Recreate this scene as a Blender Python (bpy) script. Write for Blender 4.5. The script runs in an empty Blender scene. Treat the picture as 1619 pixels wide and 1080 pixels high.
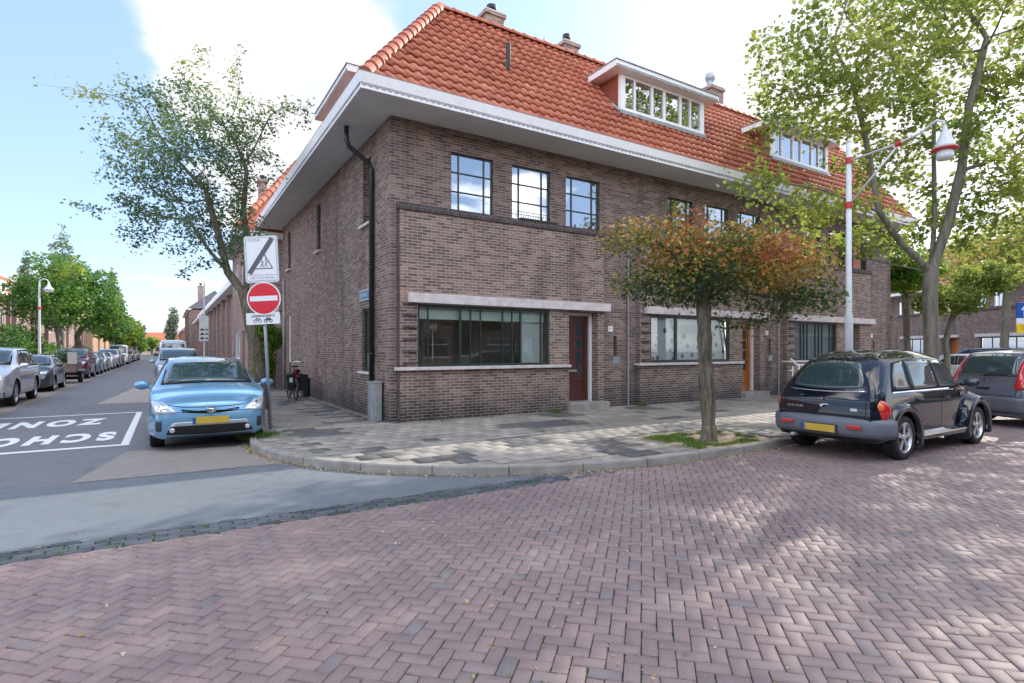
import bpy, bmesh, math, random
import numpy as np
from mathutils import Vector, Matrix, Euler, noise as mnoise
from mathutils.bvhtree import BVHTree
R = math.radians
random.seed(7); rng = np.random.default_rng(7)
scene = bpy.context.scene
COL = scene.collection

# ------------------------------------------------------------ camera
F_PX, H_CAM = 876.0, 1.62
TH = math.atan(544.5/876)
cam = bpy.data.cameras.new("camera"); camo = bpy.data.objects.new("camera", cam); COL.objects.link(camo)
camo.location = (0, 0, H_CAM); camo.rotation_euler = (R(90), 0, -TH)
cam.sensor_fit = 'HORIZONTAL'; cam.sensor_width = 36; cam.lens = 36*F_PX/1619
cam.shift_y = 13/1619; cam.clip_end = 3000; cam.clip_start = 0.05
scene.camera = camo

# ------------------------------------------------------------ light
SUN_AZ, SUN_EL = 78.0, 34.0          # azimuth clockwise from +Y
def sdir(az, el): return Vector((math.sin(R(az))*math.cos(R(el)), math.cos(R(az))*math.cos(R(el)), math.sin(R(el))))
sun = bpy.data.lights.new("sun", 'SUN'); sun.energy = 2.0; sun.angle = R(0.6); sun.color = (1, .93, .82)
suno = bpy.data.objects.new("sun", sun); COL.objects.link(suno)
suno.rotation_euler = sdir(SUN_AZ, SUN_EL).to_track_quat('Z', 'Y').to_euler()
w = bpy.data.worlds.new("World"); scene.world = w; w.use_nodes = True
nt = w.node_tree; nt.nodes.clear()
def N(t, **k):
    n = nt.nodes.new(t)
    for a, b in k.items(): setattr(n, a, b)
    return n
out = N('ShaderNodeOutputWorld'); bg = N('ShaderNodeBackground'); sky = N('ShaderNodeTexSky')
sky.sky_type = 'NISHITA'; sky.sun_disc = False; sky.sun_elevation = R(SUN_EL); sky.sun_rotation = R(SUN_AZ)
sky.air_density = 1.0; sky.dust_density = 1.2; sky.ozone_density = 1.0
bg.inputs[1].default_value = .15
def M2(op, a, b=None, c=None, clamp=False):
    n = N('ShaderNodeMath', operation=op); n.use_clamp = clamp
    for i, v in enumerate((a, b, c)):
        if v is None: continue
        if isinstance(v, (int, float)): n.inputs[i].default_value = v
        else: nt.links.new(v, n.inputs[i])
    return n.outputs[0]
tc = N('ShaderNodeTexCoord'); D = tc.outputs['Generated']
sep = N('ShaderNodeSeparateXYZ'); nt.links.new(D, sep.inputs[0])
zz = M2('ADD', M2('MAXIMUM', sep.outputs[2], 0.0), .22)
cmb = N('ShaderNodeCombineXYZ'); nt.links.new(M2('DIVIDE', sep.outputs[0], zz), cmb.inputs[0]); nt.links.new(M2('DIVIDE', sep.outputs[1], zz), cmb.inputs[1])
n1 = N('ShaderNodeTexNoise'); n1.inputs['Scale'].default_value = 1.25; n1.inputs['Detail'].default_value = 9; n1.inputs['Roughness'].default_value = .55; n1.inputs['Distortion'].default_value = .25
nt.links.new(cmb.outputs[0], n1.inputs['Vector'])
dens = M2('MULTIPLY', M2('SUBTRACT', n1.outputs[0], .53), 1.9)
def pxdir(px, py):
    a = (px-809.5)/F_PX; b = (553-py)/F_PX
    fw = Vector((math.sin(TH), math.cos(TH), 0)); rt = Vector((math.cos(TH), -math.sin(TH), 0))
    return (fw+rt*a+Vector((0, 0, b))).normalized()
# cloud banks by direction (positive) and clear blue (negative)
for px, py, width, amt in ((330, 80, 9, .32), (560, 60, 9, .32), (450, 220, 10, .28), (1160, 120, 4.5, .36), (1300, 100, 9, .30), (1560, 180, 14, .28), (40, 340, 4, .16), (200, 480, 6, .14), (70, 190, 2.5, .16),
                           (20, 60, 9, -.34), (110, 250, 7, -.18), (180, 360, 6, -.16), (860, 40, 10, -.38), (1010, 60, 8, -.2), (980, 110, 7, -.2), (1040, 30, 7, -.22), (760, 10, 6, -.12), (100, 130, 6, -.15)):
    dv = pxdir(px, py)
    vm = N('ShaderNodeVectorMath', operation='DOT_PRODUCT'); nt.links.new(D, vm.inputs[0]); vm.inputs[1].default_value = dv
    k = 1/(1-math.cos(R(width)))
    e = M2('POWER', 2.71828, M2('MULTIPLY', M2('SUBTRACT', vm.outputs['Value'], 1.0), k))
    dens = M2('ADD', dens, M2('MULTIPLY', e, amt))
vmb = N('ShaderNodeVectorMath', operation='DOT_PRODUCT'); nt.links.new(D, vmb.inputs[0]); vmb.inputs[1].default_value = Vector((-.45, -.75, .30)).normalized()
dens = M2('ADD', dens, M2('MULTIPLY', M2('MAXIMUM', vmb.outputs['Value'], 0.0), .17))  # extra unseen cloud cover added behind the camera to light the facade
cov = M2('MULTIPLY', M2('ADD', dens, .0), 4.2, clamp=True)
sm = N('ShaderNodeMapRange', interpolation_type='SMOOTHERSTEP'); nt.links.new(cov, sm.inputs[0])
n2 = N('ShaderNodeTexNoise'); n2.inputs['Scale'].default_value = 2.6; n2.inputs['Detail'].default_value = 6; nt.links.new(cmb.outputs[0], n2.inputs['Vector'])
cr = N('ShaderNodeMix', data_type='RGBA'); nt.links.new(M2('MULTIPLY', M2('SUBTRACT', n2.outputs[0], .36), 3.6, clamp=True), cr.inputs['Factor'])
cr.inputs[6].default_value = (2.2, 2.28, 2.42, 1); cr.inputs[7].default_value = (3.2, 3.1, 3.0, 1)
# thin high veil so that the blue is pale like the photograph's
veil = N('ShaderNodeMix', data_type='RGBA'); veil.inputs[0].default_value = .6; nt.links.new(sky.outputs[0], veil.inputs[6]); veil.inputs[7].default_value = (1.0, 1.46, 2.55, 1)
# clouds behind the camera made brighter as an added fill light on the facade
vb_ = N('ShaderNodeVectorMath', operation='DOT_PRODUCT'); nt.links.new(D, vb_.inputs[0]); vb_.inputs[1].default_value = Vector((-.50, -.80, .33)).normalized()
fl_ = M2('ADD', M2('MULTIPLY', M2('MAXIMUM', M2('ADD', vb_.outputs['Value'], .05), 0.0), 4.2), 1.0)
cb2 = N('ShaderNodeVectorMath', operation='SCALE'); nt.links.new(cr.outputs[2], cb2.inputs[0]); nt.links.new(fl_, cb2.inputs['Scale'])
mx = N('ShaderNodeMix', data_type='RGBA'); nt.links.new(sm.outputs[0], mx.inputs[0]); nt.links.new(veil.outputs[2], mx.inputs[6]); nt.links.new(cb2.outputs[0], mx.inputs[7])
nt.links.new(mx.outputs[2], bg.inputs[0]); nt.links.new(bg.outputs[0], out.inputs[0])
scene.view_settings.view_transform = 'Standard'; scene.view_settings.look = 'None'; scene.view_settings.gamma = 1
scene.view_settings.exposure = 1.54
scene.cycles.max_bounces = 6; scene.cycles.transparent_max_bounces = 12; scene.cycles.diffuse_bounces = 3; scene.cycles.glossy_bounces = 3
scene.cycles.caustics_reflective = False; scene.cycles.caustics_refractive = False

# ------------------------------------------------------------ materials
MATS = {}
class NB:
    def __init__(s, name):
        s.m = bpy.data.materials.new(name); s.m.use_nodes = True; s.t = s.m.node_tree; s.t.nodes.clear()
        s.o = s.t.nodes.new('ShaderNodeOutputMaterial'); s.b = s.t.nodes.new('ShaderNodeBsdfPrincipled'); s.t.links.new(s.b.outputs[0], s.o.inputs[0])
    def n(s, t, **k):
        n = s.t.nodes.new(t)
        for a, b in k.items():
            if a.startswith('i_'): n.inputs[a[2:].replace('_', ' ')].default_value = b
            else: setattr(n, a, b)
        return n
    def l(s, a, b): s.t.links.new(a, b)
    def math(s, op, a, b=None, clamp=False):
        n = s.t.nodes.new('ShaderNodeMath'); n.operation = op; n.use_clamp = clamp
        for i, v in enumerate((a, b)):
            if v is None: continue
            if isinstance(v, (int, float)): n.inputs[i].default_value = v
            else: s.l(v, n.inputs[i])
        return n.outputs[0]
    def mix(s, f, a, b, blend='MIX'):
        n = s.t.nodes.new('ShaderNodeMix'); n.data_type = 'RGBA'; n.blend_type = blend
        for i, v in ((0, f), (6, a), (7, b)):
            if isinstance(v, (int, float)): n.inputs[i].default_value = v
            elif isinstance(v, tuple): n.inputs[i].default_value = (*v[:3], 1)
            else: s.l(v, n.inputs[i])
        return n.outputs[2]
    def noise(s, scale, detail=4, vec=None, rough=.5):
        n = s.n('ShaderNodeTexNoise'); n.inputs['Scale'].default_value = scale; n.inputs['Detail'].default_value = detail; n.inputs['Roughness'].default_value = rough
        if vec is None: vec = s.obj()
        s.l(vec, n.inputs['Vector']); return n.outputs[0]
    def obj(s):
        return s.n('ShaderNodeTexCoord').outputs['Object']
    def pos(s): return s.n('ShaderNodeNewGeometry').outputs['Position']
    def ramp(s, f, stops):
        n = s.n('ShaderNodeValToRGB'); s.l(f, n.inputs[0]); e = n.color_ramp.elements
        while len(e) < len(stops): e.new(.5)
        for i, (p, c) in enumerate(stops): e[i].position = p; e[i].color = (*c[:3], 1)
        return n.outputs[0]
    def bump(s, h, strength=.5, dist=.01):
        n = s.n('ShaderNodeBump'); n.inputs['Strength'].default_value = strength; n.inputs['Distance'].default_value = dist
        s.l(h, n.inputs['Height']); s.l(n.outputs[0], s.b.inputs['Normal'])
    def base(s, c):
        if isinstance(c, tuple): s.b.inputs['Base Color'].default_value = (*c[:3], 1)
        else: s.l(c, s.b.inputs['Base Color'])
    def set(s, rough=None, metal=None, coat=None, spec=None):
        if rough is not None: s.b.inputs['Roughness'].default_value = rough
        if metal is not None: s.b.inputs['Metallic'].default_value = metal
        if coat is not None: s.b.inputs['Coat Weight'].default_value = coat; s.b.inputs['Coat Roughness'].default_value = .03
        if spec is not None: s.b.inputs['Specular IOR Level'].default_value = spec

def plain(name, col, rough=.6, metal=0, var=.12, scale=6, coat=None, bump=0):
    """slightly mottled procedural material"""
    if name in MATS: return MATS[name]
    b = NB(name); nz = b.noise(scale, 5)
    lo = tuple(c*(1-var) for c in col); hi = tuple(min(1, c*(1+var)) for c in col)
    b.base(b.ramp(nz, [(.3, lo), (.7, hi)])); b.set(rough, metal, coat)
    if bump: b.bump(b.noise(scale*12, 3), bump, .004)
    MATS[name] = b.m; return b.m

def brick_mat(name, c1, c2, mortar, bw=.215, bh=.063, grime=True):
    b = NB(name); t = b.n('ShaderNodeTexCoord'); g = b.n('ShaderNodeNewGeometry')
    vt = b.n('ShaderNodeVectorTransform', vector_type='NORMAL', convert_from='WORLD', convert_to='OBJECT'); b.l(g.outputs['True Normal'], vt.inputs[0])
    sp = b.n('ShaderNodeSeparateXYZ'); b.l(t.outputs['Object'], sp.inputs[0]); sn = b.n('ShaderNodeSeparateXYZ'); b.l(vt.outputs[0], sn.inputs[0])
    fx = b.math('GREATER_THAN', b.math('ABSOLUTE', sn.outputs[0]), .7)
    u = b.math('ADD', b.math('MULTIPLY', sp.outputs[1], fx), b.math('MULTIPLY', sp.outputs[0], b.math('SUBTRACT', 1, fx)))
    cm = b.n('ShaderNodeCombineXYZ'); b.l(u, cm.inputs[0]); b.l(sp.outputs[2], cm.inputs[1])
    br = b.n('ShaderNodeTexBrick'); br.offset = .5; b.l(cm.outputs[0], br.inputs['Vector'])
    for k, v in (('Scale', 1), ('Mortar Size', .0075), ('Mortar Smooth', .25), ('Bias', 0), ('Brick Width', bw), ('Row Height', bh)): br.inputs[k].default_value = v
    br.inputs['Color1'].default_value = (0, 0, 0, 1); br.inputs['Color2'].default_value = (1, 1, 1, 1); br.inputs['Mortar'].default_value = (.5, .5, .5, 1)
    rnd = br.outputs['Color']
    col = b.ramp(rnd, [(0, tuple(c*.55 for c in c1)), (.25, c1), (.55, tuple((p+q)/2 for p, q in zip(c1, c2))), (.85, c2), (1, tuple(min(1, c*1.35) for c in c2))])
    n1 = b.noise(2.3, 5); col = b.mix(b.math('MULTIPLY', n1, .45), col, tuple(c*.62 for c in c1))
    n3 = b.noise(34, 3); col = b.mix(b.math('MULTIPLY', n3, .3), col, tuple(min(1, c*1.5) for c in c2))
    col = b.mix(br.outputs['Fac'], col, mortar)
    if grime:   # damp dark staining over the plinth courses
        zf = b.math('SUBTRACT', 1.0, b.math('DIVIDE', b.math('SUBTRACT', sp.outputs[2], .05), .8), clamp=True)
        st = b.math('MULTIPLY', zf, b.math('MULTIPLY', b.noise(1.7, 4), 2.6), clamp=True)
        col = b.mix(b.math('MULTIPLY', st, .8), col, b.mix(br.outputs['Fac'], (.03, .03, .036), (.22, .21, .20)))
        mp = b.n('ShaderNodeMapping'); mp.inputs['Scale'].default_value = (1.6, 1.6, .35); b.l(t.outputs['Object'], mp.inputs[0]); sk = b.noise(1.1, 5, mp.outputs[0], .6)
        col = b.mix(b.ramp(sk, [(.52, (0, 0, 0)), (.72, (.75, .75, .75))]), col, (.5, .46, .47), 'MULTIPLY')
    b.base(col); b.set(.85, spec=.25)
    hh = b.math('SUBTRACT', b.math('MULTIPLY', n3, .25), br.outputs['Fac']); b.bump(hh, .7, .006)
    MATS[name] = b.m; return b.m

BR = brick_mat('brown brick', (.118, .077, .068), (.285, .195, .160), (.33, .31, .29))
BR_BAY = brick_mat('warm brown brick', (.125, .08, .068), (.325, .218, .172), (.42, .39, .36))
BR_DK = brick_mat('dark soldier brick', (.05, .04, .042), (.12, .09, .09), (.16, .15, .145), bw=.063, bh=.2, grime=False)
BR_CH = brick_mat('chimney brick', (.26, .17, .14), (.42, .30, .25), (.42, .38, .34), grime=False)
BR_PINK = brick_mat('pinkish brick', (.24, .15, .13), (.38, .26, .23), (.42, .38, .36), grime=False)
BR_ORANGE = brick_mat('orange brick', (.38, .20, .12), (.52, .32, .2), (.5, .45, .4), grime=False)

def attr_mat(name, stops, rough=.8, nscale=25, namt=.3, dark=None, spec=.3, bump=.3, coat=None, blot=None, spots=False):
    b = NB(name); a = b.n('ShaderNodeAttribute', attribute_name='rnd'); col = b.ramp(a.outputs['Fac'], stops)
    nz = b.noise(nscale, 6, rough=.65); col = b.mix(b.math('MULTIPLY', nz, namt), col, dark or tuple(c*.5 for c in stops[0][1]))
    if blot:
        bz = b.noise(blot[0], 5, rough=.6); col = b.mix(b.ramp(bz, [(.42, (0, 0, 0)), (.68, (1, 1, 1))]), col, blot[1], 'MULTIPLY')
    if spots:   # oil drips, tyre marks and sandy dust
        s1 = b.ramp(b.noise(2.4, 4, rough=.6), [(.60, (0, 0, 0)), (.68, (1, 1, 1))]); col = b.mix(b.math('MULTIPLY', s1, .30), col, (.10, .08, .08))
        s2 = b.ramp(b.noise(1.3, 6, rough=.7), [(.50, (0, 0, 0)), (.66, (1, 1, 1))]); col = b.mix(b.math('MULTIPLY', s2, .30), col, (.36, .31, .27))
        s3 = b.ramp(b.noise(95, 3, rough=.7), [(.62, (0, 0, 0)), (.70, (1, 1, 1))]); col = b.mix(b.math('MULTIPLY', s3, .5), col, (.42, .37, .33))
    b.base(col); b.set(rough, spec=spec, coat=coat); b.bump(nz, bump, .004); MATS[name] = b.m; return b.m
ROOFT = attr_mat('orange clay tile', [(0, (.34, .10, .06)), (.3, (.48, .150, .088)), (.7, (.55, .185, .11)), (1, (.60, .26, .17))], .6, 9, .35, spec=.3, blot=(1.1, (.82, .78, .72)))
PAVER = attr_mat('purple red paving brick', [(0, (.215, .195, .195)), (.08, (.225, .17, .165)), (.5, (.272, .196, .186)), (.85, (.305, .222, .208)), (1, (.33, .27, .25))], .66, 60, .42, (.12, .085, .085), spec=.4, blot=(.45, (.80, .82, .86)), spots=True)
SETT = attr_mat('blue grey setts', [(0, (.055, .065, .075)), (1, (.13, .145, .16))], .6, 60, .3)
SLAB = attr_mat('concrete paving slab', [(0, (.085, .085, .09)), (.16, (.125, .125, .13)), (.2, (.26, .24, .215)), (.6, (.335, .305, .265)), (1, (.41, .375, .325))], .8, 14, .5, (.20, .19, .17), blot=(.9, (.72, .72, .74)))

WHITE = plain('white paint', (.90, .90, .91), .45, var=.05)
SOFF = None
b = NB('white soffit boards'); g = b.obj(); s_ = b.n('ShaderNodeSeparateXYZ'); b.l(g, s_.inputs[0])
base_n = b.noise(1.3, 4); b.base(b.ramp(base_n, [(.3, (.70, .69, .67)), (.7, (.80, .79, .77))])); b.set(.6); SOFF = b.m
STONE = plain('pale stone lintel', (.62, .56, .55), .75, var=.16, scale=5, bump=.2)
DARKF = plain('dark green steel frame', (.025, .045, .042), .4, var=.2)
BLACKP = plain('black painted pipe', (.012, .014, .016), .35, var=.2)
ALU = plain('galvanised steel', (.38, .42, .45), .45, .5, var=.15, scale=12)
LEAD = plain('grey lead', (.33, .34, .36), .5, .2, var=.2)
POLEW = plain('grey white lamp paint', (.60, .63, .65), .45, var=.06)
REDP = plain('red paint', (.55, .03, .035), .45, var=.1)
DOORM = plain('dark maroon door', (.085, .026, .022), .35, var=.15, scale=4)
DOORO = plain('orange varnished door', (.42, .14, .035), .3, var=.25, scale=8)
WOODD = plain('dark door recess', (.03, .028, .026), .6)
CONC = plain('kerb concrete', (.28, .265, .245), .8, var=.22, scale=5, bump=.3)
CURT = plain('white net curtain', (.90, .91, .92), .8, var=.06)
CURTG = plain('pale green roller blind', (.80, .92, .84), .8, var=.04)
CURTB = plain('grey blue slat blind', (.40, .45, .50), .8, var=.1)
ROOM = plain('dim room wall', (.60, .52, .46), .9, var=.3, scale=1.2)
RUB = plain('black rubber', (.012, .012, .013), .75, var=.2)
PLAST = plain('dark grey plastic', (.035, .037, .042), .55, var=.1)
RIM = plain('silver alloy rim', (.55, .56, .58), .3, .85, var=.05)
CHROME = plain('chrome trim', (.75, .75, .76), .12, 1.0, var=.03)
PLATE = plain('yellow licence plate', (.55, .38, .05), .5, var=.12, scale=3)
BLUEP = plain('blue plastic', (.02, .08, .32), .5, var=.05)
LGRED = plain('red lamp lens', (.50, .012, .015), .12, var=.1, coat=1)
LGORG = plain('orange lamp lens', (.72, .17, .02), .12, var=.1, coat=1)
LGCLR = plain('clear headlamp', (.62, .66, .70), .08, .4, var=.15, scale=25, coat=1)
UNDER = plain('black underbody', (.008, .008, .008), .9)
MARK = None
b = NB('worn white road marking'); nz = b.noise(9, 6, rough=.7); b.base(b.ramp(nz, [(.30, (.36, .36, .37)), (.42, (.72, .73, .73)), (1, (.80, .80, .80))])); b.set(.7); MARK = b.m

def asphalt(name, c, var=.2):
    b = NB(name); p = b.obj(); fine = b.noise(220, 3, p); mid = b.noise(7, 6, p, .65); big = b.noise(.5, 4, p)
    col = b.ramp(mid, [(.3, tuple(x*(1-var) for x in c)), (.7, tuple(x*(1+var) for x in c))])
    grit = b.ramp(b.noise(70, 4, p, .7), [(.45, (0, 0, 0)), (.7, (1, 1, 1))]); col = b.mix(b.math('MULTIPLY', grit, .45), col, tuple(min(1, x*2.1) for x in c)); col = b.mix(b.math('MULTIPLY', fine, .6), col, tuple(min(1, x*1.9) for x in c)); col = b.mix(b.math('MULTIPLY', big, .35), col, tuple(x*.7 for x in c))
    vo = b.n('ShaderNodeTexVoronoi', feature='DISTANCE_TO_EDGE'); vo.inputs['Scale'].default_value = .45
    wv = b.n('ShaderNodeTexNoise'); wv.inputs['Scale'].default_value = 1.6; wv.inputs['Detail'].default_value = 5; b.l(p, wv.inputs['Vector'])
    va = b.n('ShaderNodeVectorMath', operation='ADD'); vs = b.n('ShaderNodeVectorMath', operation='SCALE'); vs.inputs['Scale'].default_value = 1.1; b.l(wv.outputs['Color'], vs.inputs[0]); b.l(p, va.inputs[0]); b.l(vs.outputs[0], va.inputs[1]); b.l(va.outputs[0], vo.inputs['Vector'])
    crk = b.ramp(vo.outputs['Distance'], [(.0, (1, 1, 1)), (.009, (0, 0, 0))]); mk_ = b.ramp(b.noise(.35, 2, p), [(.5, (0, 0, 0)), (.6, (1, 1, 1))])
    col = b.mix(b.math('MULTIPLY', b.math('MULTIPLY', crk, mk_), .7), col, tuple(x*.35 for x in c))
    spots = b.ramp(b.noise(2.6, 3, p), [(.60, (0, 0, 0)), (.70, (1, 1, 1))]); col = b.mix(b.math('MULTIPLY', spots, .35), col, tuple(x*.6 for x in c))
    b.base(col); b.set(.75, spec=.4); b.bump(fine, .6, .004); MATS[name] = b.m; return b.m
ASPH = asphalt('blue grey asphalt', (.112, .125, .137)); ASPH2 = asphalt('old brown asphalt', (.21, .185, .165)); ASPH3 = asphalt('street asphalt', (.135, .132, .138))
SAND = None

b = NB('mossy joint sand'); nz = b.noise(.9, 5); n2_ = b.noise(30, 4)
col = b.mix(b.ramp(nz, [(.42, (0, 0, 0)), (.62, (1, 1, 1))]), (.07, .055, .045), (.085, .095, .035)); col = b.mix(b.math('MULTIPLY', n2_, .5), col, (.04, .035, .03))
b.base(col); b.set(.95); SAND = b.m
JOINT = plain('grey joint sand', (.24, .22, .19), .95, var=.3, scale=14)
SOIL = plain('bare soil', (.26, .19, .13), .95, var=.35, scale=18, bump=.4)
GROUNDM = plain('plain ground', (.17, .15, .14), .9, var=.2, scale=.5)

def bark(name, c1, c2, sc=7):
    b = NB(name); t = b.obj(); mp = b.n('ShaderNodeMapping'); mp.inputs['Scale'].default_value = (1, 1, .18); b.l(t, mp.inputs[0])
    nz = b.noise(sc*2.5, 6, mp.outputs[0], .65); sm_ = b.noise(3, 4)
    col = b.ramp(nz, [(.35, c1), (.62, c2)]); col = b.mix(b.math('MULTIPLY', sm_, .4), col, (.13, .14, .075))
    b.base(col); b.set(.9, spec=.2); b.bump(nz, 1.0, .03); MATS[name] = b.m; return b.m
BARK1 = bark('rough brown bark', (.045, .036, .030), (.23, .19, .155)); BARK2 = bark('smooth grey bark', (.12, .11, .095), (.27, .25, .215), 4)

def leafmat(name, stops, trans=.35, rough=.5):
    b = NB(name); a = b.n('ShaderNodeAttribute', attribute_name='rnd'); col = b.ramp(a.outputs['Fac'], stops)
    b.base(col); b.set(rough, spec=.35)
    tr = b.n('ShaderNodeBsdfTranslucent'); tcol = b.mix(.35, col, (.30, .42, .04)); b.l(tcol, tr.inputs[0])
    ms = b.n('ShaderNodeMixShader'); ms.inputs[0].default_value = trans; b.l(b.b.outputs[0], ms.inputs[1]); b.l(tr.outputs[0], ms.inputs[2]); b.l(ms.outputs[0], b.o.inputs[0])
    MATS[name] = b.m; return b.m
LF_HAW = leafmat('blue green leaves', [(0, (.08, .145, .10)), (.45, (.12, .21, .13)), (.75, (.19, .28, .11)), (1, (.38, .38, .12))], .45)
LF_RED = leafmat('autumn hawthorn leaves', [(0, (.035, .075, .035)), (.33, (.07, .125, .045)), (.45, (.19, .20, .05)), (.58, (.55, .33, .07)), (.74, (.50, .13, .07)), (.88, (.38, .06, .065)), (1, (.66, .44, .12))], .3)
LF_MAP = leafmat('maple leaves', [(0, (.12, .18, .05)), (.4, (.24, .29, .08)), (.75, (.40, .40, .10)), (1, (.58, .46, .13))], .6)
LF_GRN = leafmat('fresh green leaves', [(0, (.035, .13, .04)), (.5, (.085, .24, .06)), (.85, (.20, .34, .07)), (1, (.46, .46, .08))], .5)
LF_DRK = leafmat('dark hedge leaves', [(0, (.02, .055, .02)), (.6, (.05, .11, .035)), (1, (.12, .19, .06))], .25)
LF_BLU = leafmat('silvery leaves', [(0, (.09, .15, .10)), (.6, (.17, .24, .17)), (1, (.28, .35, .22))], .35)
LF_IVY = leafmat('lime ivy leaves', [(0, (.06, .14, .02)), (.6, (.14, .27, .03)), (1, (.33, .42, .06))], .4)
GRASSM = leafmat('grass blades', [(0, (.04, .11, .02)), (.7, (.10, .21, .03)), (1, (.28, .30, .07))], .3)
LITTER = leafmat('dry fallen leaves', [(0, (.20, .12, .05)), (.5, (.45, .33, .13)), (1, (.62, .55, .38))], .15, .7)

def glass(name, refl=.35, tint=(.55, .62, .60), rough=.01):
    b = NB(name); gl = b.n('ShaderNodeBsdfGlossy'); gl.inputs['Roughness'].default_value = rough; gl.inputs['Color'].default_value = (.95, .97, 1, 1)
    tp = b.n('ShaderNodeBsdfTransparent'); tp.inputs['Color'].default_value = (*tint, 1)
    lw = b.n('ShaderNodeLayerWeight'); lw.inputs['Blend'].default_value = .35
    f = b.math('ADD', b.math('MULTIPLY', lw.outputs['Fresnel'], .55), refl, clamp=True)
    # old drawn glass: faint waviness
    nz = b.noise(1.3, 2); bp = b.n('ShaderNodeBump'); bp.inputs['Strength'].default_value = .05; bp.inputs['Distance'].default_value = .02; b.l(nz, bp.inputs['Height']); b.l(bp.outputs[0], gl.inputs['Normal'])
    ms = b.n('ShaderNodeMixShader'); b.l(f, ms.inputs[0]); b.l(tp.outputs[0], ms.inputs[1]); b.l(gl.outputs[0], ms.inputs[2]); b.l(ms.outputs[0], b.o.inputs[0])
    MATS[name] = b.m; return b.m
GLASS = glass('window glass', .10, (.88, .95, .92)); GLASSM = glass('reflective upstairs glass', .45, (.35, .38, .40))
b = NB('tinted car glass'); b.base((.03, .055, .06)); b.set(.03, spec=.7, coat=.6); CARGL = b.m
def paint(name, c, metal=.35, rough=.35):
    if name in MATS: return MATS[name]
    b = NB(name); f = b.noise(900, 2); b.base(b.mix(b.math('MULTIPLY', f, .25), c, tuple(min(1, x*1.5) for x in c))); b.set(rough, metal, 1.0); MATS[name] = b.m; return b.m

# ------------------------------------------------------------ mesh helpers
class MB:
    def __init__(s): s.v = []; s.f = []; s.r = []
    def add(s, vs, fs, r=None):
        o = len(s.v); s.v += [tuple(p) for p in vs]; s.f += [tuple(i+o for i in f) for f in fs]; s.r += [r if r is not None else 0.5]*len(fs)
    def box(s, a, b, M=None, bev=0):
        x0, y0, z0 = a; x1, y1, z1 = b
        vs = [Vector(p) for p in ((x0, y0, z0), (x1, y0, z0), (x1, y1, z0), (x0, y1, z0), (x0, y0, z1), (x1, y0, z1), (x1, y1, z1), (x0, y1, z1))]
        if M: vs = [M@v for v in vs]
        s.add(vs, [(0, 3, 2, 1), (4, 5, 6, 7), (0, 1, 5, 4), (1, 2, 6, 5), (2, 3, 7, 6), (3, 0, 4, 7)])
    def tube(s, pts, rad, n=8, cap=True, closed=False):
        pts = [Vector(p) for p in pts]; rad = rad if isinstance(rad, (list, tuple)) else [rad]*len(pts)
        rings = []; up = None
        for i, p in enumerate(pts):
            if closed: d = pts[(i+1) % len(pts)]-pts[i-1]
            else: d = pts[min(i+1, len(pts)-1)]-pts[max(i-1, 0)]
            d = d.normalized() if d.length > 1e-9 else Vector((0, 0, 1))
            if up is None: up = d.orthogonal().normalized()
            else:
                up = up-d*up.dot(d); up = up.normalized() if up.length > 1e-6 else d.orthogonal().normalized()
            sd = d.cross(up); rings.append([p+(up*math.cos(2*math.pi*k/n)+sd*math.sin(2*math.pi*k/n))*rad[i] for k in range(n)])
        vs = [q for r_ in rings for q in r_]; fs = []; m = len(pts)
        for i in range(m if closed else m-1):
            j = (i+1) % m
            for k in range(n): fs.append((i*n+k, i*n+(k+1) % n, j*n+(k+1) % n, j*n+k))
        if cap and not closed: fs.append(tuple(range(n))[::-1]); fs.append(tuple((m-1)*n+k for k in range(n)))
        s.add(vs, fs)
    def lathe(s, prof, n=24, M=None, caps=True):
        """prof: (r,z) list about local z"""
        vs = []; fs = []; m = len(prof)
        for r_, z in prof:
            for k in range(n):
                v = Vector((r_*math.cos(2*math.pi*k/n), r_*math.sin(2*math.pi*k/n), z)); vs.append(M@v if M else v)
        for i in range(m-1):
            for k in range(n): fs.append((i*n+k, i*n+(k+1) % n, (i+1)*n+(k+1) % n, (i+1)*n+k))
        if caps and prof[0][0] > 1e-4: fs.append(tuple(range(n))[::-1])
        if caps and prof[-1][0] > 1e-4: fs.append(tuple((m-1)*n+k for k in range(n)))
        s.add(vs, fs)
    def poly(s, pts, r=None): s.add(pts, [tuple(range(len(pts)))], r)
    def prism(s, pts, off):
        off = Vector(off); p = [Vector(q) for q in pts]; n = len(p)
        s.add(p+[q+off for q in p], [tuple(range(n))[::-1], tuple(range(n, 2*n))]+[(i, (i+1) % n, n+(i+1) % n, n+i) for i in range(n)])
    def build(s, name, mat, parent=None, smooth=False, rnd=False, bevel=0, loc=None, auto=None):
        me = bpy.data.meshes.new(name)
        vs = s.v
        if parent is not None and loc is None and parent.get('_base') is not None:
            bx = Vector(parent['_base']); vs = [tuple(Vector(q)-bx) for q in vs]
        if loc is not None: bx = Vector(loc); vs = [tuple(Vector(q)-bx) for q in vs]
        me.from_pydata(vs, [], s.f); me.materials.append(mat)
        if smooth: me.polygons.foreach_set('use_smooth', [True]*len(me.polygons))
        if rnd:
            a = me.attributes.new('rnd', 'FLOAT', 'FACE'); a.data.foreach_set('value', s.r)
        o = bpy.data.objects.new(name, me); COL.objects.link(o)
        if parent is not None: o.parent = parent
        if parent is not None and parent.get('_base') is not None: o['_base'] = tuple(parent['_base'])
        if loc is not None: o.location = loc
        me.update()
        if bevel:
            md = o.modifiers.new('bevel', 'BEVEL'); md.width = bevel; md.segments = 2; md.limit_method = 'ANGLE'; md.angle_limit = R(40)
        return o
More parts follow.
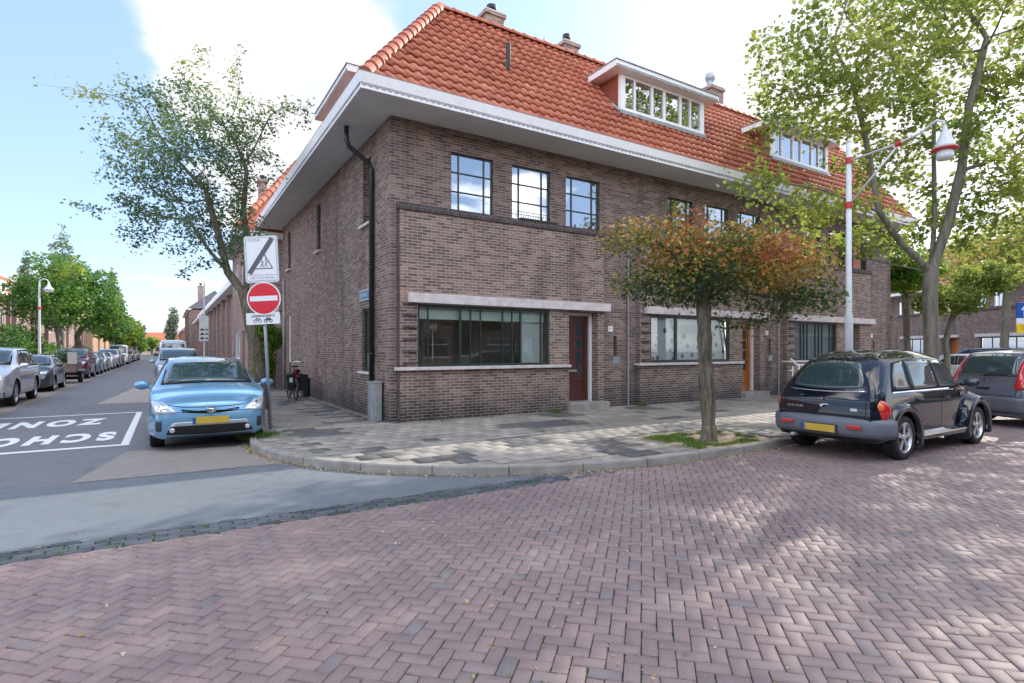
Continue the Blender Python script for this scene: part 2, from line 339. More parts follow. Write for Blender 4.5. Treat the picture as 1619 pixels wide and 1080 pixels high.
def npmesh(name, V, Fq, mat, parent=None, rnd=None, smooth=False):
    """V (n,3), Fq (m,k) arrays"""
    V = np.asarray(V, dtype=np.float32); Fq = np.asarray(Fq, dtype=np.int32); k = Fq.shape[1]
    if parent is not None and parent.get('_base') is not None: V = V-np.array(list(parent['_base']), dtype=np.float32)
    me = bpy.data.meshes.new(name); me.vertices.add(len(V)); me.vertices.foreach_set('co', V.ravel())
    me.loops.add(Fq.size); me.loops.foreach_set('vertex_index', Fq.ravel()); me.polygons.add(len(Fq))
    me.polygons.foreach_set('loop_start', np.arange(0, Fq.size, k, dtype=np.int32)); me.polygons.foreach_set('loop_total', np.full(len(Fq), k, dtype=np.int32))
    me.materials.append(mat); me.update(calc_edges=True)
    if rnd is not None:
        a = me.attributes.new('rnd', 'FLOAT', 'FACE'); a.data.foreach_set('value', np.asarray(rnd, dtype=np.float32))
    if smooth: me.polygons.foreach_set('use_smooth', np.ones(len(Fq), dtype=bool))
    o = bpy.data.objects.new(name, me); COL.objects.link(o)
    if parent is not None: o.parent = parent
    return o
def tag(o, label=None, cat=None, group=None, kind=None):
    if label: o['label'] = label
    if cat: o['category'] = cat
    if group: o['group'] = group
    if kind: o['kind'] = kind
    return o
def thing(name, loc, label, cat, group=None):
    o = bpy.data.objects.new(name, None); COL.objects.link(o); o.location = loc; o.empty_display_size = .2
    o['_base'] = tuple(loc); return tag(o, label, cat, group)
def copy_tree(o, parent=None):
    c = o.copy(); COL.objects.link(c); c.parent = parent
    for ch in list(o.children): copy_tree(ch, c)
    return c
class Frame:
    """vertical plane frame: s along, z up, d outward"""
    def __init__(s, O, U, Nn): s.O = Vector(O); s.U = Vector(U).normalized(); s.N = Vector(Nn).normalized()
    def p(s, a, z, d=0): return s.O+s.U*a+s.N*d+Vector((0, 0, z))
    def box(s, mb, a0, a1, z0, z1, d0, d1):
        q = [s.p(a, z, d) for z in (z0, z1) for a, d in ((a0, d0), (a1, d0), (a1, d1), (a0, d1))]
        mb.add(q, [(0, 3, 2, 1), (4, 5, 6, 7), (0, 1, 5, 4), (1, 2, 6, 5), (2, 3, 7, 6), (3, 0, 4, 7)])
    def quad(s, mb, a0, a1, z0, z1, d): mb.add([s.p(a0, z0, d), s.p(a1, z0, d), s.p(a1, z1, d), s.p(a0, z1, d)], [(0, 1, 2, 3)])
    def wall(s, mb, a0, a1, z0, z1, d, holes, rev=.12):
        """holes: (a0,a1,z0,z1[,reveal])"""
        A = sorted({a0, a1, *[min(max(x, a0), a1) for h in holes for x in h[:2]]}); Z = sorted({z0, z1, *[min(max(x, z0), z1) for h in holes for x in h[2:4]]})
        for i in range(len(A)-1):
            for j in range(len(Z)-1):
                ca, cz = (A[i]+A[i+1])/2, (Z[j]+Z[j+1])/2
                if any(h[0] < ca < h[1] and h[2] < cz < h[3] for h in holes): continue
                s.quad(mb, A[i], A[i+1], Z[j], Z[j+1], d)
        for h in holes:
            r_ = h[4] if len(h) > 4 else rev; h0, h1, g0, g1 = h[:4]; e = d-r_
            for q in (((h0, g0), (h1, g0)), ((h1, g0), (h1, g1)), ((h1, g1), (h0, g1)), ((h0, g1), (h0, g0))):
                (a, z), (a2, z2) = q
                mb.add([s.p(a, z, d), s.p(a2, z2, d), s.p(a2, z2, e), s.p(a, z, e)], [(0, 1, 2, 3)])

# ============================================================ GROUND
mb = MB(); mb.poly([(-400, -300, -.06), (900, -300, -.06), (900, 1200, -.06), (-400, 1200, -.06)])
tag(mb.build('ground', GROUNDM), kind='structure')
mb = MB(); mb.poly([(-40, -16, -.014), (150, -16, -.014), (150, 6.4, -.014), (-40, 5.98, -.014)])
tag(mb.build('road_bed', SAND), kind='structure')

KERB = [(1.5, 130), (1.5, 60), (1.5, 30), (1.5, 11.6), (1.46, 11.2), (1.28, 10.8), (1.16, 10.4), (1.15, 10.0), (1.17, 9.6), (1.25, 9.1), (1.40, 8.6), (1.60, 8.15), (1.87, 7.7), (2.22, 7.25), (2.62, 6.85), (3.08, 6.48), (3.6, 6.16), (4.2, 5.88), (4.9, 5.66), (5.7, 5.52), (6.6, 5.46), (7.7, 5.44), (8.7, 5.47), (9.6, 5.56), (10.6, 5.75), (12, 5.98), (14, 6.05), (60, 6.05), (130, 6.05)]
def offset(path, d):
    o = []
    for i, p in enumerate(path):
        a = Vector(path[max(i-1, 0)]); c = Vector(path[min(i+1, len(path)-1)]); t = (c-a).normalized(); n = Vector((-t.y, t.x)); o.append((p[0]+n.x*d, p[1]+n.y*d))
    return o
def inside(pt, poly):
    x, y = pt; c = False; n = len(poly)
    for i in range(n):
        x1, y1 = poly[i]; x2, y2 = poly[i-1]
        if (y1 > y) != (y2 > y) and x < (x2-x1)*(y-y1)/(y2-y1)+x1: c = not c
    return c
# kerb: stones about 1 m long with open joints
KI = offset(KERB, .13)
def resample(path, step):
    o = [Vector(path[0])]; acc = 0
    for a, b_ in zip(path[:-1], path[1:]):
        a = Vector(a); b_ = Vector(b_); L = (b_-a).length; t = step-acc
        while t <= L: o.append(a+(b_-a)*(t/L)); t += step
        acc = (acc+L) % step
    o.append(Vector(path[-1])); return o
mb = MB(); near = [p for p in KERB if p[1] < 40 and p[0] < 30]; near = [(1.5, 40)]+near+[(30, 6.05)]
rs = resample(near, .5); ri = []
for i, p in enumerate(rs):
    t = (rs[min(i+1, len(rs)-1)]-rs[max(i-1, 0)]).normalized(); ri.append(p+Vector((-t.y, t.x))*.11)
for i in range(0, len(rs)-1):
    a, c, ai, ci = rs[i], rs[i+1], ri[i], ri[i+1]; e = .006
    t = (c-a); g = e/t.length if i % 2 == 0 else 0; h = e/t.length if i % 2 == 1 else 0
    a2, ai2 = a.lerp(c, g), ai.lerp(ci, g); c2, ci2 = c.lerp(a, h), ci.lerp(ai, h); zt = .118
    q = [(a2.x, a2.y, -.02), (c2.x, c2.y, -.02), (ci2.x, ci2.y, -.02), (ai2.x, ai2.y, -.02)]
    def inn(p, pi, k): v = p.lerp(pi, k); return v
    s0 = [(*inn(a2, ai2, .12), zt), (*inn(c2, ci2, .12), zt), (ci2.x, ci2.y, zt), (ai2.x, ai2.y, zt), (*inn(a2, ai2, .03), zt-.02), (*inn(c2, ci2, .03), zt-.02)]
    mb.add(q+s0, [(0, 1, 9, 8), (8, 9, 5, 4), (4, 5, 6, 7), (1, 2, 6, 5, 9), (3, 0, 8, 4, 7), (2, 3, 7, 6)])
for sx, a, b_ in ((0, (1.5, 130), (1.5, 40)), (1, (30, 6.05), (130, 6.05))):
    t = (Vector(b_)-Vector(a)).normalized(); n = Vector((-t.y, t.x))*.13
    mb.box((min(a[0], b_[0], a[0]+n.x), min(a[1], b_[1], a[1]+n.y)-.0, -.02), (max(a[0], b_[0], a[0]+n.x), max(a[1], b_[1], a[1]+n.y), .118))
tag(mb.build('kerb', CONC), kind='structure')
# pavement bed
mb = MB(); poly = offset(KERB, .10)
pv = [(x, y, .098) for x, y in poly]+[(130, 14, .098), (4.2, 14, .098), (4.2, 130, .098)]
me = MB(); me.poly(pv); tag(me.build('pavement_bed', JOINT), kind='structure')
# pavement slabs
PIT = [(7.35, 5.60), (8.62, 5.62), (8.62, 6.85), (7.05, 6.9), (6.75, 6.2), (6.95, 5.62)]
PITB = [(6.85, 5.60), (8.75, 5.60), (8.75, 6.95), (6.85, 6.95)]
V = []; Fc = []; Rn = []
kin = offset(KERB, .14); kpoly = kin+[(130, 11.2), (3.7, 11.2), (3.7, 130)]
S = .30; gap = .004
def slab(x, y, w, d, r, z=.116):
    o = len(V); t = rng.normal(0, .0012, 4); e = .006
    for (dx, dy, k) in ((0, 0, 0), (w, 0, 1), (w, d, 2), (0, d, 3)):
        V.append((x+(gap if dx == 0 else w-gap), y+(gap if dy == 0 else d-gap), z-.012))
    for (dx, dy, k) in ((0, 0, 0), (w, 0, 1), (w, d, 2), (0, d, 3)):
        V.append((x+(gap+e if dx == 0 else w-gap-e), y+(gap+e if dy == 0 else d-gap-e), z+t[k]))
    for f in ((4, 5, 6, 7), (0, 1, 5, 4), (1, 2, 6, 5), (2, 3, 7, 6), (3, 0, 4, 7)): Fc.append(tuple(o+i for i in f)); Rn.append(r)
jx = 0
for j in range(int((11.2-5.4)/S)+1):
    y = 5.43+j*S
    for i in range(int(26/S)):
        x = 1.2+i*S+(S/2 if j % 2 else 0)
        if x+S > 26: break
        slabs_ = (x, y)
        cs = [(x, y), (x+S, y), (x+S, y+S), (x, y+S)]
        if not all(inside(c, kpoly) for c in cs): 
            continue
        if x+S > 6.85 and x < 8.75 and y < 6.95 and y+S > 5.5: continue
        k = mnoise.noise(Vector((x*.55, y*.9, 3))); dk = (k > -.05) and (mnoise.noise(Vector((round(i/3)*3.7, round(j/2)*1.31, 7))) > (.12 if x < 6 else .34))
        r = rng.uniform(0, .15) if dk else rng.uniform(.22, 1)
        slab(x, y, S, S, r)
j = 0
y = 11.23
while y < 60:
    for i in range(7):
        x = 1.65+i*S+(S/2 if j % 2 else 0)
        if x+S > 3.88: continue
        k = mnoise.noise(Vector((x*.8, y*.5, 9))); dk = k > -.05 and mnoise.noise(Vector((round(i/2)*3.1, j*1.7, 2))) > -.05
        slab(x, y, S, S, rng.uniform(0, .17) if dk else rng.uniform(.2, .7))
    y += S; j += 1
tag(npmesh('pavement', V, Fc, SLAB, rnd=Rn), kind='structure')

# herringbone brick road (real bricks, 45 degrees to the kerb)
def prisms(rects, z, jit, rnd, ch=.004):
    """rects (n,4,2) corner arrays CCW -> bevelled brick tops"""
    n = len(rects); c = rects.mean(1, keepdims=True); d = rects-c; L = np.linalg.norm(d, axis=2, keepdims=True)
    outer = c+d*(1-.0052/L); inner = c+d*(1-(.0052+ch*1.4)/L)
    zt = z+rng.normal(0, jit, (n, 1))+rng.normal(0, jit*.5, (n, 4)); V = np.zeros((n, 8, 3)); V[:, :4, :2] = outer; V[:, :4, 2] = z-.02; V[:, 4:, :2] = inner; V[:, 4:, 2] = zt
    mid = V[:, :4].copy(); mid[:, :, 2] = zt-ch; V[:, :4] = mid
    V = np.concatenate([V, np.concatenate([outer, np.full((n, 4, 1), z-.02)], 2)], 1)
    f = np.array([(4, 5, 6, 7), (0, 1, 5, 4), (1, 2, 6, 5), (2, 3, 7, 6), (3, 0, 4, 7), (8, 9, 1, 0), (9, 10, 2, 1), (10, 11, 3, 2), (11, 8, 0, 3)])
    Fq = (f[None]+(np.arange(n)*12)[:, None, None]).reshape(-1, 4); return V.reshape(-1, 3), Fq, np.repeat(rnd, 9)
bwid = .089; rects = []
ku = np.array([.7071, -.7071]); kv = np.array([.7071, .7071])
def band_y(x): return 5.60-.012*(x+1) if x < 3.8 else 9
kb = offset(KERB, -.01)
def road_ok(x, y):
    if y > 6.05: return False
    if x < 4.35: return y < 5.59-.02*(x+1) and y > -1.5
    # kerb y at x
    for (xa, ya), (xb, yb) in zip(kb[:-1], kb[1:]):
        if xa <= x < xb: return y < ya+(yb-ya)*(x-xa)/(xb-xa)
    return False
rg = 330
for u in range(-130, 390):
    for v in range(-24, 390):
        m = (u+v) % 4
        if m == 0: du, dv = 2, 1
        elif m == 2: du, dv = 1, 2
        else: continue
        cx, cy = (ku*(u+du/2)+kv*(v+dv/2))*bwid
        if cy > 6.1 or cy < -2.6 or cx < -7 or cx > 34: continue
        if cy < -1.2 and cx < 6: continue
        if not (road_ok(cx, cy) or road_ok(cx, cy-.075)): continue
        rects.append([(ku*a+kv*b_)*bwid for a, b_ in ((u, v), (u+du, v), (u+du, v+dv), (u, v+dv))])
def edge_y(x):
    if x < 4.30: return 5.592-.02*(x+1)
    for (xa, ya), (xb, yb) in zip(kb[:-1], kb[1:]):
        if xa <= x < xb: return ya+(yb-ya)*(x-xa)/(xb-xa)-.012
    return 5.9
rects = np.array(rects); rects = rects+rng.normal(0, .0012, rects.shape)
ey = np.array([[edge_y(p[0]) for p in q] for q in rects]); rects[..., 1] = np.minimum(rects[..., 1], ey); w2 = (rects[..., 1].max(1)-rects[..., 1].min(1)) > .03; rects = rects[w2]
cc = rects.mean(1); sl = np.array([mnoise.noise(Vector((x*.35, y*.35, 0))) for x, y in cc])
rn = np.clip(rng.beta(2.2, 2.2, len(rects))*.75+.12+sl*.25, 0, 1); rn[rng.random(len(rects)) < .025] = .03
sag = np.array([mnoise.noise(Vector((x*.8, y*.8, 5)))*.006 for x, y in cc])
V, Fq, rr = prisms(rects, 0.0, .0010, rn); V[:, 2] += np.repeat(sag, 12)
tag(npmesh('brick_road', V, Fq, PAVER, rnd=rr), kind='structure')
# far part of the brick street as a sheet
mb = MB(); mb.poly([(33.8, -16, -.006), (150, -16, -.006), (150, 6.0, -.006), (33.8, 6.0, -.006)])
tag(mb.build('far_brick_road', plain('far paving', (.27, .19, .18), .7, var=.2, scale=8)), kind='structure')
# band of dark setts along the mouth of the side street
rects = []; 
for r_ in range(4):
    x = -9+(.1 if r_ % 2 else 0)
    while x < 4.9:
        y0 = 5.60-.02*(x+1)+r_*.088
        y1 = 5.60-.02*(x+.21+1)+r_*.088
        kx = None
        if x > 3.6 and y0+.1 > 5.45+.22*(4.9-x)+.3: x += .21; continue
        rects.append([(x, y0), (x+.2, y1), (x+.2, y1+.083), (x, y0+.083)]); x += .207
rects = np.array(rects)+rng.normal(0, .002, (len(rects), 4, 2)); V, Fq, rr = prisms(rects, -.001, .002, rng.random(len(rects)))
tag(npmesh('sett_band', V, Fq, SETT, rnd=rr), kind='structure')
# asphalt sheets
def sheet(name, pts, z, mat):
    m_ = MB(); m_.poly([(x, y, z) for x, y in pts]); return tag(m_.build(name, mat), kind='structure')
kk = [p for p in KERB if p[1] <= 8.5 and p[0] < 5]
sheet('asphalt_strip', [(-30, 6.62), (-9, 6.06), (-1, 5.90), (3.3, 5.815), (4.5, 5.75)]+[(x-.005, y+.03) for x, y in kk[::-1] if x < 4.3][0:]+[(1.42, 8.5), (-30, 8.62)], -.002, ASPH)
kk2 = [p for p in KERB if p[1] >= 8.2 and p[0] < 2]
sheet('street_asphalt', [(-5.8, 8.45)]+[(1.38, 8.45)]+[(x+.02, y) for x, y in kk2[::-1] if y > 8.9]+[(-5.8, 130)], -.004, ASPH3)
sheet('patched_asphalt', [(-1.0, 8.52), (1.42, 8.42), (1.2, 9.4), (1.16, 10.3), (-.55, 10.7)], .003, ASPH2)
sheet('pale_asphalt_patch', [(-1.8, 20.5), (.2, 20.3), (.6, 30), (-1.0, 31)], .002, plain('pale asphalt', (.33, .29, .26), .85, var=.15, scale=9))  # paler asphalt sheet over part of the street
sheet('far_street', [(-5.8, 130), (1.55, 130), (1.55, 900), (-5.8, 900)], -.004, ASPH3)
sheet('parking_lane', [(-5.78, 18), (-3.5, 18), (-3.5, 125), (-5.78, 125)], .002, plain('worn brown parking lane', (.25, .205, .175), .85, var=.2, scale=6))
sheet('left_asphalt', [(-30, 8.5), (-5.8, 8.5), (-5.8, 14), (-30, 14)], -.003, ASPH3)
# left pavement
mb = MB(); mb.box((-9.2, 14.5, -.02), (-5.8, 300, .11)); tag(mb.build('left_pavement', plain('left pavement slabs', (.33, .31, .29), .85, var=.15, scale=4)), kind='structure')
mb = MB(); mb.box((30, 8.8, -.02), (34, 9, .1)); 
# road marking: framed box and words read from the far side
mb = MB()
def mk(x0, x1, y0, y1, z=.0025): mb.poly([(x0, y0, z), (x1, y0, z), (x1, y1, z), (x0, y1, z)])
mk(-.68, -.56, 11.42, 17.4); mk(-5.2, -.68, 17.25, 17.4); mk(-5.2, -.68, 11.42, 11.6); mk(-5.35, -5.2, 11.42, 17.4)
tag(mb.build('road_marking', MARK), kind='structure')
def text_mesh(txt, size, mat, name, M, parent=None, ext=0.0, align='CENTER', sx=1, bold=0, sp_=1):
    cu = bpy.data.curves.new('tmp', 'FONT'); cu.body = txt; cu.size = size; cu.align_x = align; cu.align_y = 'CENTER'; cu.extrude = ext; cu.offset = bold; cu.space_character = sp_
    o = bpy.data.objects.new('tmp', cu); COL.objects.link(o)
    me = bpy.data.meshes.new_from_object(o.evaluated_get(bpy.context.evaluated_depsgraph_get())); bpy.data.objects.remove(o); bpy.data.curves.remove(cu)
    me.transform(Matrix.Diagonal((sx, 1, 1, 1))); me.name = name; me.materials.clear(); me.materials.append(mat)
    if parent is not None and parent.get('_base') is not None: M = Matrix.Translation(-Vector(parent['_base']))@M
    me.transform(M); r_ = bpy.data.objects.new(name, me); COL.objects.link(r_)
    if parent is not None: r_.parent = parent
    return r_
o = text_mesh('SCHOOL', 1.5, MARK, 'school_lettering', Matrix.Translation((-2.24, 12.9, .003))@Matrix.Rotation(math.pi, 4, 'Z'), sx=.36, bold=.085, sp_=1.45); tag(o, kind='structure')
o = text_mesh('ZONE', 1.6, MARK, 'zone_lettering', Matrix.Translation((-2.22, 15.65, .003))@Matrix.Rotation(math.pi, 4, 'Z'), sx=.36, bold=.085, sp_=1.4); tag(o, kind='structure')
# bright parking line stub by the black car
mb = MB(); mb.poly([(10.2, 3.3, .012), (10.9, 2.95, .012), (11.1, 3.1, .012), (10.5, 3.42, .012)])

# ============================================================ BUILDING helpers
def window(parent, fr, a0, a1, z0, z1, d, cols, rows, frame, glassm, fw=.05, mw=.025, back=None, name='window', outerd=.05, backd=.25):
    """frame with bars; cols/rows = fractional bar positions"""
    m_ = MB(); D0, D1 = d, d+outerd
    fr.box(m_, a0, a1, z0, z0+fw, D0, D1); fr.box(m_, a0, a1, z1-fw, z1, D0, D1)
    fr.box(m_, a0, a0+fw, z0+fw, z1-fw, D0, D1); fr.box(m_, a1-fw, a1, z0+fw, z1-fw, D0, D1)
    W_, H_ = a1-a0, z1-z0
    for c in cols:
        wd = mw if not isinstance(c, tuple) else c[1]; c = c if not isinstance(c, tuple) else c[0]
        fr.box(m_, a0+W_*c-wd/2, a0+W_*c+wd/2, z0+fw, z1-fw, D0+.004, D1-.004)
    for c in rows: fr.box(m_, a0+fw, a1-fw, z0+H_*c-mw/2, z0+H_*c+mw/2, D0+.008, D1-.008)
    f = m_.build(name, frame, parent)
    g_ = MB(); fr.quad(g_, a0+fw*.5, a1-fw*.5, z0+fw*.5, z1-fw*.5, d+.02)
    g_.build('pane', glassm, f)
    if back:
        k = MB(); fr.quad(k, a0-.02, a1+.02, z0-.02, z1+.02, d-backd); k.build('curtain', back, f)
    return f
def fix(o):   # sub-parts built below a part share the thing's base
    return o
def scallop(mb_, P0, P1, Nn, z, pitch=.12, h=.05, flip=False):
    P0 = Vector(P0); P1 = Vector(P1); L = (P1-P0).length; U = (P1-P0)/L; n = int(L/pitch); Nn = Vector(Nn)
    for i in range(n):
        a = P0+U*(i*pitch); c = P0+U*((i+1)*pitch); pts = []
        for k in range(7):
            t = k/6; pts.append(a.lerp(c, t)+Vector((0, 0, z-h*math.sin(math.pi*t)-.012)))
        top = [a+Vector((0, 0, z)), c+Vector((0, 0, z))]
        mb_.prism(pts[::1]+[top[1], top[0]], Nn*.012)
def tile_roof(name, parent, O, U, Sd, L, Hs, s0f, s1f, mat=ROOFT, tw=.235, th=.34, Nn=None):
    """pantiles over the slope: s from s0f(h) to s1f(h), h up-slope 0..Hs"""
    O = np.array(O, float); U = np.array(U, float); Sd = np.array(Sd, float); Nv = np.cross(U, Sd); Nv /= np.linalg.norm(Nv)
    if Nn is not None and np.dot(Nv, Nn) < 0: Nv = -Nv
    prof = [(0, .0), (.14, .028), (.30, .036), (.46, .022), (.64, .002), (.85, -.006), (1.0, .0)]
    Vv = []; Ff = []; Rr = []
    nc = int(Hs/th)+1
    for j in range(nc):
        h0 = j*th; h1 = min(h0+th+.01, Hs+.02)
        c0, c1 = s0f(h0), s1f(h0); n0 = math.floor(c0/tw); n1 = math.ceil(c1/tw)
        for i in range(n0, n1):
            r_ = min(1, max(0, rng.normal(.5, .2))); jit = rng.normal(0, .003); o = len(Vv)
            for (t, hgt) in prof:
                s = (i+t)*tw; sa = min(max(s, c0), c1); sb = min(max(s, s0f(h1)), s1f(h1))
                Vv.append(O+U*sa+Sd*h0+Nv*(hgt+.012+jit)); Vv.append(O+U*sa+Sd*(h0-.004)+Nv*(hgt*1.25+.052+jit)); Vv.append(O+U*sb+Sd*h1+Nv*(hgt+.004+jit))
            for k in range(len(prof)-1):
                a = o+k*3; Ff += [(a, a+3, a+4, a+1), (a+1, a+4, a+5, a+2)]; Rr += [r_*.8, r_]
    return npmesh(name, Vv, Ff, mat, parent, rnd=Rr)
def ridge_tiles(name, parent, A, B, rad=.13, step=.36, mat=ROOFT):
    A = Vector(A); B = Vector(B); L = (B-A).length; d = (B-A)/L; n = int(L/step); m_ = MB(); side = d.cross(Vector((0, 0, 1))).normalized(); up = side.cross(d)
    for i in range(n):
        a = A+d*(i*step); c = A+d*((i+1)*step+.05); r0, r1 = rad*1.12, rad*.9; q = []
        for P, r_ in ((a, r0), (a+d*.05, r0), (a+d*.055, r0*.93), (c, r1)):
            for k in range(9):
                an = math.pi*k/8*1.1-.05*math.pi; q.append(P+side*(math.cos(an)*r_)+up*(math.sin(an)*r_))
        f = [(j*9+k, j*9+k+1, (j+1)*9+k+1, (j+1)*9+k) for j in range(3) for k in range(8)]+[tuple(range(9))]
        m_.add(q, f, min(1, max(0, rng.normal(.5, .2))))
    return m_.build(name, mat, parent, rnd=True)

# ============================================================ MAIN BUILDING
XW, YW, ZW = 3.90, 11.03, 6.46        # corner and wall top
XE = 24.6                              # end of the terrace
terr = thing('terrace_house', (XW, YW, 0), 'long brown brick corner terrace with orange tiled hip roof and wide white eaves', 'house')
FF = Frame((0, YW, 0), (1, 0, 0), (0, -1, 0)); FS = Frame((XW, 0, 0), (0, 1, 0), (-1, 0, 0))
UNIT = 6.78; UN = [0, UNIT, 2*UNIT]
BAYD = .15
wall = MB(); bay = MB(); lint = MB()
upper = [(5.28, 6.35), (6.86, 7.96), (8.44, 9.54)]
holes = []
for u in UN:
    for a, c in upper: holes.append((a+u, c+u, 4.68, 5.97, .12))
holes += [(17.15, 17.42, 4.6, 5.9, .1)]
for k, u in enumerate(UN):   # little letter-box niche, and openings behind the bays
    holes.append((10.02+u, 10.14+u, 1.45, 1.98, .16))
BX0, BX1, DX1 = 4.05, 8.42, 9.55      # bay from .. to door .. right jamb
for k, u in enumerate(UN): holes.append((BX0+.05+u, DX1-.12+u, .1, 4.5, .02))
FF.wall(wall, XW, XE, 0, ZW, 0, holes)
# side wall
sh = [(12.32, 12.92, 4.5, 6.0, .22), (17.15, 17.68, 4.62, 6.05, .12), (21.95, 22.5, 4.65, 6.05, .12), (12.30, 13.0, 1.12, 2.58, .12), (21.9, 22.4, 1.1, 2.9, .1)]
FS.wall(wall, YW, 23.6, 0, ZW, 0, sh)
FB = Frame((XE, 0, 0), (0, 1, 0), (1, 0, 0)); FB.quad(wall, YW, 16, 0, ZW, 0)
wall.build('wall', BR, terr)
for k, u in enumerate(UN):
    d = BAYD; e = BX1 if k < 2 else BX1
    wl, wr = (4.44, 7.83)
    hol = [(wl+u, wr+u, 1.26, 2.58, .10), (BX1+u, 9.35+u, .1, 2.56, .5)]
    if k == 2: hol = [(wl+u, 7.1+u, 1.26, 2.58, .1), (7.62+u, 8.75+u, .1, 2.56, .5)]
    FF.wall(bay, BX0+u, DX1+u, 0, 4.52, d, hol)
    # return cheeks of the bay
    for a in (BX0+u, DX1+u): bay.add([FF.p(a, 0, d), FF.p(a, 4.52, d), FF.p(a, 4.52, 0), FF.p(a, 0, 0)], [(0, 1, 2, 3)])
    # soldier-course coping along the top, standing slightly proud
    cop = MB(); FF.box(cop, BX0-.03+u, DX1+.03+u, 4.523, 4.66, 0.003, d+.035); (FF.box(cop, BX0-.012+u, BX0+.0+u, .12, 4.52, .003, d-.002) if k == 0 else None); cop.build('coping', BR_DK, terr); rib = MB()
    # projecting brick bands on the pier left of the window
    for zz_ in (1.33, 1.58, 1.83, 2.08, 2.33, 2.56): rib = MB(); FF.box(rib, BX0+.06+u, wl-.03+u, zz_, zz_+.045, d+.002, d+.06); rib.build('brick_rib', BR_DK, terr)

bay.build('bay_wall', BR_BAY, terr)
for k, u in enumerate(UN):
    l_ = MB(); FF.box(l_, 4.22+u, 9.70+u, 2.60, 2.80, .0, BAYD+.11); l_.build('lintel', STONE, terr, bevel=.008)
    l_ = MB(); e = 8.42 if k < 2 else 7.55
    FF.box(l_, 3.98+u, e+u, 1.19, 1.255, .0, BAYD+.10); l_.build('sill', STONE, terr, bevel=.008)
    l_ = MB(); FF.box(l_, 8.36+u, 9.62+u, .10, .30, -.45, BAYD+.16); l_.build('doorstep', CONC, terr, bevel=.012)
for k, u in enumerate(UN):
    # big windows
    dd = BAYD-.09
    if k == 0:
        f = window(terr, FF, 4.44, 7.83, 1.26, 2.58, dd, [.075, (.30, .045), .375, .45, .62, .695, (.765, .045), (.935, .03)], [], DARKF, GLASS, fw=.055)
        c = MB(); FF.box(c, 4.5, 7.78, 2.28, 2.56, dd-.10, dd-.09); c.build('blind', CURTG, f)
        c = MB()
        for i in range(15): FF.box(c, 7.12+i*.045, 7.16+i*.045, 1.28, 2.3, dd-.16-(.02 if i % 2 else 0), dd-.15)
        c.build('curtain', CURT, f)
        c = MB(); FF.quad(c, 3.95, 8.36, .6, 2.9, dd-2.4); c.add([FF.p(3.95, 2.9, dd-.05), FF.p(8.36, 2.9, dd-.05), FF.p(8.36, 2.9, dd-2.4), FF.p(3.95, 2.9, dd-2.4)], [(0, 1, 2, 3)]); c.add([FF.p(3.95, .6, dd-.05), FF.p(8.36, .6, dd-.05), FF.p(8.36, .6, dd-2.4), FF.p(3.95, .6, dd-2.4)], [(0, 1, 2, 3)]); c.add([FF.p(8.36, .6, dd-.05), FF.p(8.36, 2.9, dd-.05), FF.p(8.36, 2.9, dd-2.4), FF.p(8.36, .6, dd-2.4)], [(0, 1, 2, 3)]); FF.box(c, 4.4, 7.9, 1.1, 1.25, dd-1.8, dd-.02); c.build('room_back', ROOM, f)
        # flower sprig and vase in the window
        c = MB()
        for i in range(26):
            a = random.gauss(4.95, .10); z = random.gauss(2.12, .06); c.add([FF.p(a, z, dd-.3), FF.p(a+.05, z+.02, dd-.31), FF.p(a+.03, z+.06, dd-.3)], [(0, 1, 2)])
        FF.box(c, 4.94, 4.955, 1.35, 2.1, dd-.31, dd-.30); c.build('flower', plain('orchid petals', (.6, .5, .4), .7), f)
    elif k == 1:
        f = window(terr, FF, 4.44+u, 7.83+u, 1.26, 2.58, dd, [(.315, .09), (.66, .09)], [], DARKF, GLASS, fw=.075)
        c = MB(); FF.quad(c, 4.5+u, 7.78+u, 1.3, 2.55, dd-.06)
        bb = NB('patterned net curtain'); vz = bb.n('ShaderNodeTexVoronoi'); vz.inputs['Scale'].default_value = 3.8; bb.l(bb.obj(), vz.inputs['Vector'])
        bb.base(bb.ramp(vz.outputs['Distance'], [(.28, (.07, .08, .11)), (.34, (.66, .70, .74))])); bb.set(.8); c.build('curtain', bb.m, f)
        # tilted open sash at the right end
        c = MB(); c.add([FF.p(7.0+u, 2.50, dd+.07), FF.p(7.07+u, 2.50, dd+.07), FF.p(7.62+u, 1.34, dd+.07), FF.p(7.55+u, 1.34, dd+.07)], [(0, 1, 2, 3)])
        c = MB(); c.tube([FF.p(7.50+u, 2.5, dd+.10), FF.p(7.72+u, 1.36, dd+.07)], .022, 6); c.build('open_sash', DARKF, f)
    else:
        f = window(terr, FF, 4.44+u, 7.1+u, 1.26, 2.58, dd, [.18, .25, .33, .52, .60, .68, .86], [], DARKF, GLASS, fw=.05, mw=.035)
        c = MB()
        for i in range(30): FF.box(c, 4.5+u+i*.087, 4.57+u+i*.087, 1.3, 2.55, dd-.1-(i % 2)*.01, dd-.09); 
        c.build('curtain', CURTB, f)
    for a, c_ in upper:
        f = window(terr, FF, a+u, c_+u, 4.69, 5.97, -.10, [.2, .8], [.34, .67], DARKF, GLASSM, fw=.03, mw=.026)
        k2 = MB(); FF.quad(k2, a+u-.01, c_+u+.35, 4.68, 5.98, -.30); k2.build('net_curtain', CURT if (a+u) > 8 else CURTB, f)
        # soldier course over each window
    if k == 0:
        c = MB()
        for i in range(14): c.tube([FF.p(6.95+i*.07, 4.72, .04), FF.p(6.95+i*.07, 4.88, .04)], .005, 5)
        c.tube([FF.p(6.93, 4.88, .04), FF.p(7.9, 4.88, .04)], .007, 5); FF.box(c, 6.98, 8.05, 4.66, 4.70, .0, .20); c.build('window_rail', BLACKP, terr)
    # doors
    x0, x1 = (BX1+.0, 9.35) if k < 2 else (7.75, 8.62)
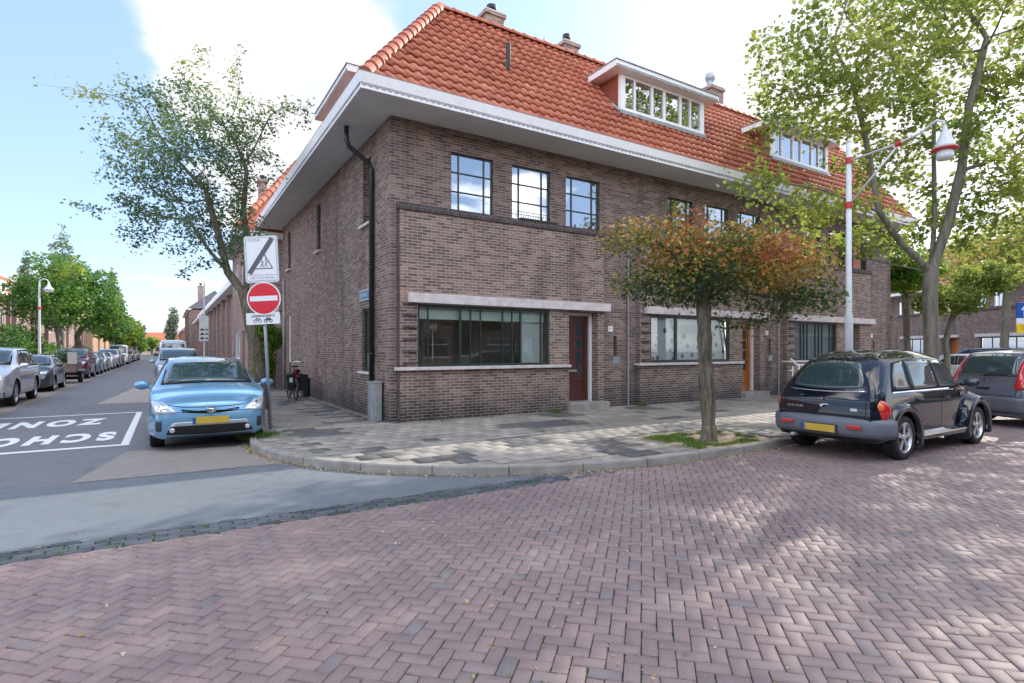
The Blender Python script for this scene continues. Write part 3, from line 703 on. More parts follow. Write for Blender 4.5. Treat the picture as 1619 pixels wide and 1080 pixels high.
    dm = (DOORM, DOORO, plain('pale grey door', (.35, .37, .38), .4))[k]; dd = BAYD-.38
    j = MB(); FF.box(j, x0+.0+u, x0+.05+u, .30, 2.56, dd, dd+.1); FF.box(j, x1-.07+u, x1+.0+u, .30, 2.56, dd, dd+.14); FF.box(j, x0+.05+u, x1-.07+u, 2.49, 2.56, dd, dd+.1); j.build('door_frame', WHITE, terr)
    dr = MB(); a0, a1 = x0+.055+u, x1-.075+u
    FF.box(dr, a0, a1, .32, 2.485, dd, dd+.05)
    FF.box(dr, a0, a0+.10, .32, 2.485, dd+.05, dd+.07); FF.box(dr, a1-.12, a1, .32, 2.485, dd+.05, dd+.07); FF.box(dr, a0+.10, a1-.12, 2.30, 2.485, dd+.05, dd+.068); FF.box(dr, a0+.10, a1-.12, .32, .50, dd+.05, dd+.068); FF.box(dr, a0+.10, a1-.12, .82, .90, dd+.05, dd+.066)
    do = dr.build('door', dm, terr, bevel=.004)
    gp = MB(); gx = a1-.36
    for i in range(4): FF.box(gp, gx, gx+.16, .98+i*.33, 1.25+i*.33, dd+.051, dd+.056)
    gp.build('door_glass', CARGL, do)
    lsl = MB(); FF.box(lsl, a0+.16, a0+.44, 1.06, 1.11, dd+.051, dd+.062); lsl.build('mail_slot', ALU, do)
    hd = MB(); hd.tube([FF.p(a0+.05, 1.32, dd+.075), FF.p(a0+.05, 1.32, dd+.12), FF.p(a0+.16, 1.32, dd+.12)], .011, 6); hd.build('door_handle', CHROME, do)
    # number plate and letter slot
    pn = MB(); FF.box(pn, 9.82+u, 9.98+u, 2.10, 2.24, .003, .018); po = pn.build('house_number', WHITE, terr)
    text_mesh(('211', '213', '215')[k], .085, BLACKP, 'number', Matrix.Translation(FF.p(9.90+u, 2.17, .021))@Matrix.Rotation(R(90), 4, 'X'), po, ext=.001)
    ls = MB(); FF.quad(ls, 10.02+u, 10.14+u, 1.45, 1.98, -.155); ls.build('niche_pane', CARGL, terr)
    ls = MB(); FF.box(ls, 9.98+u, 10.20+u, 1.38, 1.42, .0, .03); FF.box(ls, 9.98+u, 10.20+u, 1.26, 1.375, .002, .014); ls.build('letter_slot', ALU, terr)
window(terr, FF, 17.15, 17.42, 4.6, 5.9, -.09, [], [], WHITE, GLASSM, fw=.05)
# white downpipes between the units
for u in (UNIT, 2*UNIT):
    c = MB(); c.tube([FF.p(10.50+u-UNIT, .1, .05), FF.p(10.50+u-UNIT, 4.3, .05)], .022, 8); c.build('thin_downpipe', LEAD, terr)
# side windows
f = window(terr, FS, 12.32, 12.92, 4.5, 6.0, -.21, [.5], [.34, .67], DARKF, GLASSM, fw=.04); c = MB(); FS.quad(c, 12.3, 12.95, 4.48, 6.02, -.4); c.build('net_curtain', CURT, f)
f = window(terr, FS, 17.15, 17.68, 4.62, 6.05, -.11, [], [.3, .6], DARKF, CARGL, fw=.05)
f = window(terr, FS, 21.95, 22.5, 4.65, 6.05, -.11, [], [], DARKF, CARGL, fw=.05)
f = window(terr, FS, 12.30, 13.0, 1.12, 2.58, -.11, [.5], [], DARKF, GLASS, fw=.05); c = MB(); FS.quad(c, 12.28, 13.02, 1.1, 2.6, -.4); c.build('curtain', plain('green drape', (.10, .20, .16), .8, var=.4, scale=4), f)
c = MB(); FS.box(c, 12.36, 12.95, 1.15, 1.52, -.14, -.12); c.build('window_screen', plain('pale blue panel', (.35, .48, .55), .6), f)
f = window(terr, FS, 21.9, 22.4, 1.1, 2.9, -.09, [], [], WHITE, CARGL, fw=.08)
l_ = MB()
for a0, a1, z in ((12.22, 13.02, 4.45), (17.08, 17.75, 4.56), (21.88, 22.57, 4.59), (12.22, 13.08, 1.06)): FS.box(l_, a0, a1, z, z+.055, -.1, .09)
l_.build('side_sill', STONE, terr, bevel=.006)
# eaves: soffit, fascia gutter, scalloped trim
EX, EY = 3.0, 10.08; EZ = ZW
so = MB(); zb = EZ-.006
nb = 9
for i in range(nb):   # tongue-and-groove boards following the eaves
    d0 = .92*i/nb; d1 = .92*(i+1)/nb-.008; 
    so.add([(EX+d0+.02, EY+d0+.02, zb), (XE+.5, EY+d0+.02, zb), (XE+.5, EY+d1+.02, zb), (EX+d1+.02, EY+d1+.02, zb)], [(3, 2, 1, 0)])
    so.add([(EX+d0+.02, EY+d0+.02, zb), (EX+d0+.02, 24.2, zb), (EX+d1+.02, 24.2, zb), (EX+d1+.02, EY+d1+.02, zb)], [(0, 1, 2, 3)])
so.add([(EX+.05, EY+.05, zb+.012), (XE+.5, EY+.05, zb+.012), (XE+.5, 11.2, zb+.012), (4.1, 11.2, zb+.012)], [(3, 2, 1, 0)])
so.add([(EX+.05, EY+.05, zb+.012), (EX+.05, 24.2, zb+.012), (4.1, 24.2, zb+.012), (4.1, 11.2, zb+.012)], [(0, 1, 2, 3)])
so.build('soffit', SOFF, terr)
fa = MB(); fh = .26
fa.prism([(0, EY, EZ-.02), (0, EY-.04, EZ+fh), (0, EY+.14, EZ+fh), (0, EY+.14, EZ+fh-.05), (0, EY+.03, EZ+.05), (0, EY+.03, EZ-.02)], (0, 0, 0)) if 0 else None
def sweep_fascia(m_, prof, corner_in=True):
    """prof (d outward, z) mitred round the corner"""
    def P(d, z, where):
        if where == 'R': return (XE+.5, EY-d, z)
        if where == 'C': return (EX-d, EY-d, z)
        return (EX-d, 24.2, z)
    n = len(prof)
    for w0, w1 in (('L', 'C'), ('C', 'R')):
        vs = [P(d, z, w0) for d, z in prof]+[P(d, z, w1) for d, z in prof]
        m_.add(vs, [(i, (i+1) % n, n+(i+1) % n, n+i) for i in range(n)]+[tuple(range(n)), tuple(range(n, 2*n))[::-1]])
sweep_fascia(fa, [(-.03, EZ-.03), (.0, EZ-.03), (.0, EZ+.06), (.045, EZ+fh), (-.15, EZ+fh), (-.15, EZ+fh-.03), (-.03, EZ+.03)])
fo = fa.build('gutter_fascia', WHITE, terr)
sc_ = MB(); scallop(sc_, (EX, EY-.004, 0), (XE+.5, EY-.004, 0), (0, -1, 0), EZ+.075, pitch=.125, h=.045); scallop(sc_, (EX-.004, EY, 0), (EX-.004, 24.2, 0), (-1, 0, 0), EZ+.075, pitch=.125, h=.045)
sc_.build('scalloped_trim', LEAD, fo)
ed = MB(); sweep_fascia(ed, [(.046, EZ+fh+.001), (.05, EZ+fh+.016), (-.14, EZ+fh+.016), (-.14, EZ+fh+.001)]); ed.build('gutter_edge', LEAD, fo)
# roof slopes
RZ0 = EZ+fh-.02; RUN = 2.83; RISE = 3.58; sl_ = math.hypot(RUN, RISE); RX, RY, RZ = EX+.06+RUN, EY+.06+RUN, RZ0+RISE
tile_roof('roof_tiles', terr, (EX+.06, EY+.06, RZ0), (1, 0, 0), (0, RUN/sl_, RISE/sl_), XE-EX, sl_, lambda h: h*RUN/sl_, lambda h: XE-EX+.4, Nn=(0, -1, 1))
tile_roof('roof_tiles', terr, (EX+.06, EY+.06, RZ0), (0, 1, 0), (RUN/sl_, 0, RISE/sl_), 14, sl_, lambda h: h*RUN/sl_, lambda h: 14.1, Nn=(-1, 0, 1))
ub = MB(); e = .02   # boarding below the tiles and the unseen back slopes
ub.add([(EX+.1, EY+.1, RZ0), (XE+.45, EY+.1, RZ0), (XE+.45, RY, RZ-e), (RX, RY, RZ-e)], [(0, 1, 2, 3)]); ub.add([(EX+.1, EY+.1, RZ0), (RX, RY, RZ-e), (RX, 24.2, RZ-e), (EX+.1, 24.2, RZ0)], [(0, 1, 2, 3)])
ub.add([(RX+.0, RY, RZ-e), (XE+.45, RY, RZ-e), (XE+.45, RY+RUN, RZ0), (RX+RUN, RY+RUN, RZ0)], [(0, 1, 2, 3)]); ub.add([(RX, RY, RZ-e), (RX+RUN, RY+RUN, RZ0), (RX+RUN, 24.2, RZ0), (RX, 24.2, RZ-e)], [(0, 1, 2, 3)])
ub.add([(EX+.1, 24.2, RZ0), (RX, 24.2, RZ-e), (RX+RUN, 24.2, RZ0)], [(0, 1, 2)]); ub.add([(XE+.45, EY+.1, RZ0), (XE+.45, RY, RZ-e), (XE+.45, RY+RUN, RZ0)], [(0, 1, 2)])
ub.build('roof_boarding', plain('dark roofing', (.16, .06, .04), .8), terr)
ridge_tiles('hip_tiles', terr, (EX+.12, EY+.12, RZ0+.05), (RX, RY, RZ+.06), .135, .33)
ridge_tiles('ridge_tiles', terr, (RX, RY, RZ+.05), (XE+.4, RY, RZ+.05), .11, .36)
ridge_tiles('ridge_tiles', terr, (RX, RY, RZ+.05), (RX, 24.2, RZ+.05), .11, .36)
# chimneys
def chimney(x0, x1, y0, y1, z0, z1, pots, parent=terr, cowl=None):
    c = MB(); c.box((x0, y0, z0), (x1, y1, z1)); c.box((x0-.05, y0-.05, z1+.001), (x1+.05, y1+.05, z1+.10)); o = c.build('chimney', BR_CH, parent)
    k = MB(); k.box((x0-.02, y0-.02, z1+.102), (x1+.02, y1+.02, z1+.15)); k.build('chimney_cap', STONE, o)
    for (x, y, r_, h) in pots:
        k = MB(); k.lathe([(r_*.8, z1+.15), (r_*.8, z1+.15+h*.5), (r_*1.35, z1+.15+h*.55), (r_*1.3, z1+.15+h), (0, z1+.15+h*1.05)], 12, Matrix.Translation((x, y, 0))); k.build('chimney_pot', BLACKP if cowl is None else ALU, o, smooth=False)
    return o
chimney(7.32, 7.88, 13.1, 13.55, 9.9, 10.74, [(7.6, 13.3, .11, .22)])
chimney(9.98, 10.50, 13.1, 13.55, 9.9, 10.68, [(10.2, 13.3, .09, .26), (10.42, 13.4, .05, .12)])
o = chimney(16.45, 17.1, 13.0, 13.6, 9.9, 10.95, [(16.75, 13.3, .09, .28)], cowl=1)
k = MB(); k.lathe([(.0, 11.32), (.14, 11.36), (.19, 11.5), (.14, 11.64), (0, 11.68)], 14, Matrix.Translation((16.75, 13.3, 0))); k.build('round_cowl', ALU, o, smooth=True)
k = MB(); k.tube([(9.25, 13.1, 10.2), (9.25, 13.1, 10.62)], .05, 8); k.build('vent_pipe', ALU, terr)
k = MB(); k.tube([(6.95, 11.45, 8.40), (6.97, 11.42, 8.52), (6.98, 11.40, 8.62), (6.98, 11.40, 9.0)], [.08, .075, .055, .055], 10); k.build('vent_pipe', BLACKP, terr)
# dormers
def dormer(x0, x1, fr, zsill, front_d, parent=terr):
    """dormer on a slope; fr = frame of the slope's wall, front_d = distance outward of the front face"""
    d = MB(); zt = zsill+1.0; db = front_d-1.6
    fr.box(d, x0-.38, x1+.38, zt, zt+.17, front_d-1.3, front_d+.24); o = d.build('dormer', WHITE, parent, bevel=.01)
    s2 = MB(); scallop(s2, fr.p(x0-.38, 0, front_d+.243), fr.p(x1+.38, 0, front_d+.243), fr.N, zt+.06, pitch=.11, h=.06)
    s2.build('scalloped_trim', LEAD, o); s2 = MB(); fr.box(s2, x0-.40, x1+.40, zt+.171, zt+.19, front_d-1.3, front_d+.27); s2.build('dormer_flat_roof', LEAD, o)
    for q0 in (x0, x1-.05): ck = MB(); fr.box(ck, q0, q0+.05, zsill-.1, zt-.001, db, front_d-.10); ck.build('dormer_cheek', ROOFT, o)
    a = MB(); fr.box(a, x0, x0+.17, zsill, zt-.002, front_d-.10, front_d); fr.box(a, x1-.17, x1, zsill, zt-.002, front_d-.10, front_d); fr.box(a, x0+.17, x1-.17, zsill, zsill+.10, front_d-.1, front_d); fr.box(a, x0+.17, x1-.17, zt-.09, zt-.002, front_d-.1, front_d)
    W_ = x1-x0-.34; pos = [.12, .34, .50, .72, .86]; wds = [.07, .09, .10, .09, .06]
    for p_, w_ in zip(pos, wds): fr.box(a, x0+.17+W_*p_-w_/2, x0+.17+W_*p_+w_/2, zsill+.1, zt-.09, front_d-.09, front_d-.01)
    a.build('dormer_frame', WHITE, o)
    g_ = MB(); fr.quad(g_, x0+.1, x1-.1, zsill+.05, zt-.05, front_d-.05); g_.build('pane', GLASSM, o)
    g_ = MB(); fr.quad(g_, x0+.1, x1-.1, zsill+.05, zt-.05, front_d-.4); g_.build('room_back', CURTB, o)
    fl = MB(); fr.box(fl, x0-.05, x1+.05, zsill-.10, zsill-.001, front_d-.12, front_d+.05); fl.tube([fr.p(x0-.06, zsill-.02, front_d), fr.p(x0-.06, zt-.05, front_d-.95)], .035, 6); fl.tube([fr.p(x1+.06, zsill-.02, front_d), fr.p(x1+.06, zt-.05, front_d-.95)], .035, 6); fl.build('lead_flashing', LEAD, o)
    return o
dormer(10.32, 13.68, FF, 8.05, -.05)
dormer(10.32+UNIT, 13.68+UNIT, FF, 8.05, -.05)
dormer(13.75, 16.4, FS, 7.32, .0)
# downpipe on the corner, with its zinc box
c = MB(); c.tube([(3.28, 12.05, 6.44), (3.28, 12.05, 6.15), (3.34, 12.05, 6.02), (3.78, 12.05, 5.72), (3.83, 12.05, 5.6), (3.83, 12.05, .10)], .052, 12)
for z in (1.5, 3.4, 5.2): c.tube([(3.83, 12.05, z), (3.83, 12.05, z+.05)], .062, 12)
c.build('downpipe', BLACKP, terr, smooth=True)
c = MB(); c.tube([(3.82, 22.9, 4.4), (3.82, 22.9, .1)], .04, 10); c.build('downpipe', LEAD, terr, smooth=True)
zb_ = thing('utility_box', (3.74, 11.55, .11), 'tall grey zinc box at the foot of the black corner downpipe', 'utility box')
c = MB(); c.box((3.62, 11.42, .11), (3.86, 11.66, .92)); zo = c.build('housing', ALU, zb_, bevel=.01)
c = MB(); c.box((3.60, 11.40, .921), (3.88, 11.68, .95)); c.box((3.735, 11.41, .15), (3.745, 11.419, .9)); c.build('lid', LEAD, zb_)
# street name plate
sg = thing('street_name_plate', (3.89, 12.7, 2.72), 'small blue street name plate on the brick side wall above the window', 'street sign')
c = MB(); FS.box(c, 12.38, 13.12, 2.78, 2.99, .004, .03); c.build('plate', plain('faded blue enamel', (.10, .22, .33), .4, var=.15), sg)
c = MB(); FS.box(c, 12.38, 13.12, 2.76, 2.779, .004, .034); FS.box(c, 12.38, 13.12, 2.991, 3.005, .004, .034); c.build('plate_rim', POLEW, sg)
text_mesh('VAN HEELSTRAAT', .09, POLEW, 'lettering', Matrix.Translation(FS.p(12.75, 2.885, .034))@Matrix.Rotation(R(-90), 4, 'Z')@Matrix.Rotation(R(90), 4, 'X'), sg, ext=.001, sx=.8)
# recessed end block of the terrace
ex_ = thing('end_house', (25.9, 12.4, 0), 'narrow set back brick house with white downpipe at the terrace\'s far end', 'house')
FE = Frame((0, 12.3, 0), (1, 0, 0), (0, -1, 0)); m_ = MB(); FE.wall(m_, 24.62, 27.9, 0, 6.2, 0, [(25.6, 26.4, 1.2, 2.6, .1), (25.5, 26.2, 4.2, 5.4, .1)]); FB2 = Frame((27.9, 0, 0), (0, 1, 0), (1, 0, 0)); FB2.quad(m_, 12.3, 20, 0, 6.2, 0); m_.build('wall', BR, ex_)
window(ex_, FE, 25.6, 26.4, 1.2, 2.6, -.09, [.5], [], DARKF, CARGL); window(ex_, FE, 25.5, 26.2, 4.2, 5.4, -.09, [.5], [.5], WHITE, CARGL)
m_ = MB(); FE.box(m_, 24.64, 28.4, 6.2, 6.4, -1, .6); m_.build('eaves', WHITE, ex_); m_ = MB(); m_.tube([(24.95, 12.2, .1), (24.95, 12.2, 3.9)], .05, 10); m_.build('downpipe', WHITE, ex_)
m_ = MB(); FE.box(m_, 24.8, 25.5, 3.9, 4.0, .0, .35); m_.build('canopy', WHITE, ex_)
m_ = MB(); m_.add([(24.7, 11.8, 6.4), (28.4, 11.8, 6.4), (28.4, 15, 10), (24.7, 15, 10)], [(0, 1, 2, 3)]); m_.add([(28.4, 11.8, 6.4), (28.4, 18.2, 6.4), (28.4, 15, 10)], [(0, 1, 2)]); m_.build('roof', plain('far orange roof', (.45, .13, .07), .7, var=.15, scale=3), ex_)

# ============================================================ CARS
def pchip(P, n):
    """monotone cubic along axis 0"""
    P = np.asarray(P, float); d = np.diff(P, axis=0); m = np.zeros_like(P)
    a, b_ = d[:-1], d[1:]; same = (a*b_) > 0
    with np.errstate(divide='ignore', invalid='ignore'): hm = np.where(same, 2*a*b_/np.where(same, a+b_, 1), 0)
    m[1:-1] = hm; m[0] = d[0]; m[-1] = d[-1]; out_ = []
    for i in range(len(P)-1):
        for k in range(n):
            t = k/n; out_.append((2*t**3-3*t*t+1)*P[i]+(t**3-2*t*t+t)*m[i]+(-2*t**3+3*t*t)*P[i+1]+(t**3-t*t)*m[i+1])
    out_.append(P[-1]); return np.array(out_)
def st_low(xl, w, zb, zm, zs, xo=(0, 0, 0, 0, 0)):
    return [(xl+xo[0], 0, zb), (xl+xo[1], .82*w, zb), (xl+xo[2], .965*w, zb+.07), (xl+xo[3], w, zm), (xl+xo[4], .975*w, zs)]
def st_hood(xl, w, zb, zm, zs, zc, xo=(0,)*5, xu=(0,)*5, wy=(.93, .86, .74, .42, 0)):
    return st_low(xl, w, zb, zm, zs, xo)+[(xl+xu[i], wy[i]*w, zs+(zc-zs)*(.25, .45, .72, .94, 1)[i]) for i in range(5)]
def st_roof(xl, w, zb, zm, zs, wt, zt, zc, x5=0, x6=0, x9=0):
    return st_low(xl, w, zb, zm, zs)+[(xl+x5, .945*w, zs+.03), (xl+x6, wt, zt), (xl+x6+(x9-x6)*.1, wt-.06, zt+.05), (xl+x6+(x9-x6)*.7, wt*.55, zc-.012), (xl+x9, 0, zc)]
class Car:
    def __init__(s, name, label, stations, paintm, axles, R_w, W, ww=.21, zb=.2, flare=.02, flr=.5, group=None, cat='car', n=7, m_=5, flare_z=None, cap='n'):
        s.root = thing(name, (0, 0, 0), label, cat, group); s.W = W; s.paint = paintm; s.R = R_w
        G_ = pchip(np.array(stations), n); G_ = np.moveaxis(pchip(np.moveaxis(G_, 1, 0), m_), 1, 0)
        I, J, _ = G_.shape
        for ax in axles:    # wheel arch flare
            d = np.hypot(G_[..., 0]-ax, G_[..., 2]-R_w); k = np.clip((flr-d)/(flr-R_w*1.02), 0, 1); k = k*k*(3-2*k); k *= (G_[..., 1] > .45*W); kz = np.clip(1-(G_[..., 2]-(R_w+flr*.55))/.15, 0, 1); G_[..., 1] += flare*k*kz
        bm = bmesh.new(); vl = [[bm.verts.new(G_[i, j]) for j in range(J)] for i in range(I)]
        vr = [[(vl[i][j] if j in (0, J-1) else bm.verts.new((G_[i, j, 0], -G_[i, j, 1], G_[i, j, 2]))) for j in range(J)] for i in range(I)]
        for i in range(I-1):
            for j in range(J-1):
                bm.faces.new((vl[i][j], vl[i+1][j], vl[i+1][j+1], vl[i][j+1])); bm.faces.new((vr[i][j], vr[i][j+1], vr[i+1][j+1], vr[i+1][j]))
        for i in (0, I-1):   # end caps as ladders
            for j in range(J-1):
                q = [vl[i][j], vl[i][j+1], vr[i][j+1], vr[i][j]]; q = list(dict.fromkeys(q))
                bm.faces.new(q if i == 0 else q[::-1])
        bmesh.ops.remove_doubles(bm, verts=bm.verts, dist=1e-5); bmesh.ops.recalc_face_normals(bm, faces=bm.faces)
        for f in bm.faces: f.smooth = True
        s.bvh = BVHTree.FromBMesh(bm)
        me = bpy.data.meshes.new('body'); bm.to_mesh(me); bm.free(); me.materials.append(paintm); me.materials.append(UNDER)
        o = bpy.data.objects.new('body', me); COL.objects.link(o)
        cb = bmesh.new()
        for ax in axles:
            for sgn in (1, -1):
                mt = Matrix.Translation((ax, sgn*(W-.10), R_w+.01))@Matrix.Rotation(R(90), 4, 'X')
                bmesh.ops.create_cone(cb, cap_ends=True, segments=40, radius1=R_w+.055, radius2=R_w+.055, depth=.42, matrix=mt)
        cm = bpy.data.meshes.new('cut'); cb.to_mesh(cm); cb.free(); cm.materials.append(UNDER); co = bpy.data.objects.new('cut', cm); COL.objects.link(co)
        md = o.modifiers.new('b', 'BOOLEAN'); md.operation = 'DIFFERENCE'; md.object = co; md.solver = 'EXACT'; md.material_mode = 'TRANSFER'
        ev = o.evaluated_get(bpy.context.evaluated_depsgraph_get()); nm = bpy.data.meshes.new_from_object(ev); o.modifiers.clear(); o.data = nm; bpy.data.objects.remove(co)
        nm.name = 'body'
        if nm.validate(): pass
        nm.set_sharp_from_angle(angle=R(42)) if hasattr(nm, 'set_sharp_from_angle') else None
        o.parent = s.root; s.body = o
        # dark underside / wheel wells liner
        for i_, ax in enumerate(axles):
            for sgn in (1, -1): s.wheel(ax, sgn, R_w, ww)
    rimmat = RIM
    def wheel(s, ax, sgn, Rw, ww):
        Mx = Matrix.Translation((ax, sgn*(s.W-.02-ww/2), Rw))@Matrix.Rotation(R(-90*sgn), 4, 'X'); h = ww/2
        m = MB(); m.lathe([(Rw*.62, -h), (Rw*.93, -h), (Rw, -h*.7), (Rw*1.0, -h*.25), (Rw*.99, -h*.2), (Rw, -h*.15), (Rw, h*.15), (Rw*.99, h*.2), (Rw, h*.25), (Rw, h*.7), (Rw*.95, h*.95), (Rw*.72, h*1.02), (Rw*.66, h*.8), (Rw*.62, h*.3), (Rw*.60, h*.08), (0, h*.06)], 32, Mx)
        t = m.build('wheel', RUB, s.root, smooth=True)
        m = MB(); m.lathe([(Rw*.70, h*.86), (Rw*.70, h*.94), (Rw*.66, h*.96), (Rw*.60, h*.6), (Rw*.6, h*.1)], 32, Mx, caps=False)
        ns = getattr(s, 'spokes', 5)
        for k in range(ns):
            a = 2*math.pi*k/ns+.3; ca, sa = math.cos(a), math.sin(a); w0, w1 = Rw*.075, Rw*.125
            def q(r_, off, z): return Mx@Vector((ca*r_-sa*off, sa*r_+ca*off, z))
            m.prism([q(Rw*.08, -w0, h*.80), q(Rw*.64, -w1, h*.84), q(Rw*.64, w1, h*.84), q(Rw*.08, w0, h*.80)], Mx.to_3x3()@Vector((0, 0, -h*.35)))
        m.lathe([(0, h*.92), (Rw*.12, h*.90), (Rw*.16, h*.80), (Rw*.16, h*.3)], 20, Mx); m.build('rim', s.rimmat, t, smooth=False)
        m = MB(); m.lathe([(0, h*.12), (Rw*.6, h*.12)], 24, Mx); m.build('brake_disc', UNDER, t)
    def cast(s, face, a, b_):
        o, d = {'F': ((5, a, b_), (-1, 0, 0)), 'B': ((-5, a, b_), (1, 0, 0)), 'L': ((a, 3, b_), (0, -1, 0)), 'R': ((a, -3, b_), (0, 1, 0)), 'T': ((a, b_, 4), (0, 0, -1))}[face]
        h = s.bvh.ray_cast(Vector(o), Vector(d)); k = 0
        while h[0] is None and k < 14 and face != 'T':
            k += 1; o = (o[0], o[1]*(.99 if face in 'FB' else 1), o[2]-.008); h = s.bvh.ray_cast(Vector(o), Vector(d))
        if h[0] is None:
            p = Vector(o)+Vector(d)*{'F': 3, 'B': 3, 'L': 2.2, 'R': 2.2, 'T': 3}[face]; h = s.bvh.find_nearest(p)
        nn = h[1]
        if nn.dot(Vector(d)) > 0: nn = -nn
        return h[0], nn
    def patch(s, name, mat, face, c, off=.006, rnd=0, n=10, m_=6, parent=None, bulge=0, curve=(0, 0, 0, 0)):
        """c = 4 corners (bl, br, tr, tl) in the face's plane"""
        V = []; Fq = []; c = [np.array(q, float) for q in c]
        for j in range(m_+1):
            for i in range(n+1):
                u, v = 2*i/n-1, 2*j/m_-1; uu = u*math.sqrt(1-v*v/2*rnd); vv = v*math.sqrt(1-u*u/2*rnd); U = (uu+1)/2; Vv = (vv+1)/2
                p = c[0]*(1-U)*(1-Vv)+c[1]*U*(1-Vv)+c[2]*U*Vv+c[3]*(1-U)*Vv
                p = p+np.array((0, 1))*(curve[0]*(1-Vv)+curve[2]*Vv)*(4*U*(1-U))+np.array((1, 0))*(curve[3]*(1-U)+curve[1]*U)*(4*Vv*(1-Vv))
                h, nn = s.cast(face, p[0], p[1]); V.append(h+nn*(off+bulge*(1-u*u)*(1-v*v)))
        for j in range(m_):
            for i in range(n): a = j*(n+1)+i; Fq.append((a, a+1, a+n+2, a+n+1))
        # rim down to the body
        ring = [i for i in range(n+1)]+[(n+1)*(j+1)+n for j in range(m_)]+[(n+1)*m_+n-1-i for i in range(n)]+[(n+1)*(m_-1-j) for j in range(m_-1)]
        base = len(V)
        ctr = sum(V, Vector())/len(V)
        for k in ring:
            h, nn, _, _ = s.bvh.find_nearest(V[k]); V.append(h-(V[k]-h).normalized()*.0005)
        L = len(ring)
        for k in range(L): Fq.append((ring[k], base+k, base+(k+1) % L, ring[(k+1) % L]))
        m = MB(); m.add(V, Fq); return m.build(name, mat, parent or s.root, smooth=True) if bulge or n > 3 else m.build(name, mat, parent or s.root)
    def sides(s, name, mat, c, **k):
        return [s.patch(name, mat, f, c, **k) for f in 'LR']
    def pair(s, name, mat, face, c, **k):
        return [s.patch(name, mat, face, c, **k), s.patch(name, mat, face, [(-a, b_) for a, b_ in c], **k)]
    def line(s, face, pts, wd=.008, mat=UNDER, name='panel_gap', off=.0015):
        out_ = []
        for f in (('L', 'R') if face == 'S' else (face,)):
            m = MB(); P = []
            for a, b_ in zip(pts[:-1], pts[1:]):
                k = max(2, int(math.hypot(b_[0]-a[0], b_[1]-a[1])/.06))
                for i in range(k): P.append((a[0]+(b_[0]-a[0])*i/k, a[1]+(b_[1]-a[1])*i/k))
            P.append(pts[-1]); hs = [s.cast(f, *p) for p in P]; vs = []
            for i, (h, nn) in enumerate(hs):
                t = (hs[min(i+1, len(hs)-1)][0]-hs[max(i-1, 0)][0]).normalized(); b2 = t.cross(nn).normalized()*(wd/2); vs += [h+b2+nn*off, h-b2+nn*off]
            m.add(vs, [(2*i, 2*i+1, 2*i+3, 2*i+2) for i in range(len(hs)-1)]); out_.append(m.build(name, mat, s.root))
        return out_
    def mirrors(s, x, y, z, mat, size=1):
        for sg in (1, -1):
            m = MB(); q = [(x, sg*y, z), (x-.01, sg*(y+.10), z+.01)]; m.tube(q, .022*size, 8)
            Mx = Matrix.Translation((x, sg*(y+.16), z+.045))@Matrix.Diagonal((.06*size, .115*size, .075*size, 1))
            prof = [(math.sin(math.pi*k/8), -math.cos(math.pi*k/8)) for k in range(9)]; m.lathe(prof, 14, Mx); o = m.build('wing_mirror', mat, s.root, smooth=True)
            m = MB(); Mx = Matrix.Translation((x-.045*size, sg*(y+.16), z+.045))@Matrix.Rotation(R(90), 4, 'Y')@Matrix.Diagonal((.06*size, .095*size, .02, 1)); m.lathe(prof, 14, Mx); m.build('mirror_glass', CARGL, o, smooth=True)
    def plate(s, face, z, y0=0, w_=.52, h=.11, yellow=PLATE):
        hs = [s.cast(face, y0+a, z)[0].x for a in (-w_/2, 0, w_/2)]; sg = 1 if face == 'F' else -1; x = max(hs) if face == 'F' else min(hs)
        m = MB(); m.box((x+sg*.002, y0-w_/2, z-h/2), (x+sg*.016, y0+w_/2, z+h/2)) if sg > 0 else m.box((x-.016, y0-w_/2, z-h/2), (x-.002, y0+w_/2, z+h/2))
        o = m.build('licence_plate', yellow, s.root, bevel=.003); yb = y0+(-w_/2 if face == 'F' else w_/2)
        sgn = 1 if face == 'F' else -1
        m = MB(); a, b_ = sorted((yb, yb+sgn*.045)); xs = sorted((x+sg*.016, x+sg*.0175)); m.box((xs[0], a, z-h/2+.004), (xs[1], b_, z+h/2-.004)); m.build('plate_strip', BLUEP, o)
        return o
def place(root, x, y, yaw):
    root.location = (x, y, 0); root.rotation_euler = (0, 0, R(yaw)); return root

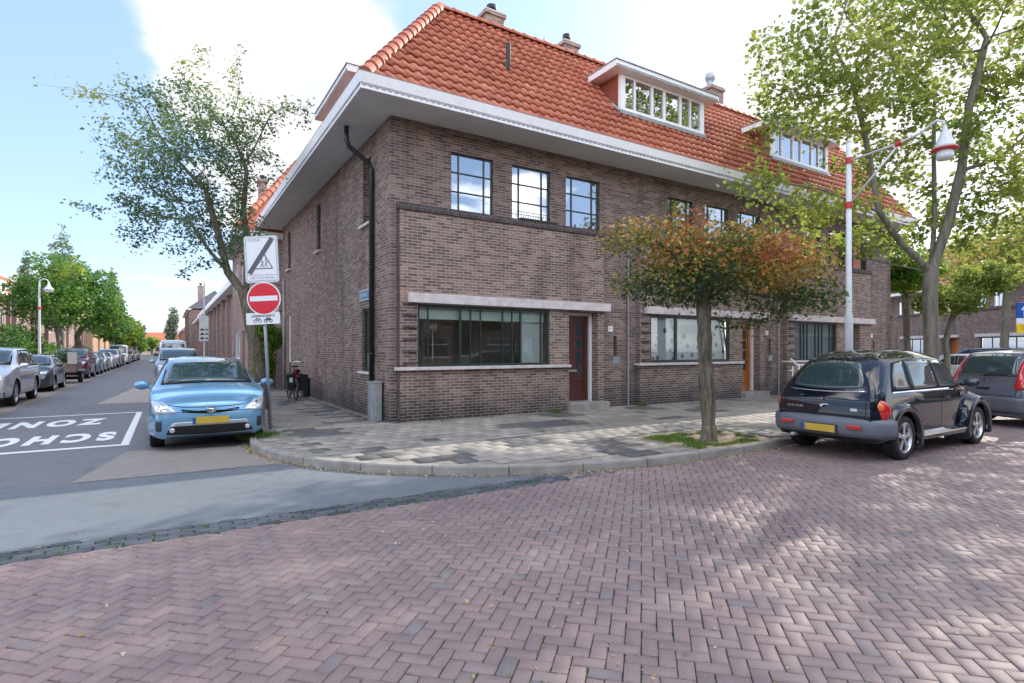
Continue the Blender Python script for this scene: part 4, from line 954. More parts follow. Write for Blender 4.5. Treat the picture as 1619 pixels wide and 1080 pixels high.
def hatch(name, label, pm, L=4.25, W=.88, H=1.48, hood=.78, cowl=.98, belt=.93, tail=.96, xh=.30, xc=1.18, xr=-1.35, rw=.31, wb=2.6, group=None, suv=False, zb=.19, tailx=.10, cat='car', detail=True, rearslope=None, nose=.66):
    f = L/2; r_ = -L/2; ax = (f-.86, f-.86-wb); zt = H-.09; wt = W*.72 if not suv else W*.78; zm = .52 if not suv else .62
    S = [st_hood(r_+.05, W*.80, zb+.12, zm-.02, tail-.10, tail, xo=(.06, .05, .01, -.02, .03), xu=(.05, .06, .06, .05, .04), wy=(.92, .85, .75, .42, 0)),
         st_hood(r_+.10, W*.93, zb+.05, zm, tail-.06, tail+.02, xo=(0, 0, 0, .0, 0), xu=(.02, .02, .03, .0, -.03), wy=(.93, .86, .78, .42, 0)),
         st_hood(r_+.24, W*.985, zb, zm, tail-.03, tail+.06, xu=(-.02, -.06, -.10, -.14, -.16), wy=(.93, .87, .80, .44, 0)),
         st_roof(xr, W, zb, zm, belt+.01, wt-.02, zt-.05, H-.06, x5=-.25, x6=-.05, x9=-.12),
         st_roof((xr+xh)/2-.1, W, zb, zm, belt, wt, zt, H),
         st_roof(xh, W, zb, zm, belt-.02, wt-.01, zt-.02, H-.035, x6=-.02, x9=.06),
         st_low(xc-.12, W*.995, zb, zm, cowl-.07)+[(xc-.12, .94*W, cowl-.035), (xc-.08, .89*W, cowl-.02), (xc-.02, .84*W, cowl-.005), (xc+.10, .48*W, cowl+.02), (xc+.14, 0, cowl+.03)],
         st_hood(xc+.35, W*.985, zb, zm, cowl-.10, (cowl+hood)/2+.05),
         st_hood(f-.32, W*.95, zb, zm, hood-.07, hood+.02, xo=(0,)*5),
         st_hood(f-.10, W*.86, zb+.02, zm-.03, hood-.14, hood-.06, xu=(-.04, -.03, -.01, .02, .03), xo=(0, 0, 0, .02, 0)),
         st_hood(f-.02, W*.70, zb+.06, .46, nose-.10, nose-.06, xo=(-.04, -.03, -.01, 0, -.02), xu=(-.02, -.02, -.01, 0, 0))]
    c = Car(name, label, S, pm, ax, rw, W, zb=zb, flare=.02, flr=rw+.2, group=group, cat=cat)
    # glass
    xa = xc-.16; k = .02
    c.patch('windscreen_surround', UNDER, 'F', [(-W*.80, cowl+.005), (W*.80, cowl+.005), (wt-.04, H-.045), (-wt+.04, H-.045)], off=.003, curve=(.03, 0, .025, 0), n=14)
    c.patch('windscreen', CARGL, 'F', [(-W*.77, cowl+.03), (W*.77, cowl+.03), (wt-.07, H-.065), (-wt+.07, H-.065)], off=.007, curve=(.03, 0, .025, 0), n=14)
    c.patch('rear_window', CARGL, 'B', [(-W*.68, tail+.10), (W*.68, tail+.10), (wt-.13, H-.16), (-wt+.13, H-.16)], off=.006, curve=(.01, 0, .02, 0), n=12)
    zb0, zt0 = belt+.045, zt-.025; mid = (ax[0]+ax[1])/2-.02
    c.sides('window_surround', UNDER, [(xr-.28, zb0-.01), (xa-.20, zb0-.015), (xh-.03, zt0+.01), (xr+.02, zt0-.0)], off=.0025, n=22, m_=8, curve=(0, -.10, .02, 0))
    c.sides('side_window', CARGL, [(mid+.03, zb0+.015), (xa-.27, zb0+.015), (xh-.09, zt0-.015), (mid+.02, zt0-.012)], off=.006, n=12, m_=8, curve=(0, -.09, .008, 0))
    c.sides('side_window', CARGL, [(ax[1]+.30, zb0+.02), (mid-.05, zb0+.015), (mid-.05, zt0-.012), (xr+.30, zt0-.018)], off=.006, n=10, m_=8, curve=(0, 0, .006, 0))
    c.sides('quarter_window', CARGL, [(xr-.10, zb0+.04), (ax[1]+.22, zb0+.02), (xr+.22, zt0-.02), (xr+.08, zt0-.03)], off=.006, n=6, m_=6)
    zd = zb+.12
    c.line('S', [(mid, zb0), (mid, zd)]); c.line('S', [(xa-.10, belt-.06), (xa-.02, zd+.15), (ax[0]-rw-.08, zd)]); c.line('S', [(mid, zd), (ax[0]-rw-.08, zd)]); c.line('S', [(ax[1]+.26, zb0), (ax[1]+.30, rw+.3)]); c.line('S', [(mid, zd), (ax[1]+rw+.10, zd)])
    for x in (mid+.16, ax[1]+.40): c.sides('door_handle', pm, [(x-.10, belt-.12), (x+.08, belt-.12), (x+.08, belt-.085), (x-.10, belt-.085)], off=.022, rnd=.5, n=6, m_=4)
    c.mirrors(xa+.0, W*.93, belt+.04, pm)
    return c, ax, mid, S
def face_front(c, f, W, hood, nose, lamp=LGCLR, grille=UNDER, y=1.0):
    pass

# ---- light blue hatchback in the foreground
BLUE = paint('light metallic blue', (.145, .33, .50), .4, .3)
c, ax, mid, S = hatch('blue_hatchback', 'light blue metallic hatchback parked nose-out beside the no entry sign', BLUE, L=4.46, W=.872, H=1.49, hood=.83, cowl=1.02, belt=.94, tail=1.02, xh=.42, xc=1.42, xr=-1.25, rw=.315, wb=2.7, nose=.70, cat='car')
c.line('F', [(-.72, .76), (-.40, .705), (0, .69), (.40, .705), (.72, .76)], .012)
c.pair('headlight', LGCLR, 'F', [(.46, .615), (.80, .60), (.83, .80), (.66, .79)], off=.012, rnd=.3, bulge=.02, n=10, m_=8)
c.pair('headlight_reflector', CHROME, 'F', [(.60, .655), (.70, .65), (.71, .74), (.64, .73)], off=.034, rnd=.8, bulge=.008, n=6, m_=5)
c.patch('upper_grille', UNDER, 'F', [(-.40, .625), (.40, .625), (.42, .672), (-.42, .672)], off=.004, curve=(-.035, 0, -.035, 0), n=14, m_=3)
c.patch('lower_grille_surround', ALU, 'F', [(-.60, .36), (.60, .36), (.53, .47), (-.53, .47)], off=.006, curve=(-.02, 0, 0, 0), n=14)
c.patch('lower_grille', UNDER, 'F', [(-.62, .285), (.62, .285), (.56, .41), (-.56, .41)], off=.012, curve=(-.02, 0, 0, 0), n=14)
c.pair('fog_lamp', LGCLR, 'F', [(.50, .31), (.575, .31), (.575, .385), (.50, .385)], off=.022, rnd=1, bulge=.01)
c.pair('bumper_vent', PLAST, 'F', [(.68, .34), (.76, .34), (.76, .50), (.68, .50)], off=.005)
c.patch('front_lip', PLAST, 'F', [(-.62, .225), (.62, .225), (.60, .245), (-.60, .245)], off=.01, n=14, m_=2)
c.plate('F', .485)
for k, (a, b_) in enumerate((((.0, .065), (.085, .042)), ((0, .038), (.03, .042)))):   # oval emblem of rings
    h, nn = c.cast('F', 0, .648); m = MB(); m.tube([(h.x+.03, a*math.cos(t*math.pi/8) if k == 0 and False else (b_[0] if k == 0 else .026)*math.cos(t*math.pi/8)*.85, .655+(b_[1] if k == 0 else .042)*math.sin(t*math.pi/8)*(1.15 if k == 0 else 1)) for t in range(16)], .0075, 6, closed=True); m.build('emblem', CHROME, c.root)
h, nn = c.cast('F', 0, .648); m = MB(); m.tube([(h.x+.03, .062*math.cos(t*math.pi/8), .682+.016*math.sin(t*math.pi/8)) for t in range(16)], .007, 6, closed=True); m.build('emblem', CHROME, c.root)
c.line('F', [(.50, 1.05), (-.05, 1.075)], .018, UNDER, 'wiper', off=.014); c.line('F', [(-.10, 1.05), (-.60, 1.08)], .018, UNDER, 'wiper', off=.014)
place(c.root, .60, 10.2+2.23, -90)

# ---- black retro hatchback
b = NB('glossy black paint'); b.base((.005, .008, .016)); b.set(.5, spec=0, coat=1); b.b.inputs['Coat Roughness'].default_value = .02; b.b.inputs['Coat IOR'].default_value = 1.6; BLK = b.m
W = .80; f = 2.145; zb = .24
def ptc_end(x, w, zs, xo, xu, zc, zt_=None): return None
zm = .55
S = [[(-2.06, 0, .34), (-2.05, .58, .34), (-2.07, .66, .40), (-2.08, .68, .62), (-2.05, .66, .86), (-2.00, .64, .98), (-1.90, .57, 1.15), (-1.83, .47, 1.28), (-1.79, .25, 1.36), (-1.78, 0, 1.37)],
     [(-2.02, 0, .28), (-2.00, .66, .28), (-1.99, .75, .36), (-1.98, .76, .62), (-1.96, .74, .86), (-1.92, .71, 1.0), (-1.80, .62, 1.20), (-1.68, .51, 1.36), (-1.63, .27, 1.46), (-1.63, 0, 1.46)],
     [(-1.80, 0, .26), (-1.80, .68, .26), (-1.80, .78, .34), (-1.80, .795, .62), (-1.80, .77, .88), (-1.74, .745, 1.02), (-1.55, .635, 1.30), (-1.42, .53, 1.47), (-1.37, .29, 1.555), (-1.36, 0, 1.57)],
     st_roof(-1.0, .79, .25, .60, .97, .58, 1.46, 1.62), st_roof(-.4, .785, .24, .60, .97, .62, 1.47, 1.63), st_roof(.35, .775, .24, .60, .96, .62, 1.43, 1.56, x6=-.02, x9=.08),
     st_low(.98, .74, .24, .6, .93)+[(.98, .70, .965), (1.0, .66, .98), (1.06, .61, .99), (1.16, .34, 1.03), (1.18, 0, 1.04)],
     st_hood(1.45, .66, .24, .55, .86, 1.0, wy=(.92, .84, .68, .36, 0)), st_hood(1.88, .60, .24, .5, .78, .90, wy=(.9, .8, .6, .3, 0)), st_hood(2.05, .58, .28, .45, .66, .78, wy=(.9, .8, .6, .3, 0)), st_hood(2.12, .48, .32, .42, .58, .66)]
c = Car('black_retro_hatchback', 'glossy black retro hatchback with rounded roof, flared wings and grey bumper', S, BLK, (1.29, -1.33), .325, .83, zb=.24, flare=.0, flr=.62, cat='car', n=8)
# bulging wings: separate skins over the wheels
def wing(c, ax, Rw, y_in, y_out, a0, a1, ro, name='wing', z0=.30, taper=.3):
    """fender skin: sweeps an arch profile from the inner body out to the lip"""
    for sg in (1, -1):
        V = []; n = 26; prof = [(ro+taper, y_in, 0), (ro+taper*.80, y_in+.03, 0), (ro+taper*.45, y_out-.03, 0), (ro+.10, y_out, 0), (ro+.03, y_out+.005, 0), (ro, y_out-.01, 0), (ro-.015, y_out-.05, 0), (ro-.02, y_in, 0)]
        for k in range(n+1):
            a = R(a0+(a1-a0)*k/n)
            for r_, y, _ in prof:
                sq = 1.0; V.append((ax+math.cos(a)*r_*(1.06 if r_ > ro+.05 else 1), sg*y, Rw+math.sin(a)*r_))
        m_ = len(prof); Fq = [(i*m_+j, i*m_+j+1, (i+1)*m_+j+1, (i+1)*m_+j) for i in range(n) for j in range(m_-1)]+[tuple(range(m_))[::-1], tuple(n*m_+j for j in range(m_))]
        m = MB(); m.add(V, Fq); o = m.build(name, c.paint, c.root, smooth=True)
        o.modifiers.new('sub', 'SUBSURF').levels = 1; o.modifiers['sub'].render_levels = 1
wing(c, -1.33, .325, .60, .852, -22, 176, .385, taper=.26); wing(c, 1.29, .325, .56, .852, -22, 205, .385, taper=.27)
c.patch('rear_window', CARGL, 'B', [(-.56, 1.05), (.56, 1.05), (.39, 1.42), (-.39, 1.42)], off=.006, rnd=.30, n=16, m_=10, curve=(-.02, 0, .03, 0))
c.line('B', [(-.62, .66), (-.60, .98), (-.53, 1.30), (-.40, 1.46), (0, 1.50), (.40, 1.46), (.53, 1.30), (.60, .98), (.62, .66)], .01); c.line('B', [(-.62, .66), (.62, .66)], .01)
c.patch('chrome_strip', CHROME, 'B', [(-.56, 1.005), (.56, 1.005), (.56, 1.018), (-.56, 1.018)], off=.012, n=14, m_=2, curve=(-.02, 0, -.02, 0))
h, nn = c.cast('B', 0, .80); m = MB(); m.tube([(h.x-.025, -.10, .795), (h.x-.03, -.05, .80), (h.x-.035, 0, .79), (h.x-.03, .05, .80), (h.x-.025, .10, .795)], [.003, .009, .013, .009, .003], 8); m.tube([(h.x-.03, -.03, .80), (h.x-.05, 0, .76), (h.x-.03, .03, .80)], .008, 6); m.build('wing_badge', CHROME, c.root, smooth=True)
m = MB(); m.box((h.x-.03, -.012, .875), (h.x+.01, .012, .90)); m.build('hatch_lock', CHROME, c.root)
h, nn = c.cast('B', -.45, .745); m = MB(); m.box((h.x-.012, -.50, .725), (h.x+.02, -.41, .765)); m.build('badge_plate', POLEW, c.root)
h, nn = c.cast('B', .42, .74); text_mesh('CHRYSLER', .05, CHROME, 'maker_lettering', Matrix.Translation((h.x-.008, .42, .745))@Matrix.Rotation(R(-90), 4, 'Z')@Matrix.Rotation(R(90), 4, 'X'), c.root, ext=.002, sx=1.1)
# bumper
m = MB(); V = []; prof = [(.0, .36), (.055, .35), (.085, .42), (.09, .55), (.07, .61), (.0, .63)]; ns = 28
for k in range(ns+1):
    t = -1+2*k/ns; a = t*R(88); y = math.copysign(abs(math.sin(a))**.55, t)*.80; x = -1.98+.52*(1-abs(math.cos(a))**.35)-.10
    for d, z in prof: V.append((x-d*math.cos(a)**1 if abs(t) < .9 else x-d*.3, y+math.copysign(d*abs(math.sin(a))**3, t), z))
m_ = len(prof); m.add(V, [(i*m_+j, (i+1)*m_+j, (i+1)*m_+j+1, i*m_+j+1) for i in range(ns) for j in range(m_-1)]+[tuple(range(m_)), tuple(ns*m_+j for j in range(m_))[::-1]])
GREYB = plain('weathered grey bumper', (.125, .14, .17), .5, var=.1); bo = m.build('rear_bumper', GREYB, c.root, smooth=True)
for sg in (1, -1):
    m = MB(); m.box((-2.185, sg*.50-.10, .475), (-2.165, sg*.50+.10, .535)); m.build('bumper_lamp', LGRED, bo, bevel=.01)
m = MB(); m.box((-2.186, -.27, .385), (-2.16, .27, .52)); m.build('plate_recess', PLAST, bo, bevel=.004)
m = MB(); m.box((-2.20, -.245, .40), (-2.187, .245, .505)); po = m.build('licence_plate', PLATE, c.root, bevel=.003)
m = MB(); m.box((-2.2015, .20, .404), (-2.2005, .245, .501)); m.build('plate_strip', BLUEP, po)
m = MB(); m.tube([(-1.6, .45, .30), (-2.14, .45, .29)], .03, 10); m.build('exhaust', ALU, c.root, smooth=True)
# tail lamps: tear drops
for sg in (1, -1):
    for nm, mat, (y, z, ry, rz, of) in (('tail_lamp', LGRED, (.725, .735, .150, .165, 0.01)), ('indicator_lamp', LGORG, (.728, .79, .10, .082, .012))):
        m = MB(); Mx = Matrix.Translation((-1.925-of, sg*y, z))@Matrix.Rotation(sg*R(-38), 4, 'Z')@Matrix.Rotation(sg*R(-18), 4, 'X')@Matrix.Diagonal((.05, ry, rz, 1)); m.lathe([(math.sin(math.pi*k/10), -math.cos(math.pi*k/10)) for k in range(11)], 18, Mx); m.build(nm, mat, c.root, smooth=True)
# side glass
c.sides('window_surround', UNDER, [(-1.62, 1.005), (.98, 1.0), (.28, 1.45), (-1.30, 1.42)], off=.003, n=26, m_=10, curve=(0, -.10, .05, -.04))
c.sides('side_window', CARGL, [(-.02, 1.03), (.82, 1.03), (.22, 1.43), (-.10, 1.45)], off=.008, n=14, m_=8, curve=(0, -.09, .01, 0))
c.sides('side_window', CARGL, [(-.93, 1.03), (-.10, 1.03), (-.18, 1.45), (-.88, 1.45)], off=.008, n=12, m_=8, curve=(0, 0, .01, 0))
c.sides('quarter_window', CARGL, [(-1.52, 1.04), (-1.02, 1.03), (-.97, 1.44), (-1.24, 1.41)], off=.008, n=8, m_=8, curve=(0, 0, .01, -.05))
c.patch('windscreen', CARGL, 'F', [(-.60, 1.06), (.60, 1.06), (.50, 1.47), (-.50, 1.47)], off=.006, n=14, curve=(.02, 0, .02, 0))
c.line('S', [(-1.60, .995), (.95, .99)], .018, CHROME, 'chrome_strip', off=.008)
c.line('S', [(-.05, 1.0), (-.05, .40)]); c.line('S', [(.86, .98), (.86, .62)]); c.line('S', [(-.94, 1.0), (-.94, .80)]); c.line('S', [(-1.62, .93), (.9, .93)], .006)
for x in (.12, -.80):
    for sg in (1, -1):
        h, nn = c.cast('L' if sg > 0 else 'R', x, .86); m = MB(); m.tube([(x-.09, h.y, .86), (x-.07, h.y+sg*.03, .865), (x+.07, h.y+sg*.03, .865), (x+.09, h.y, .86)], .014, 8); m.build('door_handle', CHROME if False else BLK, c.root, smooth=True)
for sg in (1, -1):   # running board with bright strip
    m = MB(); m.prism([(-.98, sg*.70, .24), (-.98, sg*.825, .26), (-.98, sg*.825, .335), (-.98, sg*.765, .385), (-.98, sg*.70, .45)], (1.92, 0, 0)); o = m.build('running_board', BLK, c.root, smooth=False)
    m = MB(); m.prism([(-.97, sg*.833, .315), (-.97, sg*.829, .342), (-.97, sg*.815, .342)], (1.88, 0, 0)); m.build('sill_strip', CHROME, o)
c.mirrors(.80, .72, 1.04, BLK, 1.0)
place(c.root, 10.52, 4.66, 0); PTC = c

# ---- dark grey estate behind it
GREY = paint('dark slate grey paint', (.13, .14, .19), .3, .3)
c, ax, mid, S = hatch('grey_estate_car', 'dark slate grey estate car with tall red tail lamps at the right edge', GREY, L=4.5, W=.885, H=1.63, hood=.9, cowl=1.08, belt=1.0, tail=1.0, xh=.5, xc=1.3, xr=-1.75, rw=.33, wb=2.65, suv=True)
c.pair('tail_lamp', LGRED, 'B', [(.66, .80), (.86, .80), (.77, 1.46), (.64, 1.46)], off=.02, n=4, m_=14)
c.patch('rear_window', CARGL, 'B', [(-.64, 1.06), (.64, 1.06), (.56, 1.50), (-.56, 1.50)], off=.012, n=14, curve=(0, 0, .02, 0))
c.patch('rear_bumper', GREYB, 'B', [(-.82, .32), (.82, .32), (.83, .62), (-.83, .62)], off=.045, n=16, m_=6)
c.line('B', [(-.66, .66), (.66, .66)], .012); c.line('B', [(-.70, .66), (-.70, .85)], .01); c.line('B', [(.70, .66), (.70, .85)], .01)
c.plate('B', .56, w_=.5)
h, nn = c.cast('B', 0, .93); m = MB()
for a in (90, 210, 330):   # three-pointed emblem of rhombs
    ca, sa = math.cos(R(a)), math.sin(R(a)); m.prism([(h.x-.03, 0, .94), (h.x-.03, ca*.03-sa*.016, .94+sa*.03+ca*.016), (h.x-.03, ca*.06, .94+sa*.06), (h.x-.03, ca*.03+sa*.016, .94+sa*.03-ca*.016)], (.012, 0, 0))
m.build('emblem', CHROME, c.root)
m = MB(); h, nn = c.cast('B', 0, 1.08); m.tube([(h.x-.03, 0, 1.06), (h.x-.03, -.10, 1.08), (h.x+.02, -.48, 1.09)], .012, 6); m.build('rear_wiper', UNDER, c.root)
h, nn = c.cast('B', 0, .80); m = MB(); m.box((h.x-.02, -.14, .77), (h.x+.02, .14, .81)); m.build('hatch_handle', UNDER, c.root)
m = MB(); m.tube([(-2.0, .52, .30), (-2.24, .52, .29)], .04, 10); m.build('exhaust', CHROME, c.root, smooth=True)
place(c.root, 17.05, 3.93, -24); GREYCAR = c

# ---- cars of the left row
def lights_front(c, W, hood, nose, grille=True):
    c.pair('headlight', LGCLR, 'F', [(W*.50, hood-.20), (W*.82, hood-.17), (W*.84, hood-.05), (W*.55, hood-.09)], off=.012, rnd=.3, bulge=.01, n=6, m_=4)
    c.patch('grille', UNDER, 'F', [(-W*.42, hood-.22), (W*.42, hood-.22), (W*.44, hood-.10), (-W*.44, hood-.10)], off=.006, n=8, m_=4)
    c.patch('lower_grille', UNDER, 'F', [(-W*.62, .30), (W*.62, .30), (W*.58, .42), (-W*.58, .42)], off=.006, n=8, m_=3)
    c.plate('F', .50)
def lights_back(c, W, tail):
    c.pair('tail_lamp', LGRED, 'B', [(W*.66, tail-.20), (W*.86, tail-.18), (W*.84, tail-.03), (W*.64, tail-.05)], off=.012, n=4, m_=4); c.plate('B', tail-.30)
SILV = paint('silver metallic paint', (.66, .66, .67), .6, .3); NAVY = paint('dark anthracite paint', (.045, .05, .06), .4, .3); BURG = paint('burgundy paint', (.13, .02, .035), .35, .3)
PBLU = paint('pale blue grey paint', (.30, .37, .43), .5, .3); WHT = paint('white car paint', (.72, .73, .74), 0, .3); GREN = paint('dark green grey paint', (.06, .085, .085), .3, .3)
suv, ax, mid, S = hatch('silver_suv', 'silver SUV facing the camera in front of the left street lamp', SILV, L=4.63, W=.93, H=1.71, hood=1.02, cowl=1.17, belt=1.07, tail=1.12, xh=.35, xc=1.25, xr=-1.55, rw=.37, wb=2.77, suv=True, zb=.26, nose=.9, group='cars parked along the left kerb'); lights_front(suv, .93, 1.02, .9)
suv.patch('bumper_trim', PLAST, 'F', [(-.78, .30), (.78, .30), (.80, .44), (-.80, .44)], off=.01, n=12, m_=3)
place(suv.root, -4.62, 20.3+2.3, -90)
sm_, ax, mid, S = hatch('small_dark_car', 'small anthracite hatchback between the silver SUV and the planted trailer', NAVY, L=3.99, W=.85, H=1.45, hood=.86, cowl=1.0, belt=.93, tail=.96, xh=.3, xc=1.1, xr=-1.2, rw=.30, wb=2.5, nose=.7, group='cars parked along the left kerb'); lights_front(sm_, .85, .86, .7)
place(sm_.root, -4.60, 27.0+2.1, -90)
mpv, ax, mid, S = hatch('burgundy_car', 'burgundy people carrier with dark windscreen just behind the planted trailer', BURG, L=4.5, W=.9, H=1.72, hood=1.02, cowl=1.15, belt=1.04, tail=1.08, xh=.55, xc=1.4, xr=-1.65, rw=.33, wb=2.75, suv=True, zb=.24, nose=.85, group='cars parked along the left kerb'); lights_front(mpv, .9, 1.02, .85)
place(mpv.root, -4.62, 40.5, -90)
# partial car at the far left edge
bl2, ax, mid, S = hatch('dark_blue_car', 'dark car whose front wheel just shows at the left edge', paint('dark steel blue paint', (.04, .055, .08), .3, .3), L=4.3, W=.88, H=1.45, group='cars parked along the left kerb')
place(bl2.root, -4.62, 17.2, 90)
def clone(src, x, y, yaw, label, group=None, pm=None):
    r_ = copy_tree(src.root); place(r_, x, y, yaw); r_['label'] = label
    if group: r_['group'] = group
    if pm:
        for o in [r_]+list(r_.children_recursive):
            if o.type == 'MESH' and o.data.materials[0] == src.paint:
                o.data = o.data.copy(); o.data.materials[0] = pm
    return r_
GL = 'cars parked along the left kerb'
seq = [(sm_, 46.0, PBLU, 'pale blue grey hatchback right behind the burgundy people carrier'), (sm_, 51.2, SILV, 'silver hatchback, second car behind the burgundy people carrier'), (sm_, 56.8, WHT, 'white hatchback, third car behind the burgundy people carrier'),
       (suv, 62.5, SILV, 'silver SUV further down, fourth car behind the burgundy people carrier'), (sm_, 68.2, NAVY, 'dark hatchback just in front of the white van')]
for src, y, pm, lab in seq: clone(src, -4.6, y, -90, lab, GL, pm)
far = [('pale silver hatchback, first car beyond the white van', SILV), ('burgundy car, second beyond the white van', BURG), ('white car, third beyond the white van', WHT), ('dark car, fourth beyond the white van', NAVY), ('pale blue car, last one readable before the end of the street', PBLU)]
for i, (lab, pm) in enumerate(far): clone((sm_, mpv)[i % 2], -4.6, 82+i*6.2, -90, lab, GL, pm)
# white van on the left, grey van on the right lane
def van(name, label, pm, group=None, cat='van', H=2.05, L=5.0):
    W = .97; f = L/2; zt = H-.16
    S = [st_roof(-f+.02, W*.93, .3, .7, 1.1, W*.82, zt-.02, H-.03), st_roof(-f+.12, W, .26, .7, 1.12, W*.88, zt, H), st_roof(-.8, W, .26, .7, 1.12, W*.88, zt, H+.01), st_roof(f-1.65, W, .26, .7, 1.12, W*.87, zt, H, x9=.1),
         st_low(f-.92, W*.99, .26, .7, 1.12)+[(f-.92, .93*W, 1.16), (f-.88, .88*W, 1.18), (f-.80, .83*W, 1.2), (f-.70, .48*W, 1.22), (f-.66, 0, 1.23)],
         st_hood(f-.35, W*.96, .26, .65, .98, 1.08), st_hood(f-.10, W*.88, .28, .6, .85, .92), st_hood(f-.02, W*.75, .34, .5, .72, .78)]
    c = Car(name, label, S, pm, (f-.9, f-.9-3.0), .34, W, zb=.26, group=group, cat=cat)
    c.patch('windscreen', CARGL, 'F', [(-W*.78, 1.27), (W*.78, 1.27), (W*.74, H-.16), (-W*.74, H-.16)], off=.007, n=12, curve=(.02, 0, .02, 0))
    c.sides('side_window', CARGL, [(f-2.1, 1.2), (f-1.05, 1.2), (f-1.55, zt-.05), (f-2.1, zt-.03)], off=.006); c.sides('side_window', CARGL, [(-1.6, 1.2), (f-2.3, 1.2), (f-2.3, zt-.03), (-1.6, zt-.03)], off=.006)
    c.patch('rear_window', CARGL, 'B', [(-W*.7, 1.2), (W*.7, 1.2), (W*.68, zt-.05), (-W*.68, zt-.05)], off=.006)
    lights_front(c, W, 1.0, .8); c.mirrors(f-1.15, W*.95, 1.22, PLAST, 1.5); c.pair('tail_lamp', LGRED, 'B', [(W*.80, .8), (W*.9, .8), (W*.88, 1.2), (W*.78, 1.2)], off=.01, n=3, m_=4)
    return c
vn = van('white_van', 'white van parked in the middle of the left row of cars', WHT, GL, H=2.2); place(vn.root, -4.6, 75.5, -90)
GRR = 'cars parked along the right kerb behind the blue hatchback'
cb_ = clone(mpv, .42, 30.0, -90, 'silvery blue car whose roof shows behind the light blue hatchback', GRR, PBLU); cb_['group'] = GRR
vb = van('pale_blue_van', 'pale blue van parked behind the hatchbacks at the right kerb', paint('pale van blue', (.52, .60, .66), .2, .3), GRR, H=2.36); place(vb.root, .35, 50.0, -90)
for y, pm, lab in ((58, NAVY, 'dark car hidden mostly behind the pale blue van'),): clone(sm_, .5, y, -90, lab, GRR, pm)
# two cars far right behind the tree trunk
clone(sm_, 30.2, 10.6, 95, 'pale car behind the maple trunk, roof only', 'cars parked beyond the end of the terrace', WHT); clone(mpv, 33.0, 10.4, 95, 'dark blue car between the maple trunk and the grey estate car', 'cars parked beyond the end of the terrace', paint('navy paint', (.03, .05, .12), .3, .3))

# ============================================================ TREES
FWv = np.array([math.sin(TH), math.cos(TH), 0]); RTv = np.array([math.cos(TH), -math.sin(TH), 0])
def wp(px, py, dep):   # world point seen at a photo pixel at a given depth
    return np.array(FWv*dep+RTv*((px-809.5)/F_PX*dep)+np.array([0, 0, H_CAM+(553-py)/F_PX*dep]))
def cloud(ells, n, seed, shell=.35, hole=0, hs=1.0):
    """points in ellipsoids given by world centre and radii; noise opens gaps"""
    g = np.random.default_rng(seed); out_ = []; vol = np.array([e[1][0]*e[1][1]*e[1][2] for e in ells]); cnt = (n*vol/vol.sum()).astype(int)+3
    for (c, r_), k in zip(ells, cnt):
        got = 0
        while got < k:
            d = g.normal(size=3); d /= np.linalg.norm(d); p = np.array(c)+d*(g.random()**shell)*np.array(r_)
            if hole and mnoise.noise(Vector(p*hs)+Vector((seed, 0, 0))) < hole-.5: 
                if g.random() < .85: got += .3; continue
            out_.append(p); got += 1
    return np.array(out_)
def grow(trunks, attr, step=.28, kill=.45, maxit=120, infl=99):
    """space colonisation; trunks: list of polylines. returns nodes, parent"""
    nodes = []; par = []
    for tr, at in trunks:
        prev = -1 if at is None else int(np.argmin([np.linalg.norm(np.array(at)-q) for q in nodes]))
        pts = [np.array(p, float) for p in tr]; cur = pts[0]
        if at is None: nodes.append(cur); par.append(-1); prev = 0
        for p in pts[1:]:
            L = np.linalg.norm(p-cur); k = max(1, int(L/step))
            for i in range(1, k+1): nodes.append(cur+(p-cur)*i/k); par.append(prev); prev = len(nodes)-1
            cur = p
    N_ = np.array(nodes); attr = attr.copy(); nn = np.argmin(((attr[:, None]-N_[None])**2).sum(2), 1); nd = np.sqrt(((attr-N_[nn])**2).sum(1))
    for it in range(maxit):
        if len(attr) == 0: break
        m_ = nd < infl; d = attr[m_]-N_[nn[m_]]; d /= np.linalg.norm(d, axis=1, keepdims=True)+1e-9
        u, inv = np.unique(nn[m_], return_inverse=True); s = np.zeros((len(u), 3)); np.add.at(s, inv, d); s += rng.normal(0, .22, s.shape); s[:, 2] += .04
        s /= np.linalg.norm(s, axis=1, keepdims=True)+1e-9; new = N_[u]+s*step; base = len(N_); N_ = np.vstack([N_, new]); par += list(u)
        dn = ((attr[:, None]-new[None])**2).sum(2); k = dn.argmin(1); dd = np.sqrt(dn.min(1)); b_ = dd < nd; nn = np.where(b_, base+k, nn); nd = np.where(b_, dd, nd)
        keep = nd > kill; attr, nn, nd = attr[keep], nn[keep], nd[keep]
        if len(N_) > 9000: break
    return N_, np.array(par)
